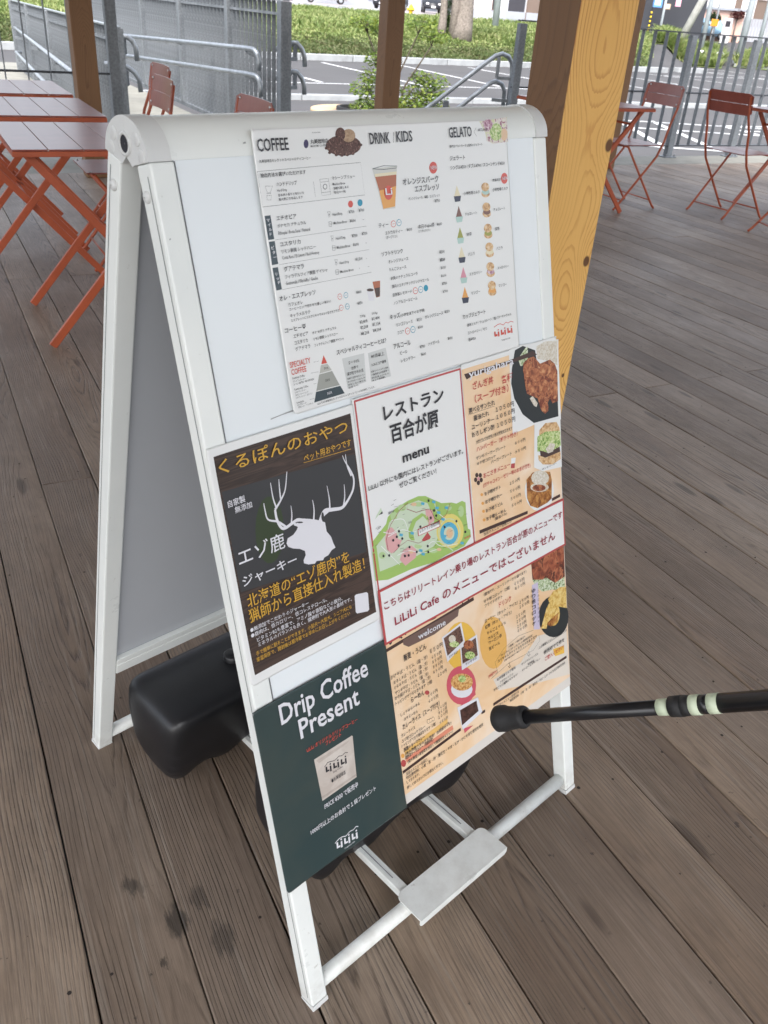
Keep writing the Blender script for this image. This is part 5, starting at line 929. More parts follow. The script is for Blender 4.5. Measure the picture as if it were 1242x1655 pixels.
STROKES = [
('cafe','ink',1,0.35,0.35,[(120,1096.3),(265.4,1097.3),(266.4,1062),(120.4,1061.1),(120,1096.3)]),
('cafe','ink',1,0.25,0.25,[(193.2,1081.7),(193.1,1065.9)]),
('cafe','ink',1,0.25,0.25,[(129.5,1026.5),(263.5,1027.6)]),
('cafe','ink',1,0.25,0.25,[(130.4,1000.5),(263.9,1000.9)]),
('cafe','ink',1,0.25,0.25,[(129.7,973.9),(263.3,974.8)]),
('cafe','ink',1,0.5,0.5,[(320.8,1116.1),(322.6,1127.6)]),
('cafe','ink',1,0.4,0.4,[(469.9,1127.9),(465.2,1123.1),(469.5,1117.8)]),
('cafe','ink',1,0.3,0.3,[(127.4,1081.5),(137.1,1080.8),(132.9,1074.5),(129,1074.8),(127.4,1081.5)]),
('cafe','ink',1,0.3,0.3,[(127.9,1074.2),(133.7,1073.8)]),
('cafe','ink',1,0.3,0.3,[(128,1072.2),(133.8,1071.8),(132.4,1067.2),(127.1,1067.7),(128,1072.2)]),
('cafe','ink',1,0.3,0.3,[(202.6,1083.4),(214.9,1083.3),(215.5,1066.5),(202.7,1066.3),(202.6,1083.4)]),
('cafe','ink',1,0.3,0.3,[(203.6,1080.1),(215.1,1080.5)]),
('cafe','ink',1,0.3,0.3,[(202.4,1069.2),(215.2,1069.4)]),
('cafe','ink',1,0.3,0.3,[(207.4,1048.6),(211.8,1048.2),(210,1045.8),(208.2,1045.9),(207.4,1048.6)]),
('cafe','ink',1,0.3,0.3,[(207.7,1045.7),(210.4,1045.5)]),
('cafe','ink',1,0.3,0.3,[(207.8,1044.9),(210.5,1044.7),(210,1042.9),(207.5,1043.1),(207.8,1044.9)]),
('cafe','ink',1,0.3,0.3,[(207.4,1022.4),(211.9,1022),(210.1,1019.5),(208.3,1019.7),(207.4,1022.4)]),
('cafe','ink',1,0.3,0.3,[(207.8,1019.5),(210.5,1019.2)]),
('cafe','ink',1,0.3,0.3,[(207.9,1018.7),(210.6,1018.4),(210.1,1016.6),(207.6,1016.9),(207.9,1018.7)]),
('cafe','ink',1,0.3,0.3,[(208.6,996),(213.2,995.4),(211.3,993),(209.5,993.2),(208.6,996)]),
('cafe','ink',1,0.3,0.3,[(209,993),(211.7,992.6)]),
('cafe','ink',1,0.3,0.3,[(209.1,992.2),(211.8,991.8),(211.3,990),(208.8,990.3),(209.1,992.2)]),
('cafe','ink',1,0.4,0.4,[(207.4,1037.7),(211.2,1037.6),(210.7,1032.6),(206.8,1032.8),(207.4,1037.7)]),
('cafe','ink',1,0.4,0.4,[(207.6,1035.3),(210.5,1035.3)]),
('cafe','ink',1,0.4,0.4,[(208,1011.5),(211.9,1011.3),(211.3,1006.3),(207.4,1006.5),(208,1011.5)]),
('cafe','ink',1,0.4,0.4,[(208.2,1009.1),(211.1,1009)]),
('cafe','ink',1,0.4,0.4,[(208.3,984.7),(212.3,984.5),(211.7,979.3),(207.7,979.6),(208.3,984.7)]),
('cafe','ink',1,0.4,0.4,[(208.5,982.2),(211.5,982.1)]),
('cafe','red',3,0.5,0.5,[(207.9,954.3),(210.9,954.3)]),
('cafe','blue',3,0.5,0.5,[(217.4,954.5),(220.5,954.5)]),
('cafe','red',3,0.5,0.5,[(208,941.3),(211.1,941.4)]),
('cafe','blue',3,0.5,0.5,[(217.5,941.3),(220.6,941.4)]),
('cafe','red',3,0.5,0.5,[(305.4,1025.7),(309.2,1025.9)]),
('cafe','blue',3,0.5,0.5,[(314.9,1026.2),(318.8,1026.4)]),
('cafe','red',3,0.5,0.5,[(331.1,942.8),(335.2,942.8)]),
('cafe','blue',3,0.5,0.5,[(340.6,942.9),(344.6,942.9)]),
('cafe','red',3,0.5,0.5,[(310.4,895.9),(314.3,895.8)]),
('cafe','blue',3,0.5,0.5,[(320,896),(324,896)]),
('cafe','slate',2,0.6,0.6,[(282.5,1089.4),(300.4,1091.8),(322.7,1090.2),(321.3,1088.1),(299.8,1087.7),(282.5,1089.4)]),
('cafe','red',1,0.9,0.9,[(478.1,871.4),(486.5,873.8),(491.9,873.9),(498.4,871),(504.2,873.8),(509.5,871.9),(515.2,873.4),(521.1,871.3)]),
('cafe','ink',1,0.25,0.25,[(158.2,887.4),(165.6,887.2)]),
('cafe','ink',1,0.25,0.25,[(152,875.9),(164.2,874.9)]),
('cafe','ink',1,0.25,0.25,[(153.7,862.8),(158.1,862.5)]),
('cafe','ink',1,0.25,0.25,[(145,846.3),(151.5,846)]),
('deer','white',4,4.5,3,[(115,702.7),(103.4,709.2),(94.3,708),(80.2,706),(74,718.2),(73.5,732)]),
('deer','white',4,3,1,[(73.5,732),(83.2,740.4),(91.9,751.3),(98.1,771.2)]),
('deer','white',4,2.4,0.8,[(76,732.3),(73.5,746.6),(73.5,765.2)]),
('deer','white',4,2.4,0.8,[(83.6,740.3),(84.1,751.6),(85.4,765.7)]),
('deer','white',4,3,1,[(85.2,705.8),(74.9,716.4),(61.8,723.8),(60,736.5),(59.9,744.4)]),
('deer','white',4,2.4,0.6,[(92.3,706.6),(95.5,718.3),(96.2,729.8)]),
('deer','white',4,6,3.5,[(132.8,692.6),(143.2,706.4),(155.1,705.1),(171,702.5),(181.8,708.7)]),
('deer','white',4,3.5,2,[(181.8,708.7),(192.1,720),(195.4,734.6),(190.1,749.4)]),
('deer','white',4,2,0.6,[(190.1,749.4),(184.9,759.7),(182.7,767.3)]),
('deer','white',4,2.4,0.8,[(192.3,737.8),(187.8,752.3),(187.6,767.2)]),
('deer','white',4,2.6,0.7,[(125.7,701.2),(128.5,713.9),(128.4,726.5)]),
('deer','white',4,2.6,0.7,[(151.9,705.3),(153.5,718.9),(152.7,737.1)]),
('deer','white',4,2.6,0.7,[(173.2,702.5),(177.7,715.6),(179.2,730.7)]),
('deer','white',4,4,3,[(114.7,701),(102.3,703.1),(96.5,706.2)]),
('deer','white',4,5,2,[(134.4,694.3),(139.7,701.4),(149.5,704.3)]),
('deer','gold',2,0.6,0.6,[(123.7,774.7),(197.4,771.4)]),
('map','dred',5,0.7,0.7,[(237.9,619.3),(237.3,636.2),(247.2,652.6),(266.5,667.5),(282.4,673),(279.1,665),(295.2,654.7),(312.9,653),(321.7,651),(328.8,634.9),(337.2,628.5),(351.9,632.3),(362,646.4)]),
('map','dred',5,0.5,0.5,[(246.5,612.8),(259.1,618.2),(274.8,621.1),(293.3,610.1),(311.5,609.7)]),
('map','mpale',5,1.6,1.6,[(262.3,610.3),(284.7,612.4),(310.1,599.7),(333.3,598.4),(359,574.7)]),
('rice','ink',2,0.5,0.5,[(414.1,760.9),(470.3,760.4)]),
('rice','ink',2,0.4,0.4,[(424.5,715.9),(505,715.9)]),
('noodle','ink',4,2.6,2.2,[(219.5,494),(221.9,485.8),(226.4,490.9)]),
('noodle','ink',4,2.6,2.2,[(237,495.2),(244.3,484.8)]),
('noodle','ink',4,2.6,2.2,[(239.6,486.9),(245.4,492.5)]),
('noodle','ink',4,2.6,2.2,[(250.6,493.2),(251.4,486.7)]),
('noodle','ink',4,2.6,2.2,[(267.1,492),(270.5,488.5),(273.9,494.2)]),
('noodle','ink',4,2.6,2.2,[(279.8,489.5),(288.3,494.1)]),
('noodle','ink',4,2.6,2.2,[(293,490),(295.1,495.3),(311.1,494.7),(311.6,488.2),(294.3,489.4)]),
('noodle','ink',4,2.6,2.2,[(320,489.8),(321.9,494.3),(334.3,494.3),(334.2,489.1),(321.3,489.3)]),
('noodle','ink',4,2.6,2.2,[(345.3,492.9),(347.4,487.7)]),
('noodle','ink',4,2.6,2.2,[(355.4,495),(355.8,487.3)]),
('noodle','ink',4,2.6,2.2,[(367.8,492),(368.5,486.3)]),
('noodle','ink',4,2.6,2.2,[(376.5,492.7),(385.1,492.3)]),
('noodle','ink',4,2.6,2.2,[(382.3,492.4),(381.5,486.3)]),
('noodle','brown',4,5,5,[(215,277.8),(339.9,282.8)]),
('noodle','brown',4,5,5,[(388.5,286.4),(397.2,285.4)]),
('noodle','brown',4,5,5,[(417.3,286.5),(611.7,281.2)]),
('noodle','ink',3,0.4,0.4,[(433.3,338.2),(428.8,358.1),(452.8,372.2),(488.5,377.4),(527.2,370.9)]),
('noodle','ink',3,0.4,0.4,[(433.3,338.2),(417.1,334.4),(460.4,340.9),(524.1,334.9),(542.3,344.9),(540.3,356)]),
('noodle','ink',3,0.4,0.4,[(536.7,330.7),(613.4,330.3)]),
('noodle','ink',3,0.7,0.7,[(460.3,340.4),(463.1,340.7),(463,334.7),(466.2,333.9),(462.2,331.9),(458.9,336.7)]),
('noodle','ink',3,0.7,0.7,[(510.1,337.9),(512.9,338.1),(513,332),(516.3,331.3),(512.1,329.2),(508.6,334.1)]),
('drip','white',1,1.2,1.2,[(79.7,242.6),(87.1,245.4),(93.9,244.7),(99.1,242.5),(106.5,244.9),(113.4,244),(117.9,245.7),(122.1,243.4)]),
('drip','ink',3,0.9,0.9,[(82.8,366.3),(88.7,370.1),(93.7,368.8),(99.9,366.4),(108.4,368.8),(113.3,366.4),(119,368),(123.5,365.4)]),
('map','paper',4,1.1,0.8,[(240.8,638.3),(266.6,639.2),(287,628.7),(305.5,632.5)]),
('map','paper',4,1.1,0.8,[(250.2,658.2),(270.8,652.8),(277,635.6)]),
('map','paper',4,1.1,0.8,[(253.1,606.9),(274.8,605.7),(300,592.9),(327.2,588.2)]),
('map','paper',4,1.1,0.8,[(226.9,630),(242.7,609.1),(255.3,592.4)]),
('map','paper',4,1.1,0.8,[(331.8,657.9),(334.5,643.3),(351,625.6)]),
('map','paper',4,1.1,0.8,[(310.1,599.7),(322.1,602.4),(336.9,589.9),(369.7,581.6)]),
('map','paper',4,1.1,0.8,[(233.8,647.3),(247.5,640.9),(262.9,643.8)]),
('map','ink',8,0.35,0.35,[(270.2,667),(274.8,666.2)]),
('map','ink',8,0.35,0.35,[(369.8,579.4),(376.9,577.6)]),
('map','ink',8,0.35,0.35,[(313.6,639.7),(317.5,639)]),
('map','ink',8,0.35,0.35,[(258.4,610.3),(265,609.3)]),
('map','ink',8,0.35,0.35,[(356.2,631.7),(361,631.3)]),
('map','ink',8,0.35,0.35,[(338.7,586.4),(346,584.4)]),
('map','ink',8,0.35,0.35,[(320.4,607.2),(325.9,606)]),
('map','ink',8,0.35,0.35,[(305.7,656.3),(313,655.3)]),
('map','ink',8,0.35,0.35,[(315,637.4),(322.2,636.1)]),
('map','ink',8,0.35,0.35,[(363.4,577.9),(369.3,576.8)]),
('map','ink',8,0.35,0.35,[(321.7,625.2),(325.6,624.7)]),
('map','ink',8,0.35,0.35,[(359.6,642.1),(363.2,642.1)]),
('map','ink',8,0.35,0.35,[(272.2,634.7),(277.3,633.8)]),
('map','ink',8,0.35,0.35,[(388.8,620.6),(394.2,619.6)]),
('map','ink',8,0.35,0.35,[(328.5,634.7),(333.4,634.3)]),
('map','ink',8,0.35,0.35,[(278,630.9),(284.8,629.1)]),
('map','ink',8,0.35,0.35,[(346.4,602.4),(350.8,601.7)]),
('map','ink',8,0.35,0.35,[(258,645.2),(261.2,645.3)]),
('map','ink',8,0.35,0.35,[(364.7,568.9),(371.7,567.9)]),
('map','ink',8,0.35,0.35,[(378.2,578.4),(383.7,577.9)]),
('map','ink',8,0.35,0.35,[(321.3,595.6),(325.8,594.7)]),
('map','ink',8,0.35,0.35,[(300.8,654.5),(305.6,654.4)]),
('map','ink',8,0.35,0.35,[(285.1,669),(288.4,668.6)]),
('map','ink',8,0.35,0.35,[(351.9,620.1),(356.5,619.2)]),
('map','ink',8,0.35,0.35,[(384.1,604.2),(388.5,603.3)]),
('map','ink',8,0.35,0.35,[(336.8,641.5),(340.2,641.4)]),
('map','ink',8,0.35,0.35,[(262.8,603.5),(266.4,603.2)]),
('map','ink',8,0.35,0.35,[(349.8,617.2),(357.7,615.5)]),
('map','ink',8,0.35,0.35,[(267.9,645.3),(271,645.2)]),
('map','ink',8,0.35,0.35,[(263.9,611.2),(270.4,609.8)]),
('map','ink',8,0.35,0.35,[(270,659.5),(274.1,659.5)]),
('map','ink',8,0.35,0.35,[(257.1,675.1),(263.8,673.9)]),
('map','ink',8,0.35,0.35,[(385.8,605.3),(393.6,603.9)]),
('map','ink',8,0.35,0.35,[(349.4,591.2),(354.9,589.8)]),
('map','ink',8,0.35,0.35,[(258.5,614.3),(265.3,613.3)]),
('map','ink',8,0.35,0.35,[(279.3,623),(285.8,621.9)]),
('map','ink',8,0.35,0.35,[(355.4,606),(361.8,605.1)]),
('map','ink',8,0.35,0.35,[(266.4,607.7),(273.4,605.8)]),
('map','ink',8,0.35,0.35,[(377.3,563.7),(383.9,561.8)]),
('map','ink',8,0.35,0.35,[(373,631.2),(380.9,629.8)]),
('map','ink',8,0.4,0.4,[(245.5,668.8),(250.2,669.5)]),
('map','ink',8,0.4,0.4,[(252.2,678.7),(257,679.5)]),
('map','ink',8,0.4,0.4,[(257.2,683.6),(262,684.4)]),
('map','ink',8,0.4,0.4,[(223.5,654.2),(228.1,654.9)]),
('map','ink',8,0.4,0.4,[(224.8,649.7),(229.5,650.3)]),
('map','ink',8,0.4,0.4,[(216.2,633.9),(220.8,634.5)]),
('cafe','red',3,2.98207,2.98207,[(479,865.3),(479.3,858.7)]),
('cafe','red',3,2.98207,2.98207,[(478,859.6),(484.3,859.6)]),
('cafe','red',3,2.98207,2.98207,[(486.7,864.1),(487,857.1)]),
('cafe','red',3,2.68387,2.68387,[(486.5,867.2),(486.6,865.5)]),
('cafe','red',3,3.04507,3.04507,[(493.2,865.2),(493.5,858.6)]),
('cafe','red',3,3.04507,3.04507,[(492.2,859.5),(498.7,859.5)]),
('cafe','red',3,3.04507,3.04507,[(501,864.1),(501.4,857)]),
('cafe','red',3,2.74057,2.74057,[(500.9,867.2),(501,865.4)]),
('cafe','red',3,3.08707,3.08707,[(507.7,865.2),(508,858.5)]),
('cafe','red',3,3.08707,3.08707,[(506.7,859.4),(513.3,859.4)]),
('cafe','red',3,3.08707,3.08707,[(515.6,864),(516,856.9)]),
('cafe','red',3,2.77836,2.77836,[(515.4,867.1),(515.5,865.4)]),
('drip','white',3,2.81572,2.81572,[(83.2,242.1),(82.6,232.7)]),
('drip','white',3,2.81572,2.81572,[(81.5,234.1),(87.5,233.4)]),
('drip','white',3,2.81572,2.81572,[(90.3,239.7),(89.6,229.6)]),
('drip','white',3,2.53415,2.53415,[(90.5,244),(90.4,241.5)]),
('drip','white',3,2.85739,2.85739,[(96.5,240.5),(95.9,231.1)]),
('drip','white',3,2.85739,2.85739,[(94.8,232.5),(100.8,231.7)]),
('drip','white',3,2.85739,2.85739,[(103.6,238),(103.1,227.9)]),
('drip','white',3,2.57165,2.57165,[(103.9,242.4),(103.8,239.9)]),
('drip','white',3,2.90173,2.90173,[(110,238.9),(109.4,229.3)]),
('drip','white',3,2.90173,2.90173,[(108.3,230.8),(114.4,230)]),
('drip','white',3,2.90173,2.90173,[(117.2,236.4),(116.7,226.2)]),
('drip','white',3,2.61155,2.61155,[(117.5,240.8),(117.3,238.3)]),
('drip','ink',3,2.73242,2.73242,[(85.6,365.1),(85,357.2)]),
('drip','ink',3,2.73242,2.73242,[(84,358.4),(89.7,357.7)]),
('drip','ink',3,2.73242,2.73242,[(92.4,362.9),(91.8,354.4)]),
('drip','ink',3,2.45918,2.45918,[(92.6,366.6),(92.5,364.5)]),
('drip','ink',3,2.75604,2.75604,[(98.4,363.5),(97.9,355.5)]),
('drip','ink',3,2.75604,2.75604,[(96.8,356.7),(102.6,355.9)]),
('drip','ink',3,2.75604,2.75604,[(105.3,361.2),(104.8,352.7)]),
('drip','ink',3,2.48044,2.48044,[(105.5,364.9),(105.4,362.8)]),
('drip','ink',3,2.79489,2.79489,[(111.4,361.8),(110.9,353.8)]),
('drip','ink',3,2.79489,2.79489,[(109.8,355),(115.8,354.2)]),
('drip','ink',3,2.79489,2.79489,[(118.5,359.5),(118,350.9)]),
('drip','ink',3,2.5154,2.5154,[(118.7,363.3),(118.6,361.1)]),]
# ------------------------------------------------------------------ print: all lettering is made first
TXT = []
def make_texts():
    cu_list = []
    for row in TEXTS:
        cu = bpy.data.curves.new('t', 'FONT'); cu.body = row[2]; cu.size = 1.0; cu.resolution_u = 2 if row[6] > 6 else 1
        cu.offset = 0.006 if row[7] == 0 else (0.004, 0.010, 0.016, 0.024)[row[7]]
        ob = bpy.data.objects.new('t', cu); COL.objects.link(ob); cu_list.append(ob)
    dg = bpy.context.evaluated_depsgraph_get(); dg.update()
    groups = {}
    for row, ob in zip(TEXTS, cu_list):
        poster, colr, s, u, v, wd, h, b = row
        me = bpy.data.meshes.new_from_object(ob.evaluated_get(dg))
        if len(me.vertices):
            xs = [p.co.x for p in me.vertices]; x0, x1 = min(xs), max(xs); cjk = any(ord(c) > 0x2e00 for c in s)
            size = h / (0.84 if cjk else 0.70); sx = wd / max(1e-3, x1 - x0)
            if x1 - x0 < 0.6: sx = min(sx, size * 1.1)
            big = h > 6
            g = groups.setdefault((poster, colr, big), MB())
            o = len(g.v); g.v += [((u + (p.co.x - x0) * sx) / 1000, (v + (p.co.y + (0.10 if cjk else 0)) * size) / 1000, 0.0) for p in me.vertices]
            for p in me.polygons: g.f.append(tuple(o + i for i in p.vertices)); g.sm.append(False)
        cu = ob.data; bpy.data.objects.remove(ob); bpy.data.curves.remove(cu); bpy.data.meshes.remove(me)
    return groups
TG = make_texts()

# ------------------------------------------------------------------ terrain, lot
def smooth(a, b, t):
    t = max(0, min(1, (t - a) / (b - a))); return t * t * (3 - 2 * t)
def lerp_tab(tab, d):
    for (a, x), (b, y) in zip(tab, tab[1:]):
        if d <= b: return x + (y - x) * max(0, (d - a) / (b - a))
    return tab[-1][1]
def kerb_d(a):
    c = math.cos(a) - 0.115 * math.sin(a); return 27.2 / c if c > 0.2 else 1e9
def height(x, y):
    d = math.hypot(x, y); a = math.atan2(x, y)
    kd = kerb_d(a)
    left = lerp_tab([(0, -0.5), (kd + 0.3, -0.5), (kd + 6, 0.26), (60, 0.62), (90, 0.86), (400, 1.0), (2000, 1.0)], d) if kd < 55 else -0.5
    right = lerp_tab([(0, -0.5), (57, -0.5), (85, 0.42), (110, 0.6), (2000, 0.9)], d)
    f = smooth(math.radians(43.2), math.radians(44.6), a)
    return left * (1 - f) + right * f
ang = [math.radians(v) for v in list(range(-180, -20, 8)) + [-20 + 0.8 * i for i in range(125)] + list(range(82, 181, 8))]
rad = [0.0, 4, 8, 12, 16, 20, 24] + [26 + 0.8 * i for i in range(48)] + [66, 70, 76, 84, 90, 100, 120, 150, 220, 400, 800, 1500]
g = MB()
for r in rad:
    for a in ang:
        x, y = r * math.sin(a), r * math.cos(a); g.v.append((x, y, height(x, y)))
na = len(ang)
for i in range(len(rad) - 1):
    for k in range(na - 1): g.f.append((i * na + k, i * na + k + 1, (i + 1) * na + k + 1, (i + 1) * na + k)); g.sm.append(True)
gr = g.build('ground', M['asphalt'], kind='structure')

def patch(name, mat, a0, a1, r0, r1, lift, na=60, nr=26, wob=0.0):
    """ground cover sheet; r0, r1 are functions of the bearing"""
    b = MB()
    for i in range(nr + 1):
        for k in range(na + 1):
            a = math.radians(a0 + (a1 - a0) * k / na); d = r0(a) + (r1(a) - r0(a)) * i / nr
            x, y = d * math.sin(a), d * math.cos(a)
            b.v.append((x, y, height(x, y) + lift + wob * noise.noise((x * 0.7, y * 0.7, 0)) * (0 if i == 0 else 1)))
    for i in range(nr):
        for k in range(na): q = i * (na + 1) + k; b.f.append((q, q + 1, q + na + 2, q + na + 1)); b.sm.append(True)
    return b.build(name, mat, kind='structure')
patch('grass_bank', M['soil'], -12, 42.6, lambda a: kerb_d(a) + 0.32, lambda a: 59, 0.10, wob=0.08)
patch('roadside_verge', M['soil'], 42.7, 46.6, lambda a: 51.5, lambda a: 66, 0.04, 12, 12, 0.05)
patch('far_verge', M['soil'], 47.2, 62, lambda a: 55.5 - 0.1 * math.degrees(a - math.radians(47)), lambda a: 67 - 0.2 * math.degrees(a - math.radians(47)), 0.04, 24, 12, 0.05)
patch('side_road', M['pinkroad'], -12, 34, lambda a: 62, lambda a: 95, 0.05)

def strip_along(name, mat, pts, wd, h0, h1, **kw):
    b = MB(); n = len(pts)
    for i, (x, y) in enumerate(pts):
        p = Vector(pts[max(0, i - 1)]); q = Vector(pts[min(n - 1, i + 1)]); d = (q - p).normalized(); nrm = Vector((-d.y, d.x)) * wd / 2
        z = height(x, y)
        b.v += [(x + nrm.x, y + nrm.y, z + h0), (x - nrm.x, y - nrm.y, z + h0), (x - nrm.x, y - nrm.y, z + h1), (x + nrm.x, y + nrm.y, z + h1)]
    for i in range(n - 1):
        o = i * 4
        for k in range(4): b.f.append((o + k, o + (k + 1) % 4, o + 4 + (k + 1) % 4, o + 4 + k)); b.sm.append(False)
    b.f += [(0, 1, 2, 3), tuple((n - 1) * 4 + k for k in (3, 2, 1, 0))]; b.sm += [False, False]
    return b.build(name, mat, **kw)
# far kerb, one block after another
kerb = empty('parking_lot_kerb', (0, 0, 0), kind='structure')
xx = -8.0; kme = MB().box(0, -0.15, -0.1, 1.94, 0.15, 0.19, 0.02).mesh('kerb_stone', M['kerb'])
while xx < 29.0:
    y = 27.2 + 0.115 * xx + 0.2; o = link('kerb_stone', kme, kerb, loc=(xx, y, -0.5)); o.rotation_euler = (0, 0, math.atan(0.115)); xx += 1.965
near = empty('low_kerb', (0, 0, 0), kind='structure'); xx = 1.0
kme2 = MB().box(0, -0.10, -0.1, 1.98, 0.10, 0.10, 0.012).mesh('kerb_stone', M['kerb'])
while xx < 26.0:
    link('kerb_stone', kme2, near, loc=(xx, 17.1 + 0.012 * xx, -0.5)); xx += 2.0
k3 = empty('island_kerb', (0, 0, 0), kind='structure')
for (x, y, r) in ((34.4, 38.9, -0.06), (36.4, 38.8, -0.06), (38.6, 39.6, 0.9), (30.3, 31.2, 0.1), (45.0, 33.6, -0.9), (43.7, 35.2, -0.9), (42.6, 36.8, -0.9), (41.3, 38.2, -0.9)):
    o = link('kerb_stone', kme, k3, loc=(x, y, -0.5)); o.rotation_euler = (0, 0, r)
def paint(pts, wd=0.13):
    b = MB()
    for (a, c) in zip(pts, pts[1:]):
        a, c = Vector(a), Vector(c); d = (c - a).normalized(); nn = Vector((-d.y, d.x)) * wd / 2; n = max(1, int((c - a).length / 2))
        for i in range(n):
            p, q = a + (c - a) * i / n, a + (c - a) * (i + 1) / n
            b.add([(*(p + nn), -0.494), (*(p - nn), -0.494), (*(q - nn), -0.494), (*(q + nn), -0.494)], [(0, 1, 2, 3)])
    return b
LINES = [[(6.15, 27.5), (6.1, 21.5)], [(9.1, 27.7), (9.1, 21.0)], [(12.1, 27.9), (11.9, 21.2)], [(15.06, 28.3), (14.56, 21.4)], [(18.0, 28.6), (17.6, 21.6)], [(20.9, 28.9), (20.6, 21.8)],
  [(24.0, 29.2), (24.1, 25.0), (23.55, 21.8)], [(27.0, 29.3), (28.29, 24.31), (29.2, 21.0)], [(26.88, 28.6), (34.1, 29.5)], [(30.2, 31.8), (34.5, 32.2)], [(36.3, 37.5), (36.1, 30.2)], [(33.0, 33.5), (33.4, 29.0)], [(38.5, 33), (45, 31)],
  [(12.9, 14.6), (10.9, 11.0)], [(12.0, 14.2), (10.3, 11.6)], [(13.8, 14.6), (11.9, 10.9)], [(13.1, 14.62), (16.6, 13.3)], [(10.3, 11.6), (12.4, 10.6)], [(12.3, 13.6), (15.6, 12.2)], [(15.1, 13.93), (14.7, 12.0)], [(15.1, 13.93), (17.4, 13.8)], [(15.0, 13.2), (17.6, 12.7)], [(6.0, 20.6), (25.0, 21.4)]]
pm = empty('road_markings', (0, 0, 0), kind='structure')
for L in LINES: paint(L).build('painted_line', M['line'], pm)

# grass blades and weeds
def tufts(name, mat, n, sampler, hmin, hmax, blades, wd, spread, label, droop=1.5, seed=1, hs=lambda x, y: 1.0):
    rg = random.Random(seed); b = MB(); V = b.v; F = b.f
    for _ in range(n):
        x, y = sampler(rg); z = height(x, y) + 0.10; cl = 0.55 + 0.9 * max(0, noise.noise((x * 0.45, y * 0.45, 3)) + 0.45)
        for k in range(blades):
            a = rg.random() * 2 * PI; r = rg.random() * spread; px, py = x + r * math.cos(a), y + r * math.sin(a)
            h = rg.uniform(hmin, hmax) * cl * hs(x, y); a2 = rg.random() * 2 * PI; dx, dy = math.cos(a2), math.sin(a2); ww = wd * rg.uniform(0.6, 1.4); le = h * droop * rg.random()
            o = len(V); V += [(px - dy * ww * 0.4, py + dx * ww * 0.4, z), (px + dy * ww * 0.4, py - dx * ww * 0.4, z), (px + dx * le * 0.4 + dy * ww, py + dy * le * 0.4 - dx * ww, z + h * 0.6), (px + dx * le * 0.4 - dy * ww, py + dy * le * 0.4 + dx * ww, z + h * 0.6), (px + dx * le, py + dy * le, z + h)]
            F += [(o, o + 1, o + 2, o + 3), (o + 3, o + 2, o + 4)]
    me = bpy.data.meshes.new(name); me.from_pydata(V, [], F); me.materials.append(mat)
    return link(name, me, label=label, cat='grass', kind='stuff')
def samp(a0, a1, r0, r1):
    def f(rg):
        a = math.radians(rg.uniform(a0, a1)); lo, hi = r0(a), r1(a); d = lo + (hi - lo) * rg.random() ** 1.25; return d * math.sin(a), d * math.cos(a)
    return f
tufts('tall_weeds', M['weed'], 15000, samp(-11, 42.5, lambda a: kerb_d(a) + 3.0, lambda a: 59), 0.06, 0.20, 15, 0.032, 0.26, 'tall bright green weeds covering the bank behind the car park', hs=lambda x, y: min(1.15, 0.45 + max(0, math.hypot(x, y) - kerb_d(math.atan2(x, y)) - 3.0) / 3.5))
tufts('short_grass', M['mown'], 10000, samp(-11, 42.4, lambda a: kerb_d(a) + 0.5, lambda a: kerb_d(a) + 4.2), 0.04, 0.11, 9, 0.03, 0.18, 'short mown grass on the slope just above the kerb', seed=2)
tufts('verge_grass', M['weed'], 2600, samp(42.8, 46.4, lambda a: 52, lambda a: 66), 0.2, 0.6, 9, 0.05, 0.25, 'weeds at the foot of the leaning concrete stay', seed=3)
tufts('far_verge_grass', M['weed'], 5200, samp(47.4, 61, lambda a: 56, lambda a: 66.0), 0.2, 0.6, 9, 0.05, 0.25, 'strip of long grass beyond the white bollards', seed=4)

# ------------------------------------------------------------------ landing, walls behind the deck
b = MB().box(-2.5, 6.99, -0.5, 4.6, 7.9, -0.012, 0.012); b.build('concrete_landing', M['concrete'], kind='structure')
b = MB().box(1.2, 7.905, -0.5, 2.15, 17.0, -0.02, 0.01); b.build('ramp_slab', M['concrete'], kind='structure')
b = MB().box(4.605, 7.02, -0.5, 14, 7.50, -0.012, 0.015); b.build('concrete_upstand', M['concrete'], kind='structure')
b = MB().box(2.2, 8.1, -0.5, 2.95, 14.5, 0.0, 0.02)
wall = b.build('ramp_wall', M['concrete'], label='low pale concrete wall carrying the ramp handrails', cat='wall')

# ------------------------------------------------------------------ deck
deck = empty('timber_deck', (0, 0, 0), kind='structure')
PITCH = 0.13946; X0 = 0.0113; BW = PITCH - 0.0026
meshes = {}
def board_mesh(L):
    k = round(L, 2)
    if k not in meshes: meshes[k] = MB().box(-BW / 2, 0.0015, -0.03, BW / 2, L - 0.0015, 0, 0.0022).mesh('deck_board', M['deck'])
    return meshes[k]
rows = range(-12, 66); Y0, Y1 = -0.6, 6.93
for i in rows:
    xc = X0 + (i + 0.5) * PITCH
    js = [2.25, 6.33] if i % 2 else [0.21, 4.29]
    cuts = [Y0] + [j for j in js if Y0 + .1 < j < Y1 - .1] + [Y1]
    for a, c in zip(cuts, cuts[1:]):
        if c < xc * 0.42 - 1.0: continue
        o = link('deck_board', board_mesh(c - a), deck, loc=(xc + random.uniform(-0.0006, 0.0006), a, random.uniform(-0.0012, 0.0012)))
sc = MB()
for i in rows:
    xc = X0 + (i + 0.5) * PITCH
    ys = [0.25 + 0.51 * k for k in range(-1, 14)]
    for y in ys:
        if random.random() < 0.15: continue
        for dx in (-0.038, 0.038):
            if random.random() < 0.25: continue
            px_, py_ = xc + dx + random.uniform(-.006, .006), y + random.uniform(-.012, .012); r = random.uniform(0.0024, 0.0036)
            sc.add([(px_ + r * math.cos(q * PI / 3), py_ + r * math.sin(q * PI / 3), 0.0016) for q in range(6)], [tuple(range(6))])
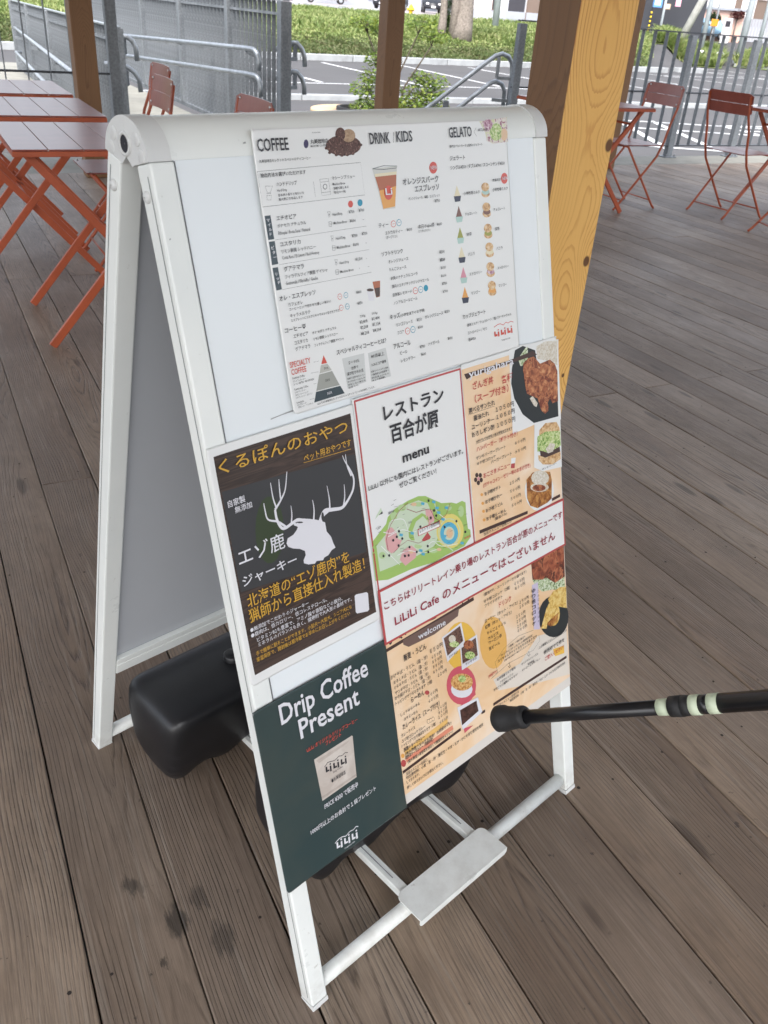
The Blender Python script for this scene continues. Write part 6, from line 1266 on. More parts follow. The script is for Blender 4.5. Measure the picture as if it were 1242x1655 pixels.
sc.build('screw_heads', M['screwdark'], deck, kind='stuff')
gt = MB(); gr_ = random.Random(11)
for _ in range(900):
    x, y = gr_.uniform(-0.5, 6.5), gr_.uniform(0.2, 6.8); r = gr_.uniform(0.0012, 0.0035); a = gr_.random() * 6.28; z = 0.0012
    gt.add([(x + r * math.cos(a), y + r * math.sin(a), z), (x + r * math.cos(a + 2), y + r * math.sin(a + 2), z), (x + r * math.cos(a + 4), y + r * math.sin(a + 4), z), (x, y, z + r * 0.9)], [(0, 1, 3), (1, 2, 3), (2, 0, 3)])
gt.build('grit', M['grit'], deck, kind='stuff')
js = MB()
for k in range(0, 15): js.box(-2, -0.28 + 0.51 * k, -0.13, 9.3, -0.22 + 0.51 * k, -0.0325)
js.build('joists', M['joist'], deck, kind='stuff')

# ------------------------------------------------------------------ posts and roof of the shelter
def timber_post(x, y, label, wd=0.15, front=None):
    t = empty('timber_post', (x, y, 0), label=label, cat='post', group='timber posts of the shelter')
    MB().box(-wd / 2, -wd / 2, 0.0, wd / 2, wd / 2, 2.74, 0.006).build('post_shaft', M['stained'], t)
    return t
timber_post(1.168, 6.80, 'brown timber post behind the red tables, far left')
timber_post(3.53, 6.80, 'brown timber post rising behind the middle of the sign')
timber_post(5.93, 6.80, 'dark timber post mostly hidden behind the yellow pine one')
t = empty('timber_post', (1.415, 1.775, 0), label='near timber post with a bright yellow pine face beside the sign', cat='post', group='timber posts of the shelter')
MB().box(-0.078, -0.0755, 0.0, 0.078, 0.075, 2.74, 0.002).build('post_shaft', M['stained'], t)
MB().box(-0.0785, -0.0800, 0.0, 0.0795, -0.0760, 2.74, 0.0008).build('pine_face', M['pine'], t, label='raw yellow pine face with knots')
roof = empty('unseen_shelter_roof', (0, 0, 0), label='unseen timber roof over the posts, extended to shade the deck', cat='roof')  # out of view; its extent is set to shape the light on the deck
for k in range(32): MB().box(-3.9 + 0.33 * k, -3.0, 2.97, -3.575 + 0.33 * k, 6.95, 3.0).build('roof_board', M['ceiling'], roof)
for y in (-3.0 + 0.3, 1.775, 4.3, 6.8): MB().box(-3.9, y - 0.06, 2.742, 6.9, y + 0.06, 2.968).build('beam', M['stained'], roof)

# ------------------------------------------------------------------ steel fence along the deck edge
def fence(name, x0, x1, posts, label):
    f = empty(name, ((x0 + x1) / 2, 7.42, 0), label=label, cat='fence'); cx = (x0 + x1) / 2
    z0 = -0.012
    MB().box(x0 - cx, -0.022, 1.168, x1 - cx, 0.022, 1.18).build('top_rail', M['darkmetal'], f)
    MB().box(x0 - cx, -0.008, 0.616, x1 - cx, 0.008, 0.632).build('middle_rail', M['darkmetal'], f)
    MB().box(x0 - cx, -0.022, 0.10, x1 - cx, 0.022, 0.112).build('bottom_rail', M['darkmetal'], f)
    pm = MB().box(-0.0375, -0.03, 0.0, 0.0375, 0.03, 1.15, 0.003).mesh('fence_post', M['galv'])
    fm = MB().box(-0.08, -0.06, 0, 0.08, 0.06, 0.012, 0.003).tube([(-0.06, -0.04, 0.012), (-0.06, -0.04, 0.035)], 0.009, 6).tube([(0.06, -0.04, 0.012), (0.06, -0.04, 0.035)], 0.009, 6).mesh('foot_plate', M['galv'])
    for p in posts:
        o = link('fence_post', pm, f, loc=(p - cx, 0, z0 + 0.013)); link('foot_plate', fm, o, loc=(0, 0, -0.013))
    bm_ = MB().box(-0.003, -0.022, 0.112, 0.003, 0.022, 1.167).mesh('baluster', M['galv']); x = x0 + 0.08
    while x < x1:
        if all(abs(x - p) > 0.05 for p in posts): link('baluster', bm_, f, loc=(x - cx, 0, 0))
        x += 0.158
    return f
fence('steel_fence', 5.17, 11.2, [5.21, 6.40, 7.348, 8.289, 9.23, 10.17, 11.15], 'galvanised bar fence along the deck edge behind the right hand chairs')
fence('steel_fence', -1.9, 1.53, [-1.85, -0.9, 0.05], 'bar fence behind the stack of red tables at left')
MB().box(1.452, 7.385, -0.012, 1.532, 7.465, 1.5, 0.004).build('gate_post', M['galv'], label='thick grey steel post at the ramp opening beside the left table', cat='post')

# ------------------------------------------------------------------ ramp screens and hand rails
def screen(name, x, y0, y1, z0, z1, posts, label, endw=0.1):
    s = empty(name, (x, (y0 + y1) / 2, z0), label=label, cat='fence'); cy = (y0 + y1) / 2; H = z1 - z0
    MB().box(-0.03, y0 - cy, H, 0.03, y1 - cy, H + 0.012).build('top_rail', M['rail'], s)
    MB().box(-0.02, y0 - cy, H - 0.11, 0.02, y1 - cy, H - 0.09).build('upper_rail', M['galv'], s)
    MB().box(-0.04, y0 - cy, 0.0, 0.04, y1 - cy, 0.04).build('base_rail', M['galv'], s)
    pm = MB().box(-0.05, -0.05, 0.041, 0.05, 0.05, H - 0.002, 0.004).mesh('screen_post', M['galv'])
    for p in posts: link('screen_post', pm, s, loc=(0, p - cy, 0))
    bm_ = MB().box(-0.019, -0.004, 0.041, 0.019, 0.004, H - 0.001).mesh('baluster', M['galv']); y = y0 + 0.06; 
    while y < y1:
        if all(abs(y - p) > 0.07 for p in posts): link('baluster', bm_, s, loc=(0, y - cy, 0))
        y += 0.125
    return s
screen('ramp_screen', 3.1, 7.95, 17.0, 0.0, 1.185, [8.0, 9.5, 11.3, 13.2, 15.1, 16.95], 'tall galvanised bar screen beside the ramp behind the chairs')
screen('ramp_screen', 1.72, 8.3, 15.6, -0.5, 0.9, [8.35, 10.2, 12.0, 13.8, 15.55], 'grey steel screen seen edge on behind the left post')
def handrail(label, paths, brackets, cat='handrail', group=None, posts=()):
    o0 = Vector(paths[0][0]); h = empty('hand_rail', (o0.x, o0.y, 0), label=label, cat=cat)
    for p in paths: MB().tube([(q[0] - o0.x, q[1] - o0.y, q[2]) for q in p], 0.0215, 12).build('rail_pipe', M['rail'], h)
    for a, c in brackets: MB().bar((a[0] - o0.x, a[1] - o0.y, a[2]), (c[0] - o0.x, c[1] - o0.y, c[2]), 0.03, 0.03).build('bracket', M['galv'], h)
    for (x, y, z0, z1, wd) in posts: MB().box(x - o0.x - wd, y - o0.y - wd, z0, x - o0.x + wd, y - o0.y + wd, z1, 0.003).build('rail_post', M['galv'], h)
def hook(x, y, z, dx, dy, r=0.10):
    """end bend of a pipe: runs level, then turns down"""
    return [(x + dx * r * math.sin(a), y + dy * r * math.sin(a), z - r * (1 - math.cos(a))) for a in [PI / 2 * i / 6 for i in range(7)]] + [(x + dx * r, y + dy * r, z - r - 0.07)]
# rail on the sign side of the big screen
handrail('double pipe handrail fixed to the near side of the bar screen',
  [[(2.40, 11.6, 0.70), (2.93, 8.55, 0.785)] + hook(2.95, 8.42, 0.785, 0.35, -0.75), [(2.36, 11.6, 0.50), (2.93, 8.50, 0.575)] + hook(2.95, 8.38, 0.575, 0.35, -0.75)],
  [((2.95 - .185 * (y - 8.6), y, z - .02 - .025 * (y - 8.6)), (3.05, y, z - 0.07 - .025 * (y - 8.6))) for y in (8.6, 10.0, 11.4) for z in (0.785, 0.575)])
handrail('short pipe rail ends curling down on the far side of the screen end post',
  [[(3.16, 8.35, 0.80), (3.18, 8.15, 0.83), (3.22, 8.1, 0.865), (3.26, 8.1, 0.865), (3.31, 8.1, 0.82), (3.335, 8.1, 0.76), (3.34, 8.1, 0.68)], [(3.16, 8.35, 0.56), (3.18, 8.15, 0.60), (3.22, 8.1, 0.635), (3.26, 8.1, 0.635), (3.31, 8.1, 0.59), (3.335, 8.1, 0.53), (3.34, 8.1, 0.45)]],
  [((3.12, 8.03, z), (3.25, 8.08, z)) for z in (0.74, 0.51)] + [((3.24, 8.09, z), (3.24, 8.09, z + .12)) for z in (0.73, 0.50)])
handrail('pipe handrail curling down beside the thick grey gate post',
  [[(1.70, 8.66, 0.832), (1.80, 8.6, 0.832), (1.86, 8.6, 0.825), (1.905, 8.6, 0.795), (1.93, 8.6, 0.745), (1.935, 8.6, 0.64)], [(1.66, 8.66, 0.605), (1.78, 8.6, 0.60), (1.85, 8.6, 0.585), (1.905, 8.6, 0.545), (1.94, 8.6, 0.49), (1.947, 8.6, 0.39)]],
  [((1.70, 8.6, z), (1.84, 8.6, z)) for z in (0.70, 0.45)] + [((1.83, 8.6, z), (1.83, 8.6, z + .12)) for z in (0.69, 0.44)])
handrail('double pipe handrail running along the lower ramp at far left',
  [[(1.30, 8.1, 0.56), (1.68, 15.3, 0.56), (1.82, 15.3, 0.56)], [(1.28, 8.3, 0.26), (1.62, 15.0, 0.26), (1.82, 15.1, 0.26)]],
  [((1.35 + .05 * k, 9.5 + 1.9 * k, z - 0.02), (1.67, 9.5 + 1.9 * k, z - 0.06)) for k in range(3) for z in (0.56, 0.26)])
handrail('level white pipe rails crossing behind the wire rods at far left',
  [[(1.2, 17.5, 0.33), (-2.5, 16.6, 0.33)], [(1.2, 17.5, 0.06), (-2.5, 16.6, 0.06)]], [], posts=[(x, 17.5 - (1.2 - x) * .243, -0.5, 0.31, 0.02) for x in (1.15, 0.0, -1.2, -2.4)])
# stair rail at the gap left of the right hand fence
handrail('double stair handrail sloping down behind the sign to the left of the fence post',
  [[(4.20, 8.0, 0.09), (5.22, 8.0, 0.775), (5.34, 8.0, 0.85), (5.42, 8.0, 0.872), (5.50, 8.0, 0.85), (5.55, 8.0, 0.79), (5.565, 8.0, 0.70), (5.565, 8.0, 0.36)],
   [(4.55, 8.0, 0.09), (5.20, 8.0, 0.53), (5.30, 8.0, 0.60), (5.38, 8.0, 0.625), (5.46, 8.0, 0.60), (5.50, 8.0, 0.54), (5.51, 8.0, 0.28)]],
  [((5.36, 7.96, 0.66), (5.52, 7.88, 0.66)), ((5.33, 7.96, 0.46), (5.50, 7.88, 0.46)), ((5.36, 7.96, 0.84), (5.36, 7.96, 0.66))], posts=[(5.52, 7.86, -0.5, 0.93, 0.024), (4.80, 7.97, -0.5, 0.44, 0.022)])

# ------------------------------------------------------------------ tables and chairs
def rivets(b, pts, nrm, r=0.006):
    for p in pts: b.lathe([(r, 0.0), (r * .8, 0.003), (0.0005, 0.004)], 8, nrm, p)
def make_table():
    t = empty('folding_table', (0, 0, 0)); n = 6; W = 0.70; w_ = W / n
    sm = MB().box(-w_ / 2 + 0.0015, -0.34, 0.716, w_ / 2 - 0.0015, 0.34, 0.7215, 0.0012).mesh('table_slat', M['red'])
    for i in range(n): link('table_slat', sm, t, loc=(-W / 2 + w_ * (i + .5), 0, 0))
    f = MB(); f.box(-0.35, -0.346, 0.698, 0.35, -0.334, 0.7155, 0.002).box(-0.35, 0.334, 0.698, 0.35, 0.346, 0.7155, 0.002).box(-0.35, -0.333, 0.698, -0.34, 0.333, 0.7155).box(0.34, -0.333, 0.698, 0.35, 0.333, 0.7155)
    f.build('rim', M['leg'], t)
    for yy, s in ((-0.27, 1), (-0.245, -1), (0.27, 1), (0.245, -1)):
        MB().bar((-s * 0.30, yy, 0.006), (s * 0.30, yy, 0.698), 0.030, 0.016, (0, 1, 0), 0.002).build('leg', M['leg'], t)
    for x, z in ((-0.30, 0.05), (0.30, 0.05)): pass
    MB().tube([(-0.30 + 0.075, -0.245, 0.61), (-0.225, 0.245, 0.61)], 0.008, 8).build('cross_bar', M['leg'], t)
    MB().tube([(0.225, -0.27, 0.61), (0.225, 0.27, 0.61)], 0.008, 8).build('cross_bar', M['leg'], t)
    MB().tube([(0.0, -0.28, 0.352), (0.0, 0.28, 0.352)], 0.006, 8).build('pivot_rod', M['leg'], t)
    return t
tb = make_table(); tb.location = (0.645, 3.60, 0); tag(tb, 'nearest red slatted folding table, its corner beside the sign top', 'table', 'red folding tables')
for (x, y, lab) in ((0.43, 4.47, 'second red folding table, in the middle of the row at left'), (0.43, 5.30, 'farthest red folding table at left, closest to the wire railing'),
                    (4.31, 5.25, 'red folding table half hidden by the yellow pine post'), (6.22, 4.86, 'red folding table cut off by the right edge of the photo')):
    c = copy_tree(tb); c.location = (x, y, 0); c['label'] = lab
def make_chair():
    """local frame: the sitter faces -X; rear feet at +0.20, front feet at -0.20"""
    c = empty('folding_chair', (0, 0, 0))
    hw = 0.195
    # seat of two pressed plates
    for x0, x1 in ((-0.185, -0.004), (0.0, 0.165)): MB().box(x0, -hw + 0.012, 0.452, x1, hw - 0.012, 0.458, 0.002).build('seat_slat', M['red'], c)
    sr = MB(); rivets(sr, [(x, y, 0.458) for x in (-0.165, 0.145) for y in (-0.165, 0.165)], (0, 0, 1)); sr.build('rivets', M['screw'], c, kind='stuff')
    # backrest: slightly curved plate with rounded corners
    def back(z0, z1, nm):
        b = MB(); n = 12; cols = []
        for i in range(n + 1):
            y = -hw - 0.01 + (2 * hw + 0.02) * i / n; e = min(i, n - i); r = 0.0 if e >= 1 else 0.014
            xx_ = 0.228 + 0.018 * math.cos(PI * (i / n - 0.5)) ; cols.append((y, xx_, r))
        for (y, x, r) in cols:
            top = z1 - (r if nm == 'top' else 0); bot = z0 + (r if nm == 'low' else 0)
            b.v += [(x + (bot - 0.80) * 0.18, y, bot), (x + (top - 0.80) * 0.18, y, top), (x + (top - 0.80) * 0.18 + 0.004, y, top), (x + (bot - 0.80) * 0.18 + 0.004, y, bot)]
        for i in range(n):
            o = i * 4
            for k in range(4): b.f.append((o + k, o + (k + 1) % 4, o + 4 + (k + 1) % 4, o + 4 + k)); b.sm.append(False)
        b.f += [(0, 1, 2, 3), tuple(n * 4 + k for k in (3, 2, 1, 0))]; b.sm += [False] * 2
        b.build('back_slat', M['red'], c)
    back(0.784, 0.852, 'top'); back(0.712, 0.7815, 'low')
    rb = MB(); rivets(rb, [(0.232 + (z - 0.80) * 0.18, y, z) for y in (-0.17, 0.17) for z in (0.730, 0.835)], (-1, 0, 0), 0.007); rb.build('rivets', M['screw'], c, kind='stuff')
    for s in (-1, 1):
        y = s * hw
        MB().tube([(0.243, y * 0.96, 0.835), (0.220, y * 0.97, 0.705), (0.180, y, 0.60), (0.155, y, 0.48), (0.115, y, 0.38), (-0.17, y, 0.03), (-0.195, y, 0.008)], 0.0085, 8).build('long_leg', M['leg'], c)
        y2 = s * (hw - 0.02)
        MB().tube([(-0.15, y2, 0.445), (0.185, y2, 0.03), (0.21, y2, 0.008)], 0.0085, 8).build('short_leg', M['leg'], c)
    MB().tube([(-0.135, -hw, 0.075), (-0.135, hw, 0.075)], 0.005, 6).build('stretcher', M['leg'], c)
    MB().tube([(0.155, -hw + .02, 0.068), (0.155, hw - .02, 0.068)], 0.005, 6).build('stretcher', M['leg'], c)
    MB().tube([(-0.15, -hw + .02, 0.443), (-0.15, hw - .02, 0.443)], 0.006, 6).build('stretcher', M['leg'], c)
    return c
ch = make_chair(); ch.location = (0.885, 4.50, 0); tag(ch, 'nearer of two red folding chairs whose backs overlap beside the ramp wall', 'chair', 'red folding chairs')
for (x, y, r, lab) in ((1.07, 5.27, 0.0, 'farther of the two overlapping red chair backs beside the ramp wall'),
     (1.06, 3.68, 0.03, 'red folding chair whose back just shows over the sign top, left of the middle post'),
     (4.81, 5.27, -0.04, 'red folding chair facing left with four rivets, between the pine post and the fence'),
     (5.49, 4.83, PI + 0.03, 'red folding chair seen from behind near the right edge'),
     (5.30, 4.05, -0.35, 'red folding chair with only one foot in view at the right edge'),
     (-0.12, 5.25, 0.0 + PI, 'red folding chair glimpsed under the tables at the left edge')):
    c = copy_tree(ch); c.location = (x, y, 0); c.rotation_euler = (0, 0, r); c['label'] = lab

# ------------------------------------------------------------------ the A-frame sign
YA, TI = math.radians(16.0953), math.radians(15.01645)
O = Vector((0.28015, 0.59377, 0)); UX = Vector((math.cos(YA), math.sin(YA), 0)); NB = Vector((-math.sin(YA), math.cos(YA), 0))
UP = Vector((0, 0, 1)) * math.cos(TI) + NB * math.sin(TI); NO = UX.cross(UP) * 1.0
if NO.y > 0: NO = -NO
SW, D = 0.621, 0.660
sign = empty('sandwich_board', O, YA, label='white metal A frame sign board covered in cafe menus', cat='sign board')
# sign frame: x along the width, y backwards, z up.  leg frame: u, v (up the leg), q (outwards)
def fr(u, v, q, back=False):
    y = v * math.sin(TI) - q * math.cos(TI); z = v * math.cos(TI) + q * math.sin(TI)
    return (u, D - y if back else y, z)
def legbox(u0, v0, q0, u1, v1, q1, back=False, c=0.002):
    t = MB().box(u0, v0, q0, u1, v1, q1, c); return MB().add([fr(*p, back) for p in t.v], t.f)
for back in (False, True):
    nm = 'rear' if back else 'front'
    for u0 in (0.0, SW - 0.027):
        b = legbox(u0, 0.008, -0.027, u0 + 0.027, 1.112, 0.0, back, 0.0022)
        st = b.build('stile', M['white'], sign)
        # recessed channel line down the outer side of each stile
        side = u0 - 0.0004 if u0 == 0 else SW + 0.0004
        gb = MB().add([fr(side, v, q, back) for v, q in ((0.02, -0.0075), (1.10, -0.0075), (1.10, -0.0088), (0.02, -0.0088))], [(0, 1, 2, 3)])
        gb.build('channel_groove', M['gap'], st)
        cap = legbox(u0 - 0.0006, -0.001, -0.0276, u0 + 0.0276, 0.0075, 0.0006, back, 0.001); cap.build('foot_cap', M['whitecap'], st)
        sgn = -1 if u0 == 0 else 1; uu = u0 if u0 == 0 else SW
        sb = MB().lathe([(0.0062, 0.0), (0.0062, 0.0014), (0.0045, 0.0032), (0.0008, 0.0038)], 14, (sgn, 0, 0), fr(uu, 1.082, -0.0165, back)); sb.build('screw', M['whitecap'], st)
    # panel and rails
    legbox(0.0275, 0.246, -0.014, SW - 0.0275, 1.113, -0.0018, back, 0.0006).build('panel', M['board'], sign)
    legbox(0.0275, 0.246, -0.0165, SW - 0.0275, 1.113, -0.0142, back, 0.0004).build('panel_backing', M['boardback'], sign)
    legbox(0.0272, 0.222, -0.027, SW - 0.0272, 0.2455, 0.0, back, 0.002).build('bottom_rail', M['white'], sign)
    legbox(0.0272, 0.2460, -0.0268, SW - 0.0272, 0.260, -0.0168, back, 0.0015).build('inner_lip', M['white'], sign)
    legbox(0.0272, 0.2458, -0.0017, 0.0280, 1.112, -0.0006, back, 0.0).build('panel_seam', M['gap'], sign, kind='stuff')
# rounded head
HC = (0.330, 1.072); HR = 0.0415
def head_profile(front=True, infl=0.0, cap=False):
    F = Vector(fr(0, 1.1125, 0.0)); R_ = HR + infl; s = 1 if front else -1
    pts = [(F.y - infl, F.z)]
    a0 = math.radians(172); n = 14
    for i in range(n + 1):
        a = a0 + (PI / 2 - a0) * i / n; pts.append((HC[0] + R_ * math.cos(a), HC[1] + (R_ - 0.004) * math.sin(a)))
    if cap: pts += [(HC[0] - 0.0006, HC[1] + 0.001), (HC[0] - 0.010, HC[1] - 0.007), (F.y + 0.026, F.z - 0.007)]
    else: pts += [(HC[0] - 0.0005, HC[1] + 0.012), (HC[0] - 0.024, HC[1] + 0.012), (F.y + 0.026, F.z + 0.002)]
    if not front: pts = [(2 * HC[0] - y, z) for y, z in pts]
    return pts
for front in (True, False):
    for nm, u0, u1, inf, mt in (('head_cover', 0.024, SW - 0.024, 0.0, 'white'), ('end_cap', -0.0015, 0.0236, 0.0012, 'whitecap'), ('end_cap', SW - 0.0236, SW + 0.0015, 0.0012, 'whitecap')):
        b = MB().prism(head_profile(front, inf, nm == 'end_cap'), u0, u1, lambda y, z, u: (u, y, z)); o = b.build(nm, M[mt], sign)
        for p in o.data.polygons: p.use_smooth = len(p.vertices) == 4
        mod = o.modifiers.new('edge', 'EDGE_SPLIT'); mod.split_angle = math.radians(28)
        if nm == 'end_cap':
            uu, sgn = (u0, -1) if u0 < 0.1 else (u1, 1)
            for dy, dz in ((-0.023, 0.020), (-0.030, 0.006)):
                yy = HC[0] + (dy if front else -dy)
                MB().lathe([(0.0066, 0.0), (0.0066, 0.0004), (0.006, 0.0007), (0.0005, 0.0007)], 14, (sgn, 0, 0), (uu, yy, HC[1] + dz)).build('cap_boss', M['whitecap'], o)
for u, sgn in ((-0.0015, -1), (SW + 0.0015, 1)):
    hb = MB().lathe([(0.0118, -0.02), (0.0118, 0.002), (0.0085, 0.002), (0.0085, -0.001)], 22, (sgn, 0, 0), (u, HC[0], HC[1] + 0.013)); hb.build('hinge_ring', M['whitecap'], sign)
    MB().lathe([(0.0086, 0.0008), (0.0004, 0.0008)], 22, (sgn, 0, 0), (u, HC[0], HC[1] + 0.013)).build('hinge_bore', M['hole'], sign)
# floor bars, brace arms, pedal plate
MB().tube([(0.0272, 0.020, 0.022), (SW - 0.0272, 0.020, 0.022)], 0.0115, 16).build('floor_bar', M['white'], sign)
MB().tube([(0.0272, D - 0.020, 0.022), (SW - 0.0272, D - 0.020, 0.022)], 0.0115, 16).build('floor_bar', M['white'], sign)
for a in (0.2075, 0.3665):
    b = MB().box(a - 0.0085, 0.024, 0.030, a + 0.0085, D - 0.015, 0.045, 0.0015); b.build('brace_arm', M['white'], sign)
    MB().box(a - 0.0012, 0.06, 0.0452, a + 0.0002, D - 0.05, 0.0457).build('arm_groove', M['gap'], sign, kind='stuff')
def plate():
    b = MB(); pts = []; x0, x1, y0, y1, r = 0.187, 0.388, -0.020, 0.034, 0.012
    for cx_, cy_, a0 in ((x1 - r, y1 - r, 0), (x0 + r, y1 - r, 90)):
        for i in range(6): a = math.radians(a0 + 18 * i); pts.append((cx_ + r * math.cos(a), cy_ + r * math.sin(a)))
    pts += [(x0, y0), (x1, y0)]
    b.prism(pts, 0.0462, 0.0485)
    b.prism([(x1, 0.0485), (x0, 0.0485), (x0, 0.038), (x0 + 0.004, 0.034), (x1 - 0.004, 0.034), (x1, 0.038)], -0.0225, -0.0203, lambda x, z, h: (x, h, z))
    return b.build('pedal_plate', M['white'], sign)
plate()
# dirt marks on the white parts
sm_ = MB()
for (u, v, l) in ((0.11, 1.124, 0.004), (0.005, 1.04, 0.002), (0.09, 0.835, 0.045)):
    sm_.add([fr(u, v, -0.0014 if l > .04 else 0.0003), fr(u + l, v + l * .1, -0.0014 if l > .04 else 0.0003), fr(u + l * .9, v + 0.002, -0.0014 if l > .04 else 0.0003), fr(u + .001, v + 0.0015, -0.0014 if l > .04 else 0.0003)], [(0, 1, 2, 3)])
sm_.build('scuff_marks', M['scuff'], sign, kind='stuff')

# ------------------------------------------------------------------ black water weights on the arms
def weight(loc, rz, label, Lx=0.37, Ly=0.17, H=0.182, taper=0.42):
    bm = bmesh.new(); n = 40; top = []
    pr = [(0.0, 0.05), (0.0, H)] + [(Lx, H), (Lx, 0.05)]
    poly = [(0.004, 0.05), (0.0, 0.12), (0.004, H - 0.012), (0.02, H)] + [(Lx - 0.02, H), (Lx - 0.004, H - 0.012), (Lx, 0.12), (Lx - 0.015, 0.05), (Lx - 0.04, 0.0), (Lx - 0.10, 0.0)]
    poly += [(Lx - 0.125, 0.028), (Lx / 2 + 0.01, 0.04), (0.165, 0.030), (0.148, 0.006), (0.108, 0.004), (0.090, 0.030), (0.072, 0.034), (0.058, 0.0), (0.022, 0.0)]
    vs = [[bm.verts.new((x, y, z)) for x, z in poly] for y in (0.0, Ly)]
    m = len(poly)
    for k in range(m): bm.faces.new((vs[0][k], vs[0][(k + 1) % m], vs[1][(k + 1) % m], vs[1][k]))
    bm.faces.new(vs[0]); bm.faces.new(list(reversed(vs[1])))
    for v in bm.verts:
        f = v.co.z / H; t = 1.0 - taper * (1 - f) ** 3
        v.co.y = Ly / 2 + (v.co.y - Ly / 2) * t
    bmesh.ops.recalc_face_normals(bm, faces=bm.faces[:])
    w_ = empty('water_weight', loc, rz, label=label, cat='sign weight', group='black water weights')
    tk = MB().frombm(bm, True).build('tank', M['blackplastic'], w_)
    rm = tk.modifiers.new('remesh', 'REMESH'); rm.mode = 'VOXEL'; rm.voxel_size = 0.0065; rm.use_smooth_shade = True
    sm2 = tk.modifiers.new('soften', 'SMOOTH'); sm2.factor = 0.5; sm2.iterations = 110
    MB().lathe([(0.017, 0.0), (0.017, 0.010), (0.014, 0.013), (0.0005, 0.013)], 16, (0, 0, 1), (Lx * 0.5, Ly * 0.5, H - 0.001)).build('filler_cap', M['blackplastic'], w_)
    return w_
def sgn_pt(a, b, z=0): p = O + UX * a + NB * b; return (p.x, p.y, z)
weight(sgn_pt(0.036, 0.428, 0.0), YA, 'black plastic water weight between the sign legs at left')
weight(sgn_pt(0.103, 0.128, 0.0), YA, 'black plastic water weight just behind the foot of the menu posters', Lx=0.40, Ly=0.18, taper=0.10)

# ------------------------------------------------------------------ posters on the sign
C = dict(ink=(0.030, 0.030, 0.036), red=(0.62, 0.085, 0.06), white=(0.72, 0.72, 0.76), gold=(0.62, 0.36, 0.05), hred=(0.50, 0.05, 0.05), dred=(0.30, 0.020, 0.045), slate=(0.040, 0.062, 0.075), blue=(0.02, 0.28, 0.42), purple=(0.06, 0.05, 0.12),
  paper=(0.78, 0.79, 0.78), paperg=(0.60, 0.62, 0.61), paper2=(0.70, 0.66, 0.61), paperwarm=(0.72, 0.66, 0.58), cream=(0.75, 0.68, 0.48), glass=(0.60, 0.60, 0.56), tea=(0.42, 0.13, 0.06), orange2=(0.75, 0.36, 0.09), orange3=(0.78, 0.48, 0.16), coral=(0.72, 0.27, 0.17), brown=(0.065, 0.035, 0.030), brownb=(0.16, 0.10, 0.085),
  choc=(0.20, 0.09, 0.07), matcha=(0.32, 0.33, 0.06), pink=(0.66, 0.28, 0.36), mint=(0.42, 0.60, 0.55), navy=(0.03, 0.035, 0.07), lgrey=(0.48, 0.48, 0.44), mgrey=(0.34, 0.35, 0.32), deepgrey=(0.044, 0.045, 0.048), deepgreen=(0.040, 0.058, 0.028), border=(0.46, 0.075, 0.075),
  mpale2=(0.44, 0.60, 0.30), mgreen=(0.34, 0.52, 0.14), mpale=(0.56, 0.66, 0.50), mpink=(0.68, 0.38, 0.38), myellow=(0.72, 0.63, 0.18), mblue=(0.10, 0.42, 0.60), peach=(0.70, 0.48, 0.30), amber=(0.78, 0.45, 0.13), yellow=(0.78, 0.48, 0.08), hotpink=(0.60, 0.10, 0.14), lilac=(0.58, 0.52, 0.66), bowl=(0.022, 0.028, 0.030))
PM = {}
def lam(name, build, rough=0.28):
    """laminated print: colour below a faintly wavy gloss film"""
    t = NT('print_' + name); c = build(t); 
    if isinstance(c, tuple): t.b.inputs['Base Color'].default_value = (*c, 1)
    else: t.link(c, t.b.inputs['Base Color'])
    t.set(Roughness=rough); t.b.inputs['Specular IOR Level'].default_value = 0.4; t.b.inputs['Coat Weight'].default_value = 0.3; t.b.inputs['Coat Roughness'].default_value = 0.10
    t.bump(t.noise(t.obj(), 14, 2, 0.5), 0.10, 0.004); PM[name] = t.m
for k, v in C.items(): lam(k, lambda t, v=v: v)
def spk(name, cols, scale, lo=0.36, hi=0.64, dist=0.6, stretch=(1, 1, 1)):
    def f(t):
        n = len(cols); nf = t.noise(t.mapping(t.obj(), stretch), scale, 3, 0.6, dist)
        return t.ramp(nf, [(lo + (hi - lo) * i / (n - 1), c) for i, c in enumerate(cols)])
    lam(name, f)
spk('tan', [(0.79, 0.53, 0.30), (0.83, 0.61, 0.40), (0.85, 0.69, 0.53)], 9)
spk('darkwood', [(0.026, 0.018, 0.015), (0.075, 0.048, 0.038), (0.035, 0.024, 0.02), (0.09, 0.058, 0.045)], 6, 0.3, 0.7, 1.2, (1, 14, 1))
spk('beans', [(0.018, 0.010, 0.010), (0.16, 0.075, 0.06), (0.03, 0.016, 0.014), (0.30, 0.17, 0.13)], 520)
spk('burlap', [(0.30, 0.19, 0.11), (0.50, 0.36, 0.24)], 160)
spk('salad', [(0.10, 0.25, 0.03), (0.45, 0.58, 0.20), (0.70, 0.72, 0.45)], 260)
spk('salad2', [(0.06, 0.12, 0.03), (0.50, 0.60, 0.35), (0.72, 0.74, 0.66)], 260)
spk('cabbage', [(0.30, 0.10, 0.14), (0.72, 0.66, 0.62), (0.60, 0.62, 0.35)], 180)
spk('radish', [(0.20, 0.05, 0.10), (0.50, 0.28, 0.36), (0.70, 0.60, 0.62)], 220)
spk('rice', [(0.55, 0.48, 0.36), (0.74, 0.72, 0.66)], 330)
spk('karaage', [(0.035, 0.010, 0.008), (0.30, 0.075, 0.03), (0.13, 0.026, 0.018), (0.50, 0.19, 0.08), (0.22, 0.05, 0.025), (0.66, 0.36, 0.18)], 85, 0.3, 0.7)
spk('meat', [(0.02, 0.006, 0.006), (0.28, 0.07, 0.03), (0.06, 0.014, 0.012), (0.52, 0.19, 0.09), (0.12, 0.03, 0.02)], 60, 0.3, 0.7)
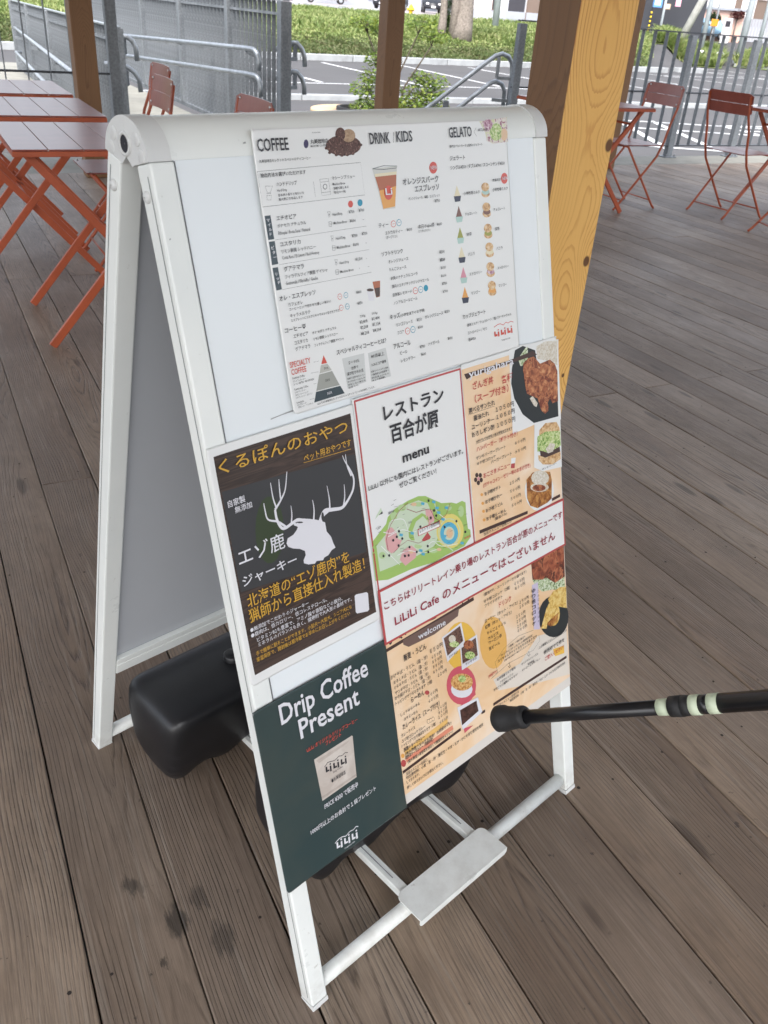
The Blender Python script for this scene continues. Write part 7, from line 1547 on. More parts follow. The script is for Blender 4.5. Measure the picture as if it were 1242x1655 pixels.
spk('karaage2', [(0.16, 0.04, 0.02), (0.42, 0.14, 0.06), (0.66, 0.33, 0.15)], 110, 0.3, 0.7)
spk('meat2', [(0.10, 0.025, 0.018), (0.32, 0.085, 0.04), (0.52, 0.20, 0.10)], 70, 0.3, 0.7)
spk('curry', [(0.20, 0.065, 0.015), (0.36, 0.14, 0.035), (0.55, 0.28, 0.08)], 120)
spk('bread', [(0.42, 0.22, 0.09), (0.66, 0.42, 0.20), (0.74, 0.58, 0.38)], 170)
spk('croq', [(0.50, 0.27, 0.05), (0.72, 0.50, 0.14), (0.76, 0.60, 0.26)], 150)
spk('soba', [(0.035, 0.018, 0.014), (0.20, 0.11, 0.08), (0.08, 0.04, 0.03)], 240)
spk('choc2', [(0.03, 0.013, 0.010), (0.10, 0.045, 0.035)], 150)
spk('ramen', [(0.36, 0.12, 0.03), (0.70, 0.38, 0.12), (0.74, 0.55, 0.28)], 260)
spk('bag', [(0.50, 0.44, 0.39), (0.62, 0.57, 0.52)], 30)
spk('bagfold', [(0.40, 0.34, 0.30), (0.54, 0.48, 0.43)], 30)
spk('dripgreen', [(0.026, 0.050, 0.052), (0.034, 0.056, 0.055), (0.044, 0.062, 0.056)], 7)
def warp(key, x, y):
    """gentle ripple of the laminated sheet and a lift at its loose corners (metres, sheet coordinates)"""
    (nm, lab, (u0, v0, u1, v1), lift, colr) = POSTERS[key]; W_, H_ = (u1 - u0) / 1000, (v1 - v0) / 1000
    ph = len(key) * 1.7 + ord(key[0]); z = 0.00035 * (1 + math.sin(x * 34 + ph) * math.cos(y * 23 + ph * .5))
    for (cx_, cy_), k in zip(((0, 0), (W_, 0), (W_, H_), (0, H_)), LIFT[key]):
        d = math.hypot(x - cx_, y - cy_); e = max(0.0, 1 - d / 0.045); z += k * 0.0018 * e * e
    return z
LIFT = dict(noodle=(0, .3, 0, 0), map=(0, 0, 0, 0), rice=(0, 0, .9, 0), strip=(.2, .3, .3, .1), deer=(1, .4, .2, .8), drip=(.6, 1, 0, .3), cafe=(1, .6, .4, .9))
def split_long(v, f, lim=0.010):
    bm = bmesh.new(); vs = [bm.verts.new(p) for p in v]
    for q in f:
        try: bm.faces.new([vs[i] for i in q])
        except ValueError: pass
    for _ in range(7):
        es = [e for e in bm.edges if e.calc_length() > lim]
        if not es: break
        bmesh.ops.subdivide_edges(bm, edges=es, cuts=1, use_grid_fill=True)
        bmesh.ops.triangulate(bm, faces=[fc for fc in bm.faces if len(fc.verts) > 4])
    bm.verts.index_update(); o = ([p.co[:] for p in bm.verts], [[p.index for p in fc.verts] for fc in bm.faces]); bm.free(); return o
def warped(key, v, f, fine=True):
    if fine: v, f = split_long(v, f)
    return [(x, y, z + warp(key, x, y)) for x, y, z in v], f
POSTERS = {  # root name, label, sheet rectangle in mm, lift, sheet colour, category
 'noodle': ('noodle_menu_sheet', 'orange noodle and rice menu sheet at the lower right of the sign', (211, 221, 620, 494), 1.0, 'paper2'),
 'map': ('park_map_sheet', 'white sheet with black brush title and coloured park map in a red border', (209, 564, 407.5, 831), 1.0, 'paper'),
 'rice': ('fried_chicken_menu_sheet', 'tan menu sheet with fried chicken, burger and curry photos at the right', (407.5, 566, 620.5, 833), 1.25, 'paper'),
 'strip': ('notice_strip', 'white notice strip with red border taped across the menu sheets', (210.5, 489, 620.5, 571.5), 3.0, 'border'),
 'deer': ('pet_treat_poster', 'dark wood patterned poster with white stag head and gold writing', (-0.5, 530, 210, 825), 1.6, 'paper'),
 'drip': ('drip_coffee_poster', 'dark green drip coffee present poster at the bottom left of the sign', (-6, 218, 213, 497), 2.2, 'dripgreen'),
 'cafe': ('cafe_menu_sheet', 'large white coffee drink and gelato menu sheet at the top', (119, 834, 531, 1137), 3.2, 'paper')}
bm4 = Matrix((UX, UP, NO)).transposed().to_4x4()
roots = {}
for key, (nm, lab, (u0, v0, u1, v1), lift, colr) in POSTERS.items():
    r = bpy.data.objects.new(nm, None); COL.objects.link(r); r.empty_display_size = 0.05
    mm = bm4.copy(); base = O + UX * (u0 / 1000) + UP * (v0 / 1000) + NO * (lift / 1000); mm.translation = base; r.matrix_world = mm
    tag(r, lab, 'poster'); roots[key] = (r, u0, v0)
    n = 18; b = MB(); W_, H_ = (u1 - u0) / 1000, (v1 - v0) / 1000; rc = 0.006
    pts = []
    for cx_, cy_, a0 in ((W_ - rc, rc, -90), (W_ - rc, H_ - rc, 0), (rc, H_ - rc, 90), (rc, rc, 180)):
        for i in range(4): a = math.radians(a0 + 30 * i); pts.append((cx_ + rc * math.cos(a), cy_ + rc * math.sin(a)))
    if key in ('strip',): pts = [(0, 0), (W_, 0), (W_, H_), (0, H_)]
    nx, ny = max(2, int(W_ / 0.010)), max(2, int(H_ / 0.010))
    def cornered(x, y):
        if key == 'strip': return x, y
        for cx_, cy_ in ((rc, rc), (W_ - rc, rc), (W_ - rc, H_ - rc), (rc, H_ - rc)):
            ox, oy = x - cx_, y - cy_
            if (ox < 0) == (cx_ == rc) and (oy < 0) == (cy_ == rc) and abs(ox) <= rc and abs(oy) <= rc:
                m = max(abs(ox), abs(oy)); l = math.hypot(ox, oy)
                if l > 1e-9: return cx_ + ox * m / l, cy_ + oy * m / l
        return x, y
    xs = [0, rc * .4, rc] + [rc + (W_ - 2 * rc) * i / nx for i in range(1, nx)] + [W_ - rc, W_ - rc * .4, W_]; ys = [0, rc * .4, rc] + [rc + (H_ - 2 * rc) * i / ny for i in range(1, ny)] + [H_ - rc, H_ - rc * .4, H_]
    mx_, my_ = len(xs), len(ys); top = []
    for y in ys:
        for x in xs: a_, b__ = cornered(x, y); top.append((a_, b__, warp(key, a_, b__)))
    N_ = mx_ * my_; b.v = top + [(x, y, z - 0.0007) for x, y, z in top]
    for jj in range(my_ - 1):
        for ii in range(mx_ - 1): q = jj * mx_ + ii; b.f += [(q, q + 1, q + mx_ + 1, q + mx_), (N_ + q, N_ + q + mx_, N_ + q + mx_ + 1, N_ + q + 1)]; b.sm += [True, True]
    rim = [i for i in range(mx_)] + [mx_ * (jj + 1) - 1 for jj in range(1, my_)] + [N_ - 1 - i for i in range(1, mx_)] + [mx_ * jj for jj in range(my_ - 2, 0, -1)]
    for a_, b__ in zip(rim, rim[1:] + rim[:1]): b.f.append((b__, a_, N_ + a_, N_ + b__)); b.sm.append(False)
    b.build('paper_sheet', PM[colr], r)
def ear(pts):
    from mathutils.geometry import tessellate_polygon
    return tessellate_polygon([[Vector((x, y, 0)) for x, y in pts]])
NICE = dict(ink='black_print', white='white_print', red='red_print', gold='gold_print', beans='coffee_beans', karaage='fried_chicken_picture', bowl='black_bowl_picture')
fg = {}
for poster, colr, layer, pts in FILLS:
    r, u0, v0 = roots[poster]; z = 0.00012 * layer
    fg.setdefault((poster, colr), MB()).add([((u - u0) / 1000, (v - v0) / 1000, z) for u, v in pts], ear(pts))
for poster, colr, layer, w0, w1, pts in STROKES:
    r, u0, v0 = roots[poster]; z = 0.00012 * layer + 0.00003; P = [Vector(((u - u0), (v - v0))) for u, v in pts]
    if w0 > 1.0 and len(P) > 2:   # smooth the bold strokes
        Q = []
        for i in range(len(P) - 1):
            p0, p1, p2, p3 = P[max(0, i - 1)], P[i], P[i + 1], P[min(len(P) - 1, i + 2)]
            for k in range(5):
                t_ = k / 5; Q.append(0.5 * ((2 * p1) + (p2 - p0) * t_ + (2 * p0 - 5 * p1 + 4 * p2 - p3) * t_ ** 2 + (3 * p1 - p0 - 3 * p2 + p3) * t_ ** 3))
        P = Q + [P[-1]]
    vs = []; n = len(P)
    for i, p in enumerate(P):
        d = (P[min(n - 1, i + 1)] - P[max(0, i - 1)]); d = d.normalized() if d.length > 1e-6 else Vector((1, 0)); w_ = (w0 + (w1 - w0) * i / (n - 1)) / 2
        nn = Vector((-d.y, d.x)) * w_; vs += [((p + nn).x / 1000, (p + nn).y / 1000, z), ((p - nn).x / 1000, (p - nn).y / 1000, z)]
    fg.setdefault((poster, colr), MB()).add(vs, [(2 * i, 2 * i + 1, 2 * i + 3, 2 * i + 2) for i in range(n - 1)])
for (poster, colr), b in fg.items():
    b.v, b.f = warped(poster, b.v, b.f); b.sm = [False] * len(b.f)
    me = bpy.data.meshes.new('picture_print'); me.from_pydata(b.v, [], b.f); me.materials.append(PM[colr])
    o = link('picture_print', me, roots[poster][0], kind='stuff')
for (poster, colr, big), b in TG.items():
    r, u0, v0 = roots[poster]; me = bpy.data.meshes.new('lettering'); me.from_pydata([(x - u0 / 1000, y - v0 / 1000, 0.0015 + warp(poster, x - u0 / 1000, y - v0 / 1000)) for x, y, z in b.v], [], b.f); me.materials.append(PM[colr])
    link('title_lettering' if big else 'small_lettering', me, r, kind='stuff')

# ------------------------------------------------------------------ walking pole
A = Vector((0.56507, 0.63963, 0.41233)); Bp = Vector((0.70405, 0.39179, 0.61188)); dr = (Bp - A).normalized(); LP = 0.62
wp = empty('walking_pole', A, label='black walking stick with pale green bands reaching in from the right', cat='walking stick')
def seg(r0, a, r1, b_, m, nm):
    MB().lathe([(0.0003, a), (r0, a), (r1, b_), (0.0003, b_)], 26, dr, (0, 0, 0)).build(nm, m, wp)
MB().lathe([(0.0003, -0.012), (0.0150, -0.012), (0.0176, -0.009), (0.0178, 0.002), (0.0160, 0.006), (0.0143, 0.024), (0.0150, 0.027), (0.0150, 0.032), (0.0135, 0.035), (0.0095, 0.036)], 30, dr, (0, 0, 0)).build('rubber_tip', M['rubber'], wp)
SEGS = [(0.0092, 0.025, 0.0089, 0.222, 'blackpaint', 'lower_shaft'), (0.0098, 0.222, 0.0099, 0.236, 'glowband', 'band'), (0.0120, 0.237, 0.0125, 0.252, 'rubber', 'clamp_collar'), (0.0124, 0.252, 0.0112, 0.262, 'rubber', 'clamp_collar'),
  (0.0117, 0.262, 0.0117, 0.273, 'glowband', 'band'), (0.0110, 0.273, 0.0110, 0.283, 'blackpaint', 'upper_shaft'), (0.0115, 0.283, 0.0115, 0.295, 'glowband', 'band'), (0.0111, 0.295, 0.0113, LP, 'blackpaint', 'upper_shaft')]
for r0, a, r1, b_, mm_, nm in SEGS: seg(r0, a, r1, b_, M[mm_], nm)

# ------------------------------------------------------------------ round planter bench with maple
pl = empty('round_planter_bench', (5.75, 11.75, -0.5), label='tan round bench ring around a dark planter in the car park', cat='bench')
MB().lathe([(0.40, 0.36), (0.40, 0.42), (0.74, 0.42), (0.75, 0.41), (0.75, 0.37), (0.74, 0.36), (0.40, 0.36)], 40).build('bench_top', M['bench'], pl)
MB().lathe([(0.0, 0.0), (0.60, 0.0), (0.60, 0.359)], 32).build('bench_base', M['black_p'], pl)
MB().lathe([(0.39, 0.30), (0.39, 0.46), (0.34, 0.46), (0.34, 0.40), (0.001, 0.40)], 32).build('planter_rim', M['black_p'], pl)
def leafy(b, c, rx, rz, n, s, rg):
    for _ in range(n):
        while True:
            p = Vector((rg.uniform(-1, 1), rg.uniform(-1, 1), rg.uniform(-1, 1)))
            if p.length < 1: break
        q = Vector((c[0] + p.x * rx, c[1] + p.y * rx, c[2] + p.z * rz - 0.25 * rz * (p.x ** 2 + p.y ** 2)))
        nrm = Vector((rg.gauss(0, .5), rg.gauss(0, .5), 1)).normalized(); a = nrm.orthogonal().normalized(); a = Matrix.Rotation(rg.random() * 6.28, 3, nrm) @ a; d = nrm.cross(a); ss = s * rg.uniform(.6, 1.3)
        o = len(b.v)
        # five lobed leaf
        pts = [(0, -.9), (.35, -.3), (1, -.25), (.45, .15), (.75, .8), (.15, .45), (0, 1.1), (-.15, .45), (-.75, .8), (-.45, .15), (-1, -.25), (-.35, -.3)]
        b.v += [tuple(q + a * x * ss + d * y * ss) for x, y in pts]; b.f.append(tuple(o + k for k in range(12))); b.sm.append(False)
def maple(x, y, z, label, clumps, leaf, rg, mat='maple'):
    t = empty('maple_tree', (x, y, z), label=label, cat='tree'); tr = MB()
    for (cx_, cy_, cz, rx, rz, n) in clumps:
        a = Vector((rg.uniform(-.04, .04), rg.uniform(-.04, .04), 0)); c = Vector((cx_, cy_, cz)); m1 = a * .5 + Vector((c.x * 0.25, c.y * .25, c.z * 0.5)) + Vector((rg.uniform(-.05, .05), 0, 0))
        tr.tube([a, m1, c * 0.9, c + Vector((0, 0, rz * .3))], 0.02, 6, rs=[0.022, 0.014, 0.008, 0.003])
        for k in range(4):
            e = c + Vector((rg.uniform(-1, 1) * rx, rg.uniform(-1, 1) * rx, rg.uniform(-.5, .5) * rz)); tr.tube([c * 0.9, (c + e) / 2 + Vector((0, 0, .02)), e], 0.006, 5, rs=[0.007, 0.005, 0.002])
    tr.build('trunk', M['twig'], t); lf = MB()
    for (cx_, cy_, cz, rx, rz, n) in clumps: leafy(lf, (cx_, cy_, cz), rx, rz, n, leaf, rg)
    lf.build('crown', M[mat], t, kind='stuff')
rg = random.Random(5)
CL = [(-0.32, 0, 0.98, 0.1568, 0.085, 144), (-0.3, 0.02, 0.8, 0.2688, 0.119, 302), (-0.42, 0, 0.62, 0.2688, 0.119, 302), (-0.25, -0.1, 0.48, 0.336, 0.119, 302), (-0.5, -0.05, 0.4, 0.2016, 0.085, 115),
  (0.42, 0, 0.78, 0.1792, 0.085, 158), (0.6, -0.05, 0.74, 0.2464, 0.102, 259), (0.45, -0.05, 0.6, 0.336, 0.119, 374), (0.66, 0, 0.56, 0.2464, 0.102, 230), (0.3, -0.1, 0.46, 0.336, 0.102, 302), (0.62, -0.05, 0.42, 0.2912, 0.085, 230), (0, 0.1, 0.62, 0.2464, 0.102, 158), (0.05, 0, 0.42, 0.28, 0.085, 187),
  (-0.45, 0.1, 1.42, 0.26, 0.09, 230), (-0.2, 0.1, 1.35, 0.26, 0.09, 230), (0.42, 0.1, 1.45, 0.26, 0.09, 230), (0.62, 0, 1.3, 0.26, 0.09, 230)]
maple(6.25, 11.85, -0.42, 'small maple with layered green leaves behind the middle post', CL, 0.026, rg)
shrub = empty('planter_shrub', (5.62, 11.62, -0.1), label='low dark green shrub in the planter left of the maple', cat='shrub'); lf = MB(); leafy(lf, (0, 0, 0.06), 0.2, 0.1, 260, 0.018, rg)
lf.build('foliage', M['maple'], shrub, kind='stuff'); MB().tube([(0, 0, -0.05), (0.01, 0, 0.1)], 0.01, 6).build('stem', M['bark'], shrub)

# ------------------------------------------------------------------ far things
def h_at(x, y): return height(x, y)
def tree_trunk(x, y, r, H, label, lean=0.0, crown=True, split=False):
    t = empty('roadside_tree', (x, y, h_at(x, y)), label=label, cat='tree'); b = MB(); rg2 = random.Random(int(x * 10))
    pts = [(lean * k / 8 * H + 0.03 * math.sin(k), 0.02 * math.cos(k * 2), H * k / 8) for k in range(9)]
    b.tube(pts, r, 14, rs=[r * (1.35 if k == 0 else 1.08 if k == 1 else 1.0 - 0.05 * k) for k in range(9)])
    if split: b.tube([(-r * 0.9, 0.1, -0.1), (-r * .75, 0.1, H * .3), (-r * 1.0, 0.1, H * .7), (-r * 1.7, 0.1, H)], r * .45, 10, rs=[r * .55, r * .5, r * .45, r * .4])
    b.build('trunk', M['bark'], t)
    if crown:
        lf = MB(); 
        for _ in range(9): leafy(lf, (rg2.uniform(-1.6, 1.6) + lean * H, rg2.uniform(-1.6, 1.6), H + rg2.uniform(0.2, 2.2)), 1.0, 0.7, 160, 0.11, rg2)
        lf.build('crown', M['darkleaf'], t, kind='stuff')
    return t
tree_trunk(19.72, 33.62, 0.155, 4.2, 'slimmer grey tree trunk standing in the weeds, left of the thick one', 0.0)
tree_trunk(20.42, 33.25, 0.36, 4.6, 'thick grey double trunk standing in the weeds', 0.06, split=True)
iv = empty('climbing_shrub', (19.98, 33.75, h_at(20, 33.7)), label='dark leafy growth between the two tree trunks', cat='shrub'); lf = MB(); leafy(lf, (0, 0, 1.05), 0.28, 0.8, 900, 0.05, random.Random(3)); lf.build('foliage', M['darkleaf'], iv, kind='stuff'); MB().tube([(0, 0, 0), (0, 0, 1)], .03, 6).build('stem', M['bark'], iv)
# hydrant
hy = empty('fire_hydrant', (28.64, 52.7, 0.58), label='yellow fire hydrant in the weeds left of the slim tree trunk', cat='hydrant')
MB().lathe([(0.16, 0.0), (0.16, 0.05), (0.115, 0.07), (0.11, 0.42), (0.17, 0.44), (0.17, 0.50), (0.13, 0.52), (0.13, 0.60), (0.10, 0.68), (0.03, 0.71), (0.03, 0.76), (0.001, 0.77)], 18).build('barrel', M['yellow_p'], hy)
for s in (-1, 1): MB().lathe([(0.07, 0.09), (0.07, 0.20), (0.085, 0.20), (0.085, 0.23), (0.001, 0.23)], 12, (s, 0.3, 0), (0, 0, 0.47)).build('outlet', M['yellow_p'], hy)
# row of edging stones
st = empty('stone_edging', (24, 55, 0), label='row of rough grey stones along the top of the weedy bank', cat='edging'); sg_ = random.Random(8)
for k in range(16):
    f = k / 15; x, y = 18.5 + (28.0 - 18.5) * f, 57.2 + (53.0 - 57.2) * f
    bm = bmesh.new(); bmesh.ops.create_cube(bm, size=1); bmesh.ops.bevel(bm, geom=bm.edges[:], offset=0.12, segments=2, affect='EDGES')
    for v in bm.verts: v.co = Vector((v.co.x * 0.62, v.co.y * 0.3, v.co.z * sg_.uniform(.22, .3))) + Vector([sg_.uniform(-.02, .02) for _ in range(3)])
    o = MB().frombm(bm).build('stone', M['kerb'], st, loc=(x - 24, y - 55, h_at(x, y) + 0.2)); o.rotation_euler = (0, 0, -0.41 + sg_.uniform(-.05, .05))
# buildings: boxes with openings, aligned with the view of the street
def building(name, p0, p1, depth, z0, z1, mat, label, plinth=None, plinth_mat=None, openings=(), cat='building', roofm=None):
    """front wall runs p0 -> p1 (left to right seen from the deck); openings: (f0, f1, za, zb, material, frame)"""
    p0, p1 = Vector(p0), Vector(p1); d = p1 - p0; L = d.length; a = math.atan2(d.y, d.x)
    t = empty(name, (p0.x, p0.y, z0), a, label=label, cat=cat); H = z1 - z0
    MB().box(0, 0, -0.6, L, depth, H, 0.02).build('wall', M[mat], t)
    if plinth: MB().box(-0.04, -0.06, -0.6, L + 0.04, -0.002, plinth).build('plinth', M[plinth_mat], t)
    MB().box(-0.2, -0.25, H, L + 0.2, depth + 0.2, H + 0.18).build('roof', M[roofm or 'w_grey'], t)
    for f0, f1, za, zb, m, fr_ in openings:
        o = MB(); x0, x1 = f0 * L, f1 * L
        o.box(x0 - .06, -0.10, za - .06, x0, -0.004, zb + .06).box(x1, -0.10, za - .06, x1 + .06, -0.004, zb + .06).box(x0, -0.10, zb, x1, -0.004, zb + .06).box(x0, -0.10, za - .06, x1, -0.004, za)
        w_ = o.build('window', M[fr_], t); MB().box(x0, -0.03, za, x1, -0.004, zb).build('pane', M[m], w_)
    return t
building('white_house', (39.9, 63.5), (47.6, 58.6), 8, 0.70, 6.2, 'w_white', 'white house with a grey plinth behind the thick trunk', 0.68, 'w_grey',
  [(0.155, 0.205, 0.72, 2.4, 'w_win', 'w_brown'), (0.285, 0.42, 0.02, 2.4, 'w_win', 'w_grey'), (0.44, 0.60, 0.02, 2.4, 'w_brown', 'w_brown'), (0.66, 0.85, 0.9, 2.2, 'w_win', 'w_brown')])
building('dark_building', (44.8, 53.95), (49.55, 49.45), 9, 0.3, 7.5, 'w_dark', 'charcoal walled building behind the fence at right', openings=[(0.36, 0.64, 3.0, 4.4, 'w_win', 'w_dark')])
building('pink_house', (59.2, 61.0), (62.4, 57.9), 6, 0.4, 2.62, 'w_pink', 'low pink walled house behind the pale blue van', openings=[(0.08, 0.25, 1.35, 1.75, 'w_win', 'w_white')])
building('white_apartment', (62.0, 71.0), (72.5, 61.3), 8, 0.5, 9, 'w_white', 'tall white building behind the orange sign', openings=[(0.62, 0.66, 1.6, 5, 'w_brown', 'w_white'), (0.30, 0.36, 2.8, 3.8, 'w_win', 'w_grey'), (0.75, 0.92, 1.2, 3.2, 'w_brown', 'w_brown')])
building('brown_house', (70.5, 60.2), (82, 48), 8, 0.5, 8, 'w_brown', 'brown house at the far right edge', openings=[(0.10, 0.2, 1.8, 3.0, 'w_win', 'w_white'), (0.3, 0.4, 1.8, 3.0, 'w_pink', 'w_white')])
building('pale_house', (24, 92), (33, 88.5), 8, 0.85, 6, 'w_pinkgrey', 'pale pinkish house wall at the top behind the parked cars', openings=[(0.3, 0.42, 0.6, 2.0, 'w_win', 'w_grey'), (0.6, 0.75, 0.6, 2.0, 'w_win', 'w_grey')])
building('grey_house', (34.5, 87), (44, 79), 8, 0.85, 6, 'w_grey', 'grey house wall at the top left of the slim trunk', openings=[(0.2, 0.35, 0.7, 2.0, 'w_win', 'w_white'), (0.6, 0.7, 0.7, 2.2, 'w_win', 'w_white')])
# poster boards on the dark building
for (x, y, z, w_, h_, m, lab) in ((46.75, 51.15, 2.5, 0.62, 0.52, 'bluesign', 'blue notice board on the charcoal wall'), (47.25, 50.72, 2.33, 0.42, 0.32, 'tansign', 'small tan notice on the charcoal wall'), (47.72, 50.25, 2.58, 0.34, 0.42, 'pinksign', 'pink and white notice on the charcoal wall')):
    t = empty('notice_board', (x, y, z), math.atan2(-4.5, 4.75), label=lab, cat='notice'); MB().box(-w_ / 2, -0.35, -h_ / 2, w_ / 2, -0.30, h_ / 2, .01).build('panel', M[m], t)
    MB().box(-w_ * .3, -0.356, -h_ * .25, w_ * .3, -0.352, h_ * .3).build('inset', M['w_white'], t)
def pole(name, x, y, r, H, label, lean=(0, 0), mat='pole', z=None, cat='pole'):
    z = h_at(x, y) if z is None else z; t = empty(name, (x, y, z - 0.1), label=label, cat=cat)
    MB().tube([(0, 0, 0), (lean[0] * H * .5, lean[1] * H * .5, H * .5), (lean[0] * H, lean[1] * H, H)], r, 14, rs=[r, r * .97, r * .93]).build('shaft', M[mat], t)
    MB().lathe([(r * 1.5, 0.0), (r * 1.5, 0.18), (r * 1.02, 0.2)], 14).build('base_collar', M[mat], t); return t
pole('lamp_post', 27.6, 41.7, 0.17, 7.5, 'pale grey pole in front of the white house doorway')
t = pole('sign_post', 40.79, 44.0, 0.07, 4.2, 'thin grey sign pole in front of the charcoal building', z=0.2)
t = empty('striped_guy_guard', (43.65, 48.16, 0.5), label='thin black and yellow striped guy guard by the charcoal wall', cat='guy guard')
for k in range(12): MB().tube([(0, 0, k * .12), (0, 0, k * .12 + .118)], 0.055, 10).build('band', M['yellow_p' if k % 2 else 'black_p'], t)
MB().tube([(0, 0, 1.44), (0.3, 0.3, 6.0)], 0.012, 6).build('wire', M['darkmetal'], t)
pole('leaning_stay', 38.03, 39.73, 0.20, 6.5, 'thick concrete stay pole leaning across the charcoal building', lean=(0.27, -0.24), mat='polewood', z=-0.1)
pole('utility_pole', 42.6, 42.23, 0.14, 8, 'pale steel pole in front of the pale blue van', z=-0.3)
pole('utility_pole', 44.14, 40.64, 0.19, 8, 'widest pale grey pole on the verge right of the bollards', z=-0.3)
pole('utility_pole', 44.75, 39.95, 0.12, 8, 'slim pale pole close to the right edge of the photo', z=-0.2)
t = pole('street_sign_pole', 57.28, 55.85, 0.07, 5.5, 'thin pole carrying the orange sign', z=0.3)
t = empty('orange_sign', (56.5, 55.2, 1.66), math.radians(-45), label='orange square sign across the road', cat='sign'); MB().box(-0.26, -0.03, -0.24, 0.26, 0.03, 0.24, .02).build('plate', M['orange_p'], t); MB().box(-.03, 0.031, -1.25, .03, .09, .24).build('bracket', M['pole'], t)
t = empty('vending_cabinet', (57.9, 55.2, 0.35), math.radians(-45), label='white roadside cabinet with a dark window', cat='cabinet')
MB().box(-0.32, -0.2, 0, 0.32, 0.3, 1.68, .03).build('body', M['w_white'], t); MB().box(-0.16, -0.22, 1.1, 0.2, -0.203, 1.5).build('pane', M['w_win'], t)
t = empty('mesh_fence', (65.0, 59.6, 0.5), math.radians(-42), label='grey board fence in front of the tall white building', cat='fence')
for k in range(26): MB().box(-2.2 + k * .24, -.02, 0, -2.2 + k * .24 + .22, .02, 1.7).build('fence_board', M['w_grey'], t)
for (x, y, z, r, m, lab, n) in ((58.6, 57.4, 1.75, 0.55, 'darkleaf', 'round dark clipped tree above the orange sign', 500), (61.95, 58.2, 2.0, 0.6, 'redleaf', 'dark red leaved bush in front of the tall white building', 350)):
    t = empty('garden_tree', (x, y, h_at(x, y)), label=lab, cat='tree'); lf = MB(); leafy(lf, (0, 0, z), r, r * .6, n, 0.09, rg); lf.build('crown', M[m], t, kind='stuff'); MB().tube([(0, 0, 0), (.03, 0, z)], .06, 8).build('trunk', M['bark'], t)
# bollards
def bollard(x, y, label):
    t = empty('bollard', (x, y, -0.5), math.radians(-30), label=label, cat='bollard', group='white bollards at the car park exit')
    MB().lathe([(0.15, 0.0), (0.15, 0.47), (0.145, 0.50)], 18).build('post', M['w_white'], t)
    bm = bmesh.new(); bmesh.ops.create_uvsphere(bm, u_segments=18, v_segments=12, radius=0.19)
    for v in bm.verts: v.co = Vector((v.co.x * 1.15, v.co.y, v.co.z * .72 + .56))
    MB().frombm(bm, True).build('cap', M['w_white'], t)
    MB().lathe([(0.11, .165), (0.09, .19), (.001, .195)], 14, (0.5, -1, 0), (0, 0, .55)).build('lens', M['black_p'], t)
bollard(39.82, 39.35, 'left one of the two white rounded bollards beyond the car park'); bollard(40.62, 38.75, 'right one of the two white rounded bollards, its dark lens showing')
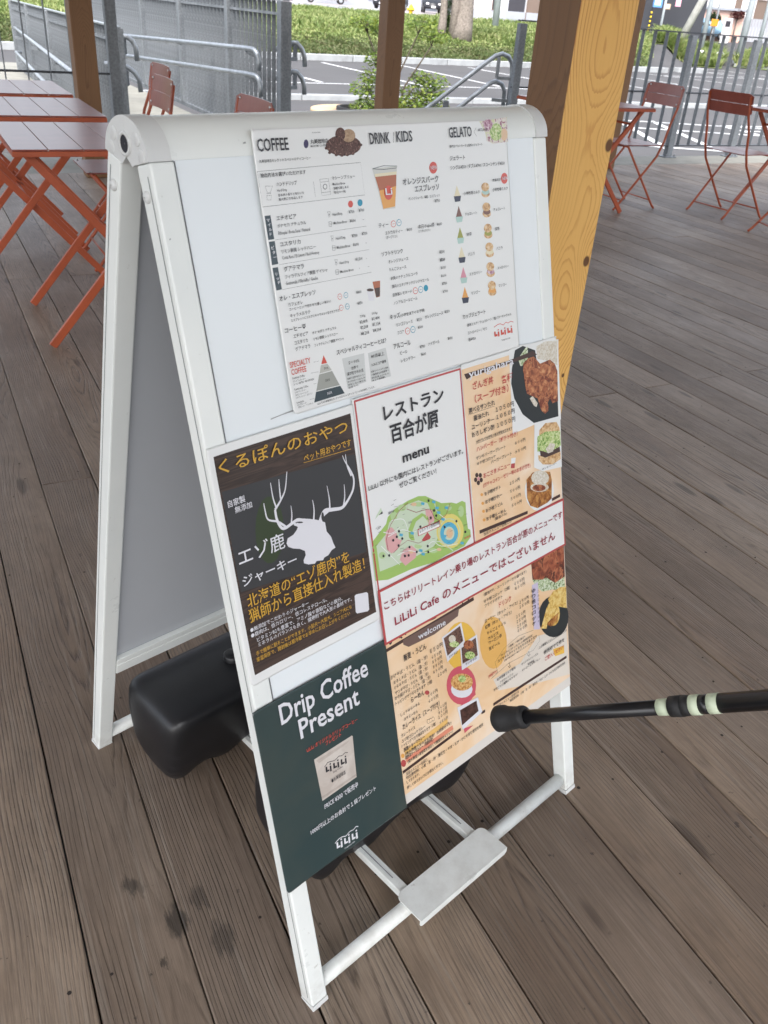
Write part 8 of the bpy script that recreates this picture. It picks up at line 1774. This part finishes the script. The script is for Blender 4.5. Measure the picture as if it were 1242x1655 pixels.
# cars
def car(x, y, rz, mat, label, L=3.4, H=1.5, Wd=1.5, van=False, z=None):
    z = h_at(x, y) + 0.06 if z is None else z; t = empty('parked_car', (x, y, z), rz, label=label, cat='car')
    if van: prof = [(-L / 2, .30), (-L / 2, 1.0), (-L / 2 + .08, H - .05), (-L / 2 + .25, H), (L / 2 - 1.0, H), (L / 2 - .55, .95), (L / 2 - .08, .82), (L / 2, .55), (L / 2, .28)]
    else: prof = [(-L / 2, .30), (-L / 2, .85), (-L / 2 + .25, .95), (-L / 2 + .75, H - .02), (0.1, H), (L / 2 - 1.25, .98), (L / 2 - .2, .80), (L / 2, .55), (L / 2, .28)]
    bm = bmesh.new(); A_ = [bm.verts.new((px_, -Wd / 2, pz)) for px_, pz in prof]; B_ = [bm.verts.new((px_, Wd / 2, pz)) for px_, pz in prof]; m = len(prof)
    for k in range(m): bm.faces.new((A_[k], A_[(k + 1) % m], B_[(k + 1) % m], B_[k]))
    bm.faces.new(A_); bm.faces.new(list(reversed(B_)))
    for v in bm.verts:
        if v.co.z > 1.05: v.co.y *= 0.84
    bmesh.ops.recalc_face_normals(bm, faces=bm.faces[:]); bmesh.ops.bevel(bm, geom=bm.edges[:], offset=0.06, segments=3, affect='EDGES', clamp_overlap=True)
    MB().frombm(bm, True).build('body', M[mat], t)
    x0, x1 = (-L / 2 + .25, L / 2 - .95) if van else (-L / 2 + .75, L / 2 - 1.5)
    for s in (-1, 1): MB().add([(x0, s * Wd * .485, 1.0), (x1 + .35, s * Wd * .485, 1.0), (x1, s * Wd * .432, H - .12), (x0 + .1, s * Wd * .432, H - .12)], [(0, 1, 2, 3)]).build('side_window', M['carglass'], t)
    xw = L / 2 - (.62 if van else 1.3); MB().add([(xw + .03, -Wd * .40, .98), (xw + .03, Wd * .40, .98), (xw - .32, Wd * .36, H - .08), (xw - .32, -Wd * .36, H - .08)], [(0, 1, 2, 3)]).build('windscreen', M['carglass'], t)
    for s in (-1, 1):
        for xx_ in (-L / 2 + .65, L / 2 - .65):
            wh = MB().lathe([(.001, -.09), (.26, -.09), (.29, -.06), (.29, .06), (.26, .09), (.001, .09)], 18, (0, 1, 0), (xx_, s * (Wd / 2 - .06), .29)).build('wheel', M['cartyre'], t)
            MB().lathe([(.17, .092), (.15, .10), (.001, .10)], 12, (0, s, 0), (xx_, s * (Wd / 2 - .06), .29)).build('rim', M['rail'], wh)
        MB().box(L / 2 - .04, s * Wd * .33 - .12, .58, L / 2 + .02, s * Wd * .33 + .12, .72, .02).build('headlight', M['w_white'], t)
    MB().box(L / 2, -.17, .36, L / 2 + .02, .17, .50).build('number_plate', M['w_white'], t); return t
car(60.2, 59.3, math.radians(-38), 'carblue', 'pale blue van crossing behind the pole and fence', van=True, H=1.5, L=3.3)
car(39.9, 69.9, math.radians(-115), 'carblack', 'dark car facing the camera right of the yellow hydrant', H=1.35)
car(36.8, 71.2, math.radians(-140), 'carblack', 'black car behind the yellow hydrant', H=1.35, L=4)
car(35.9, 82.4, math.radians(-20), 'carwhite', 'white car with dark windows at the top, left of the middle post', H=1.45, L=4)
car(52.0, 60.5, math.radians(-30), 'carblack', 'black car parked right of the white house', H=1.4, L=4)
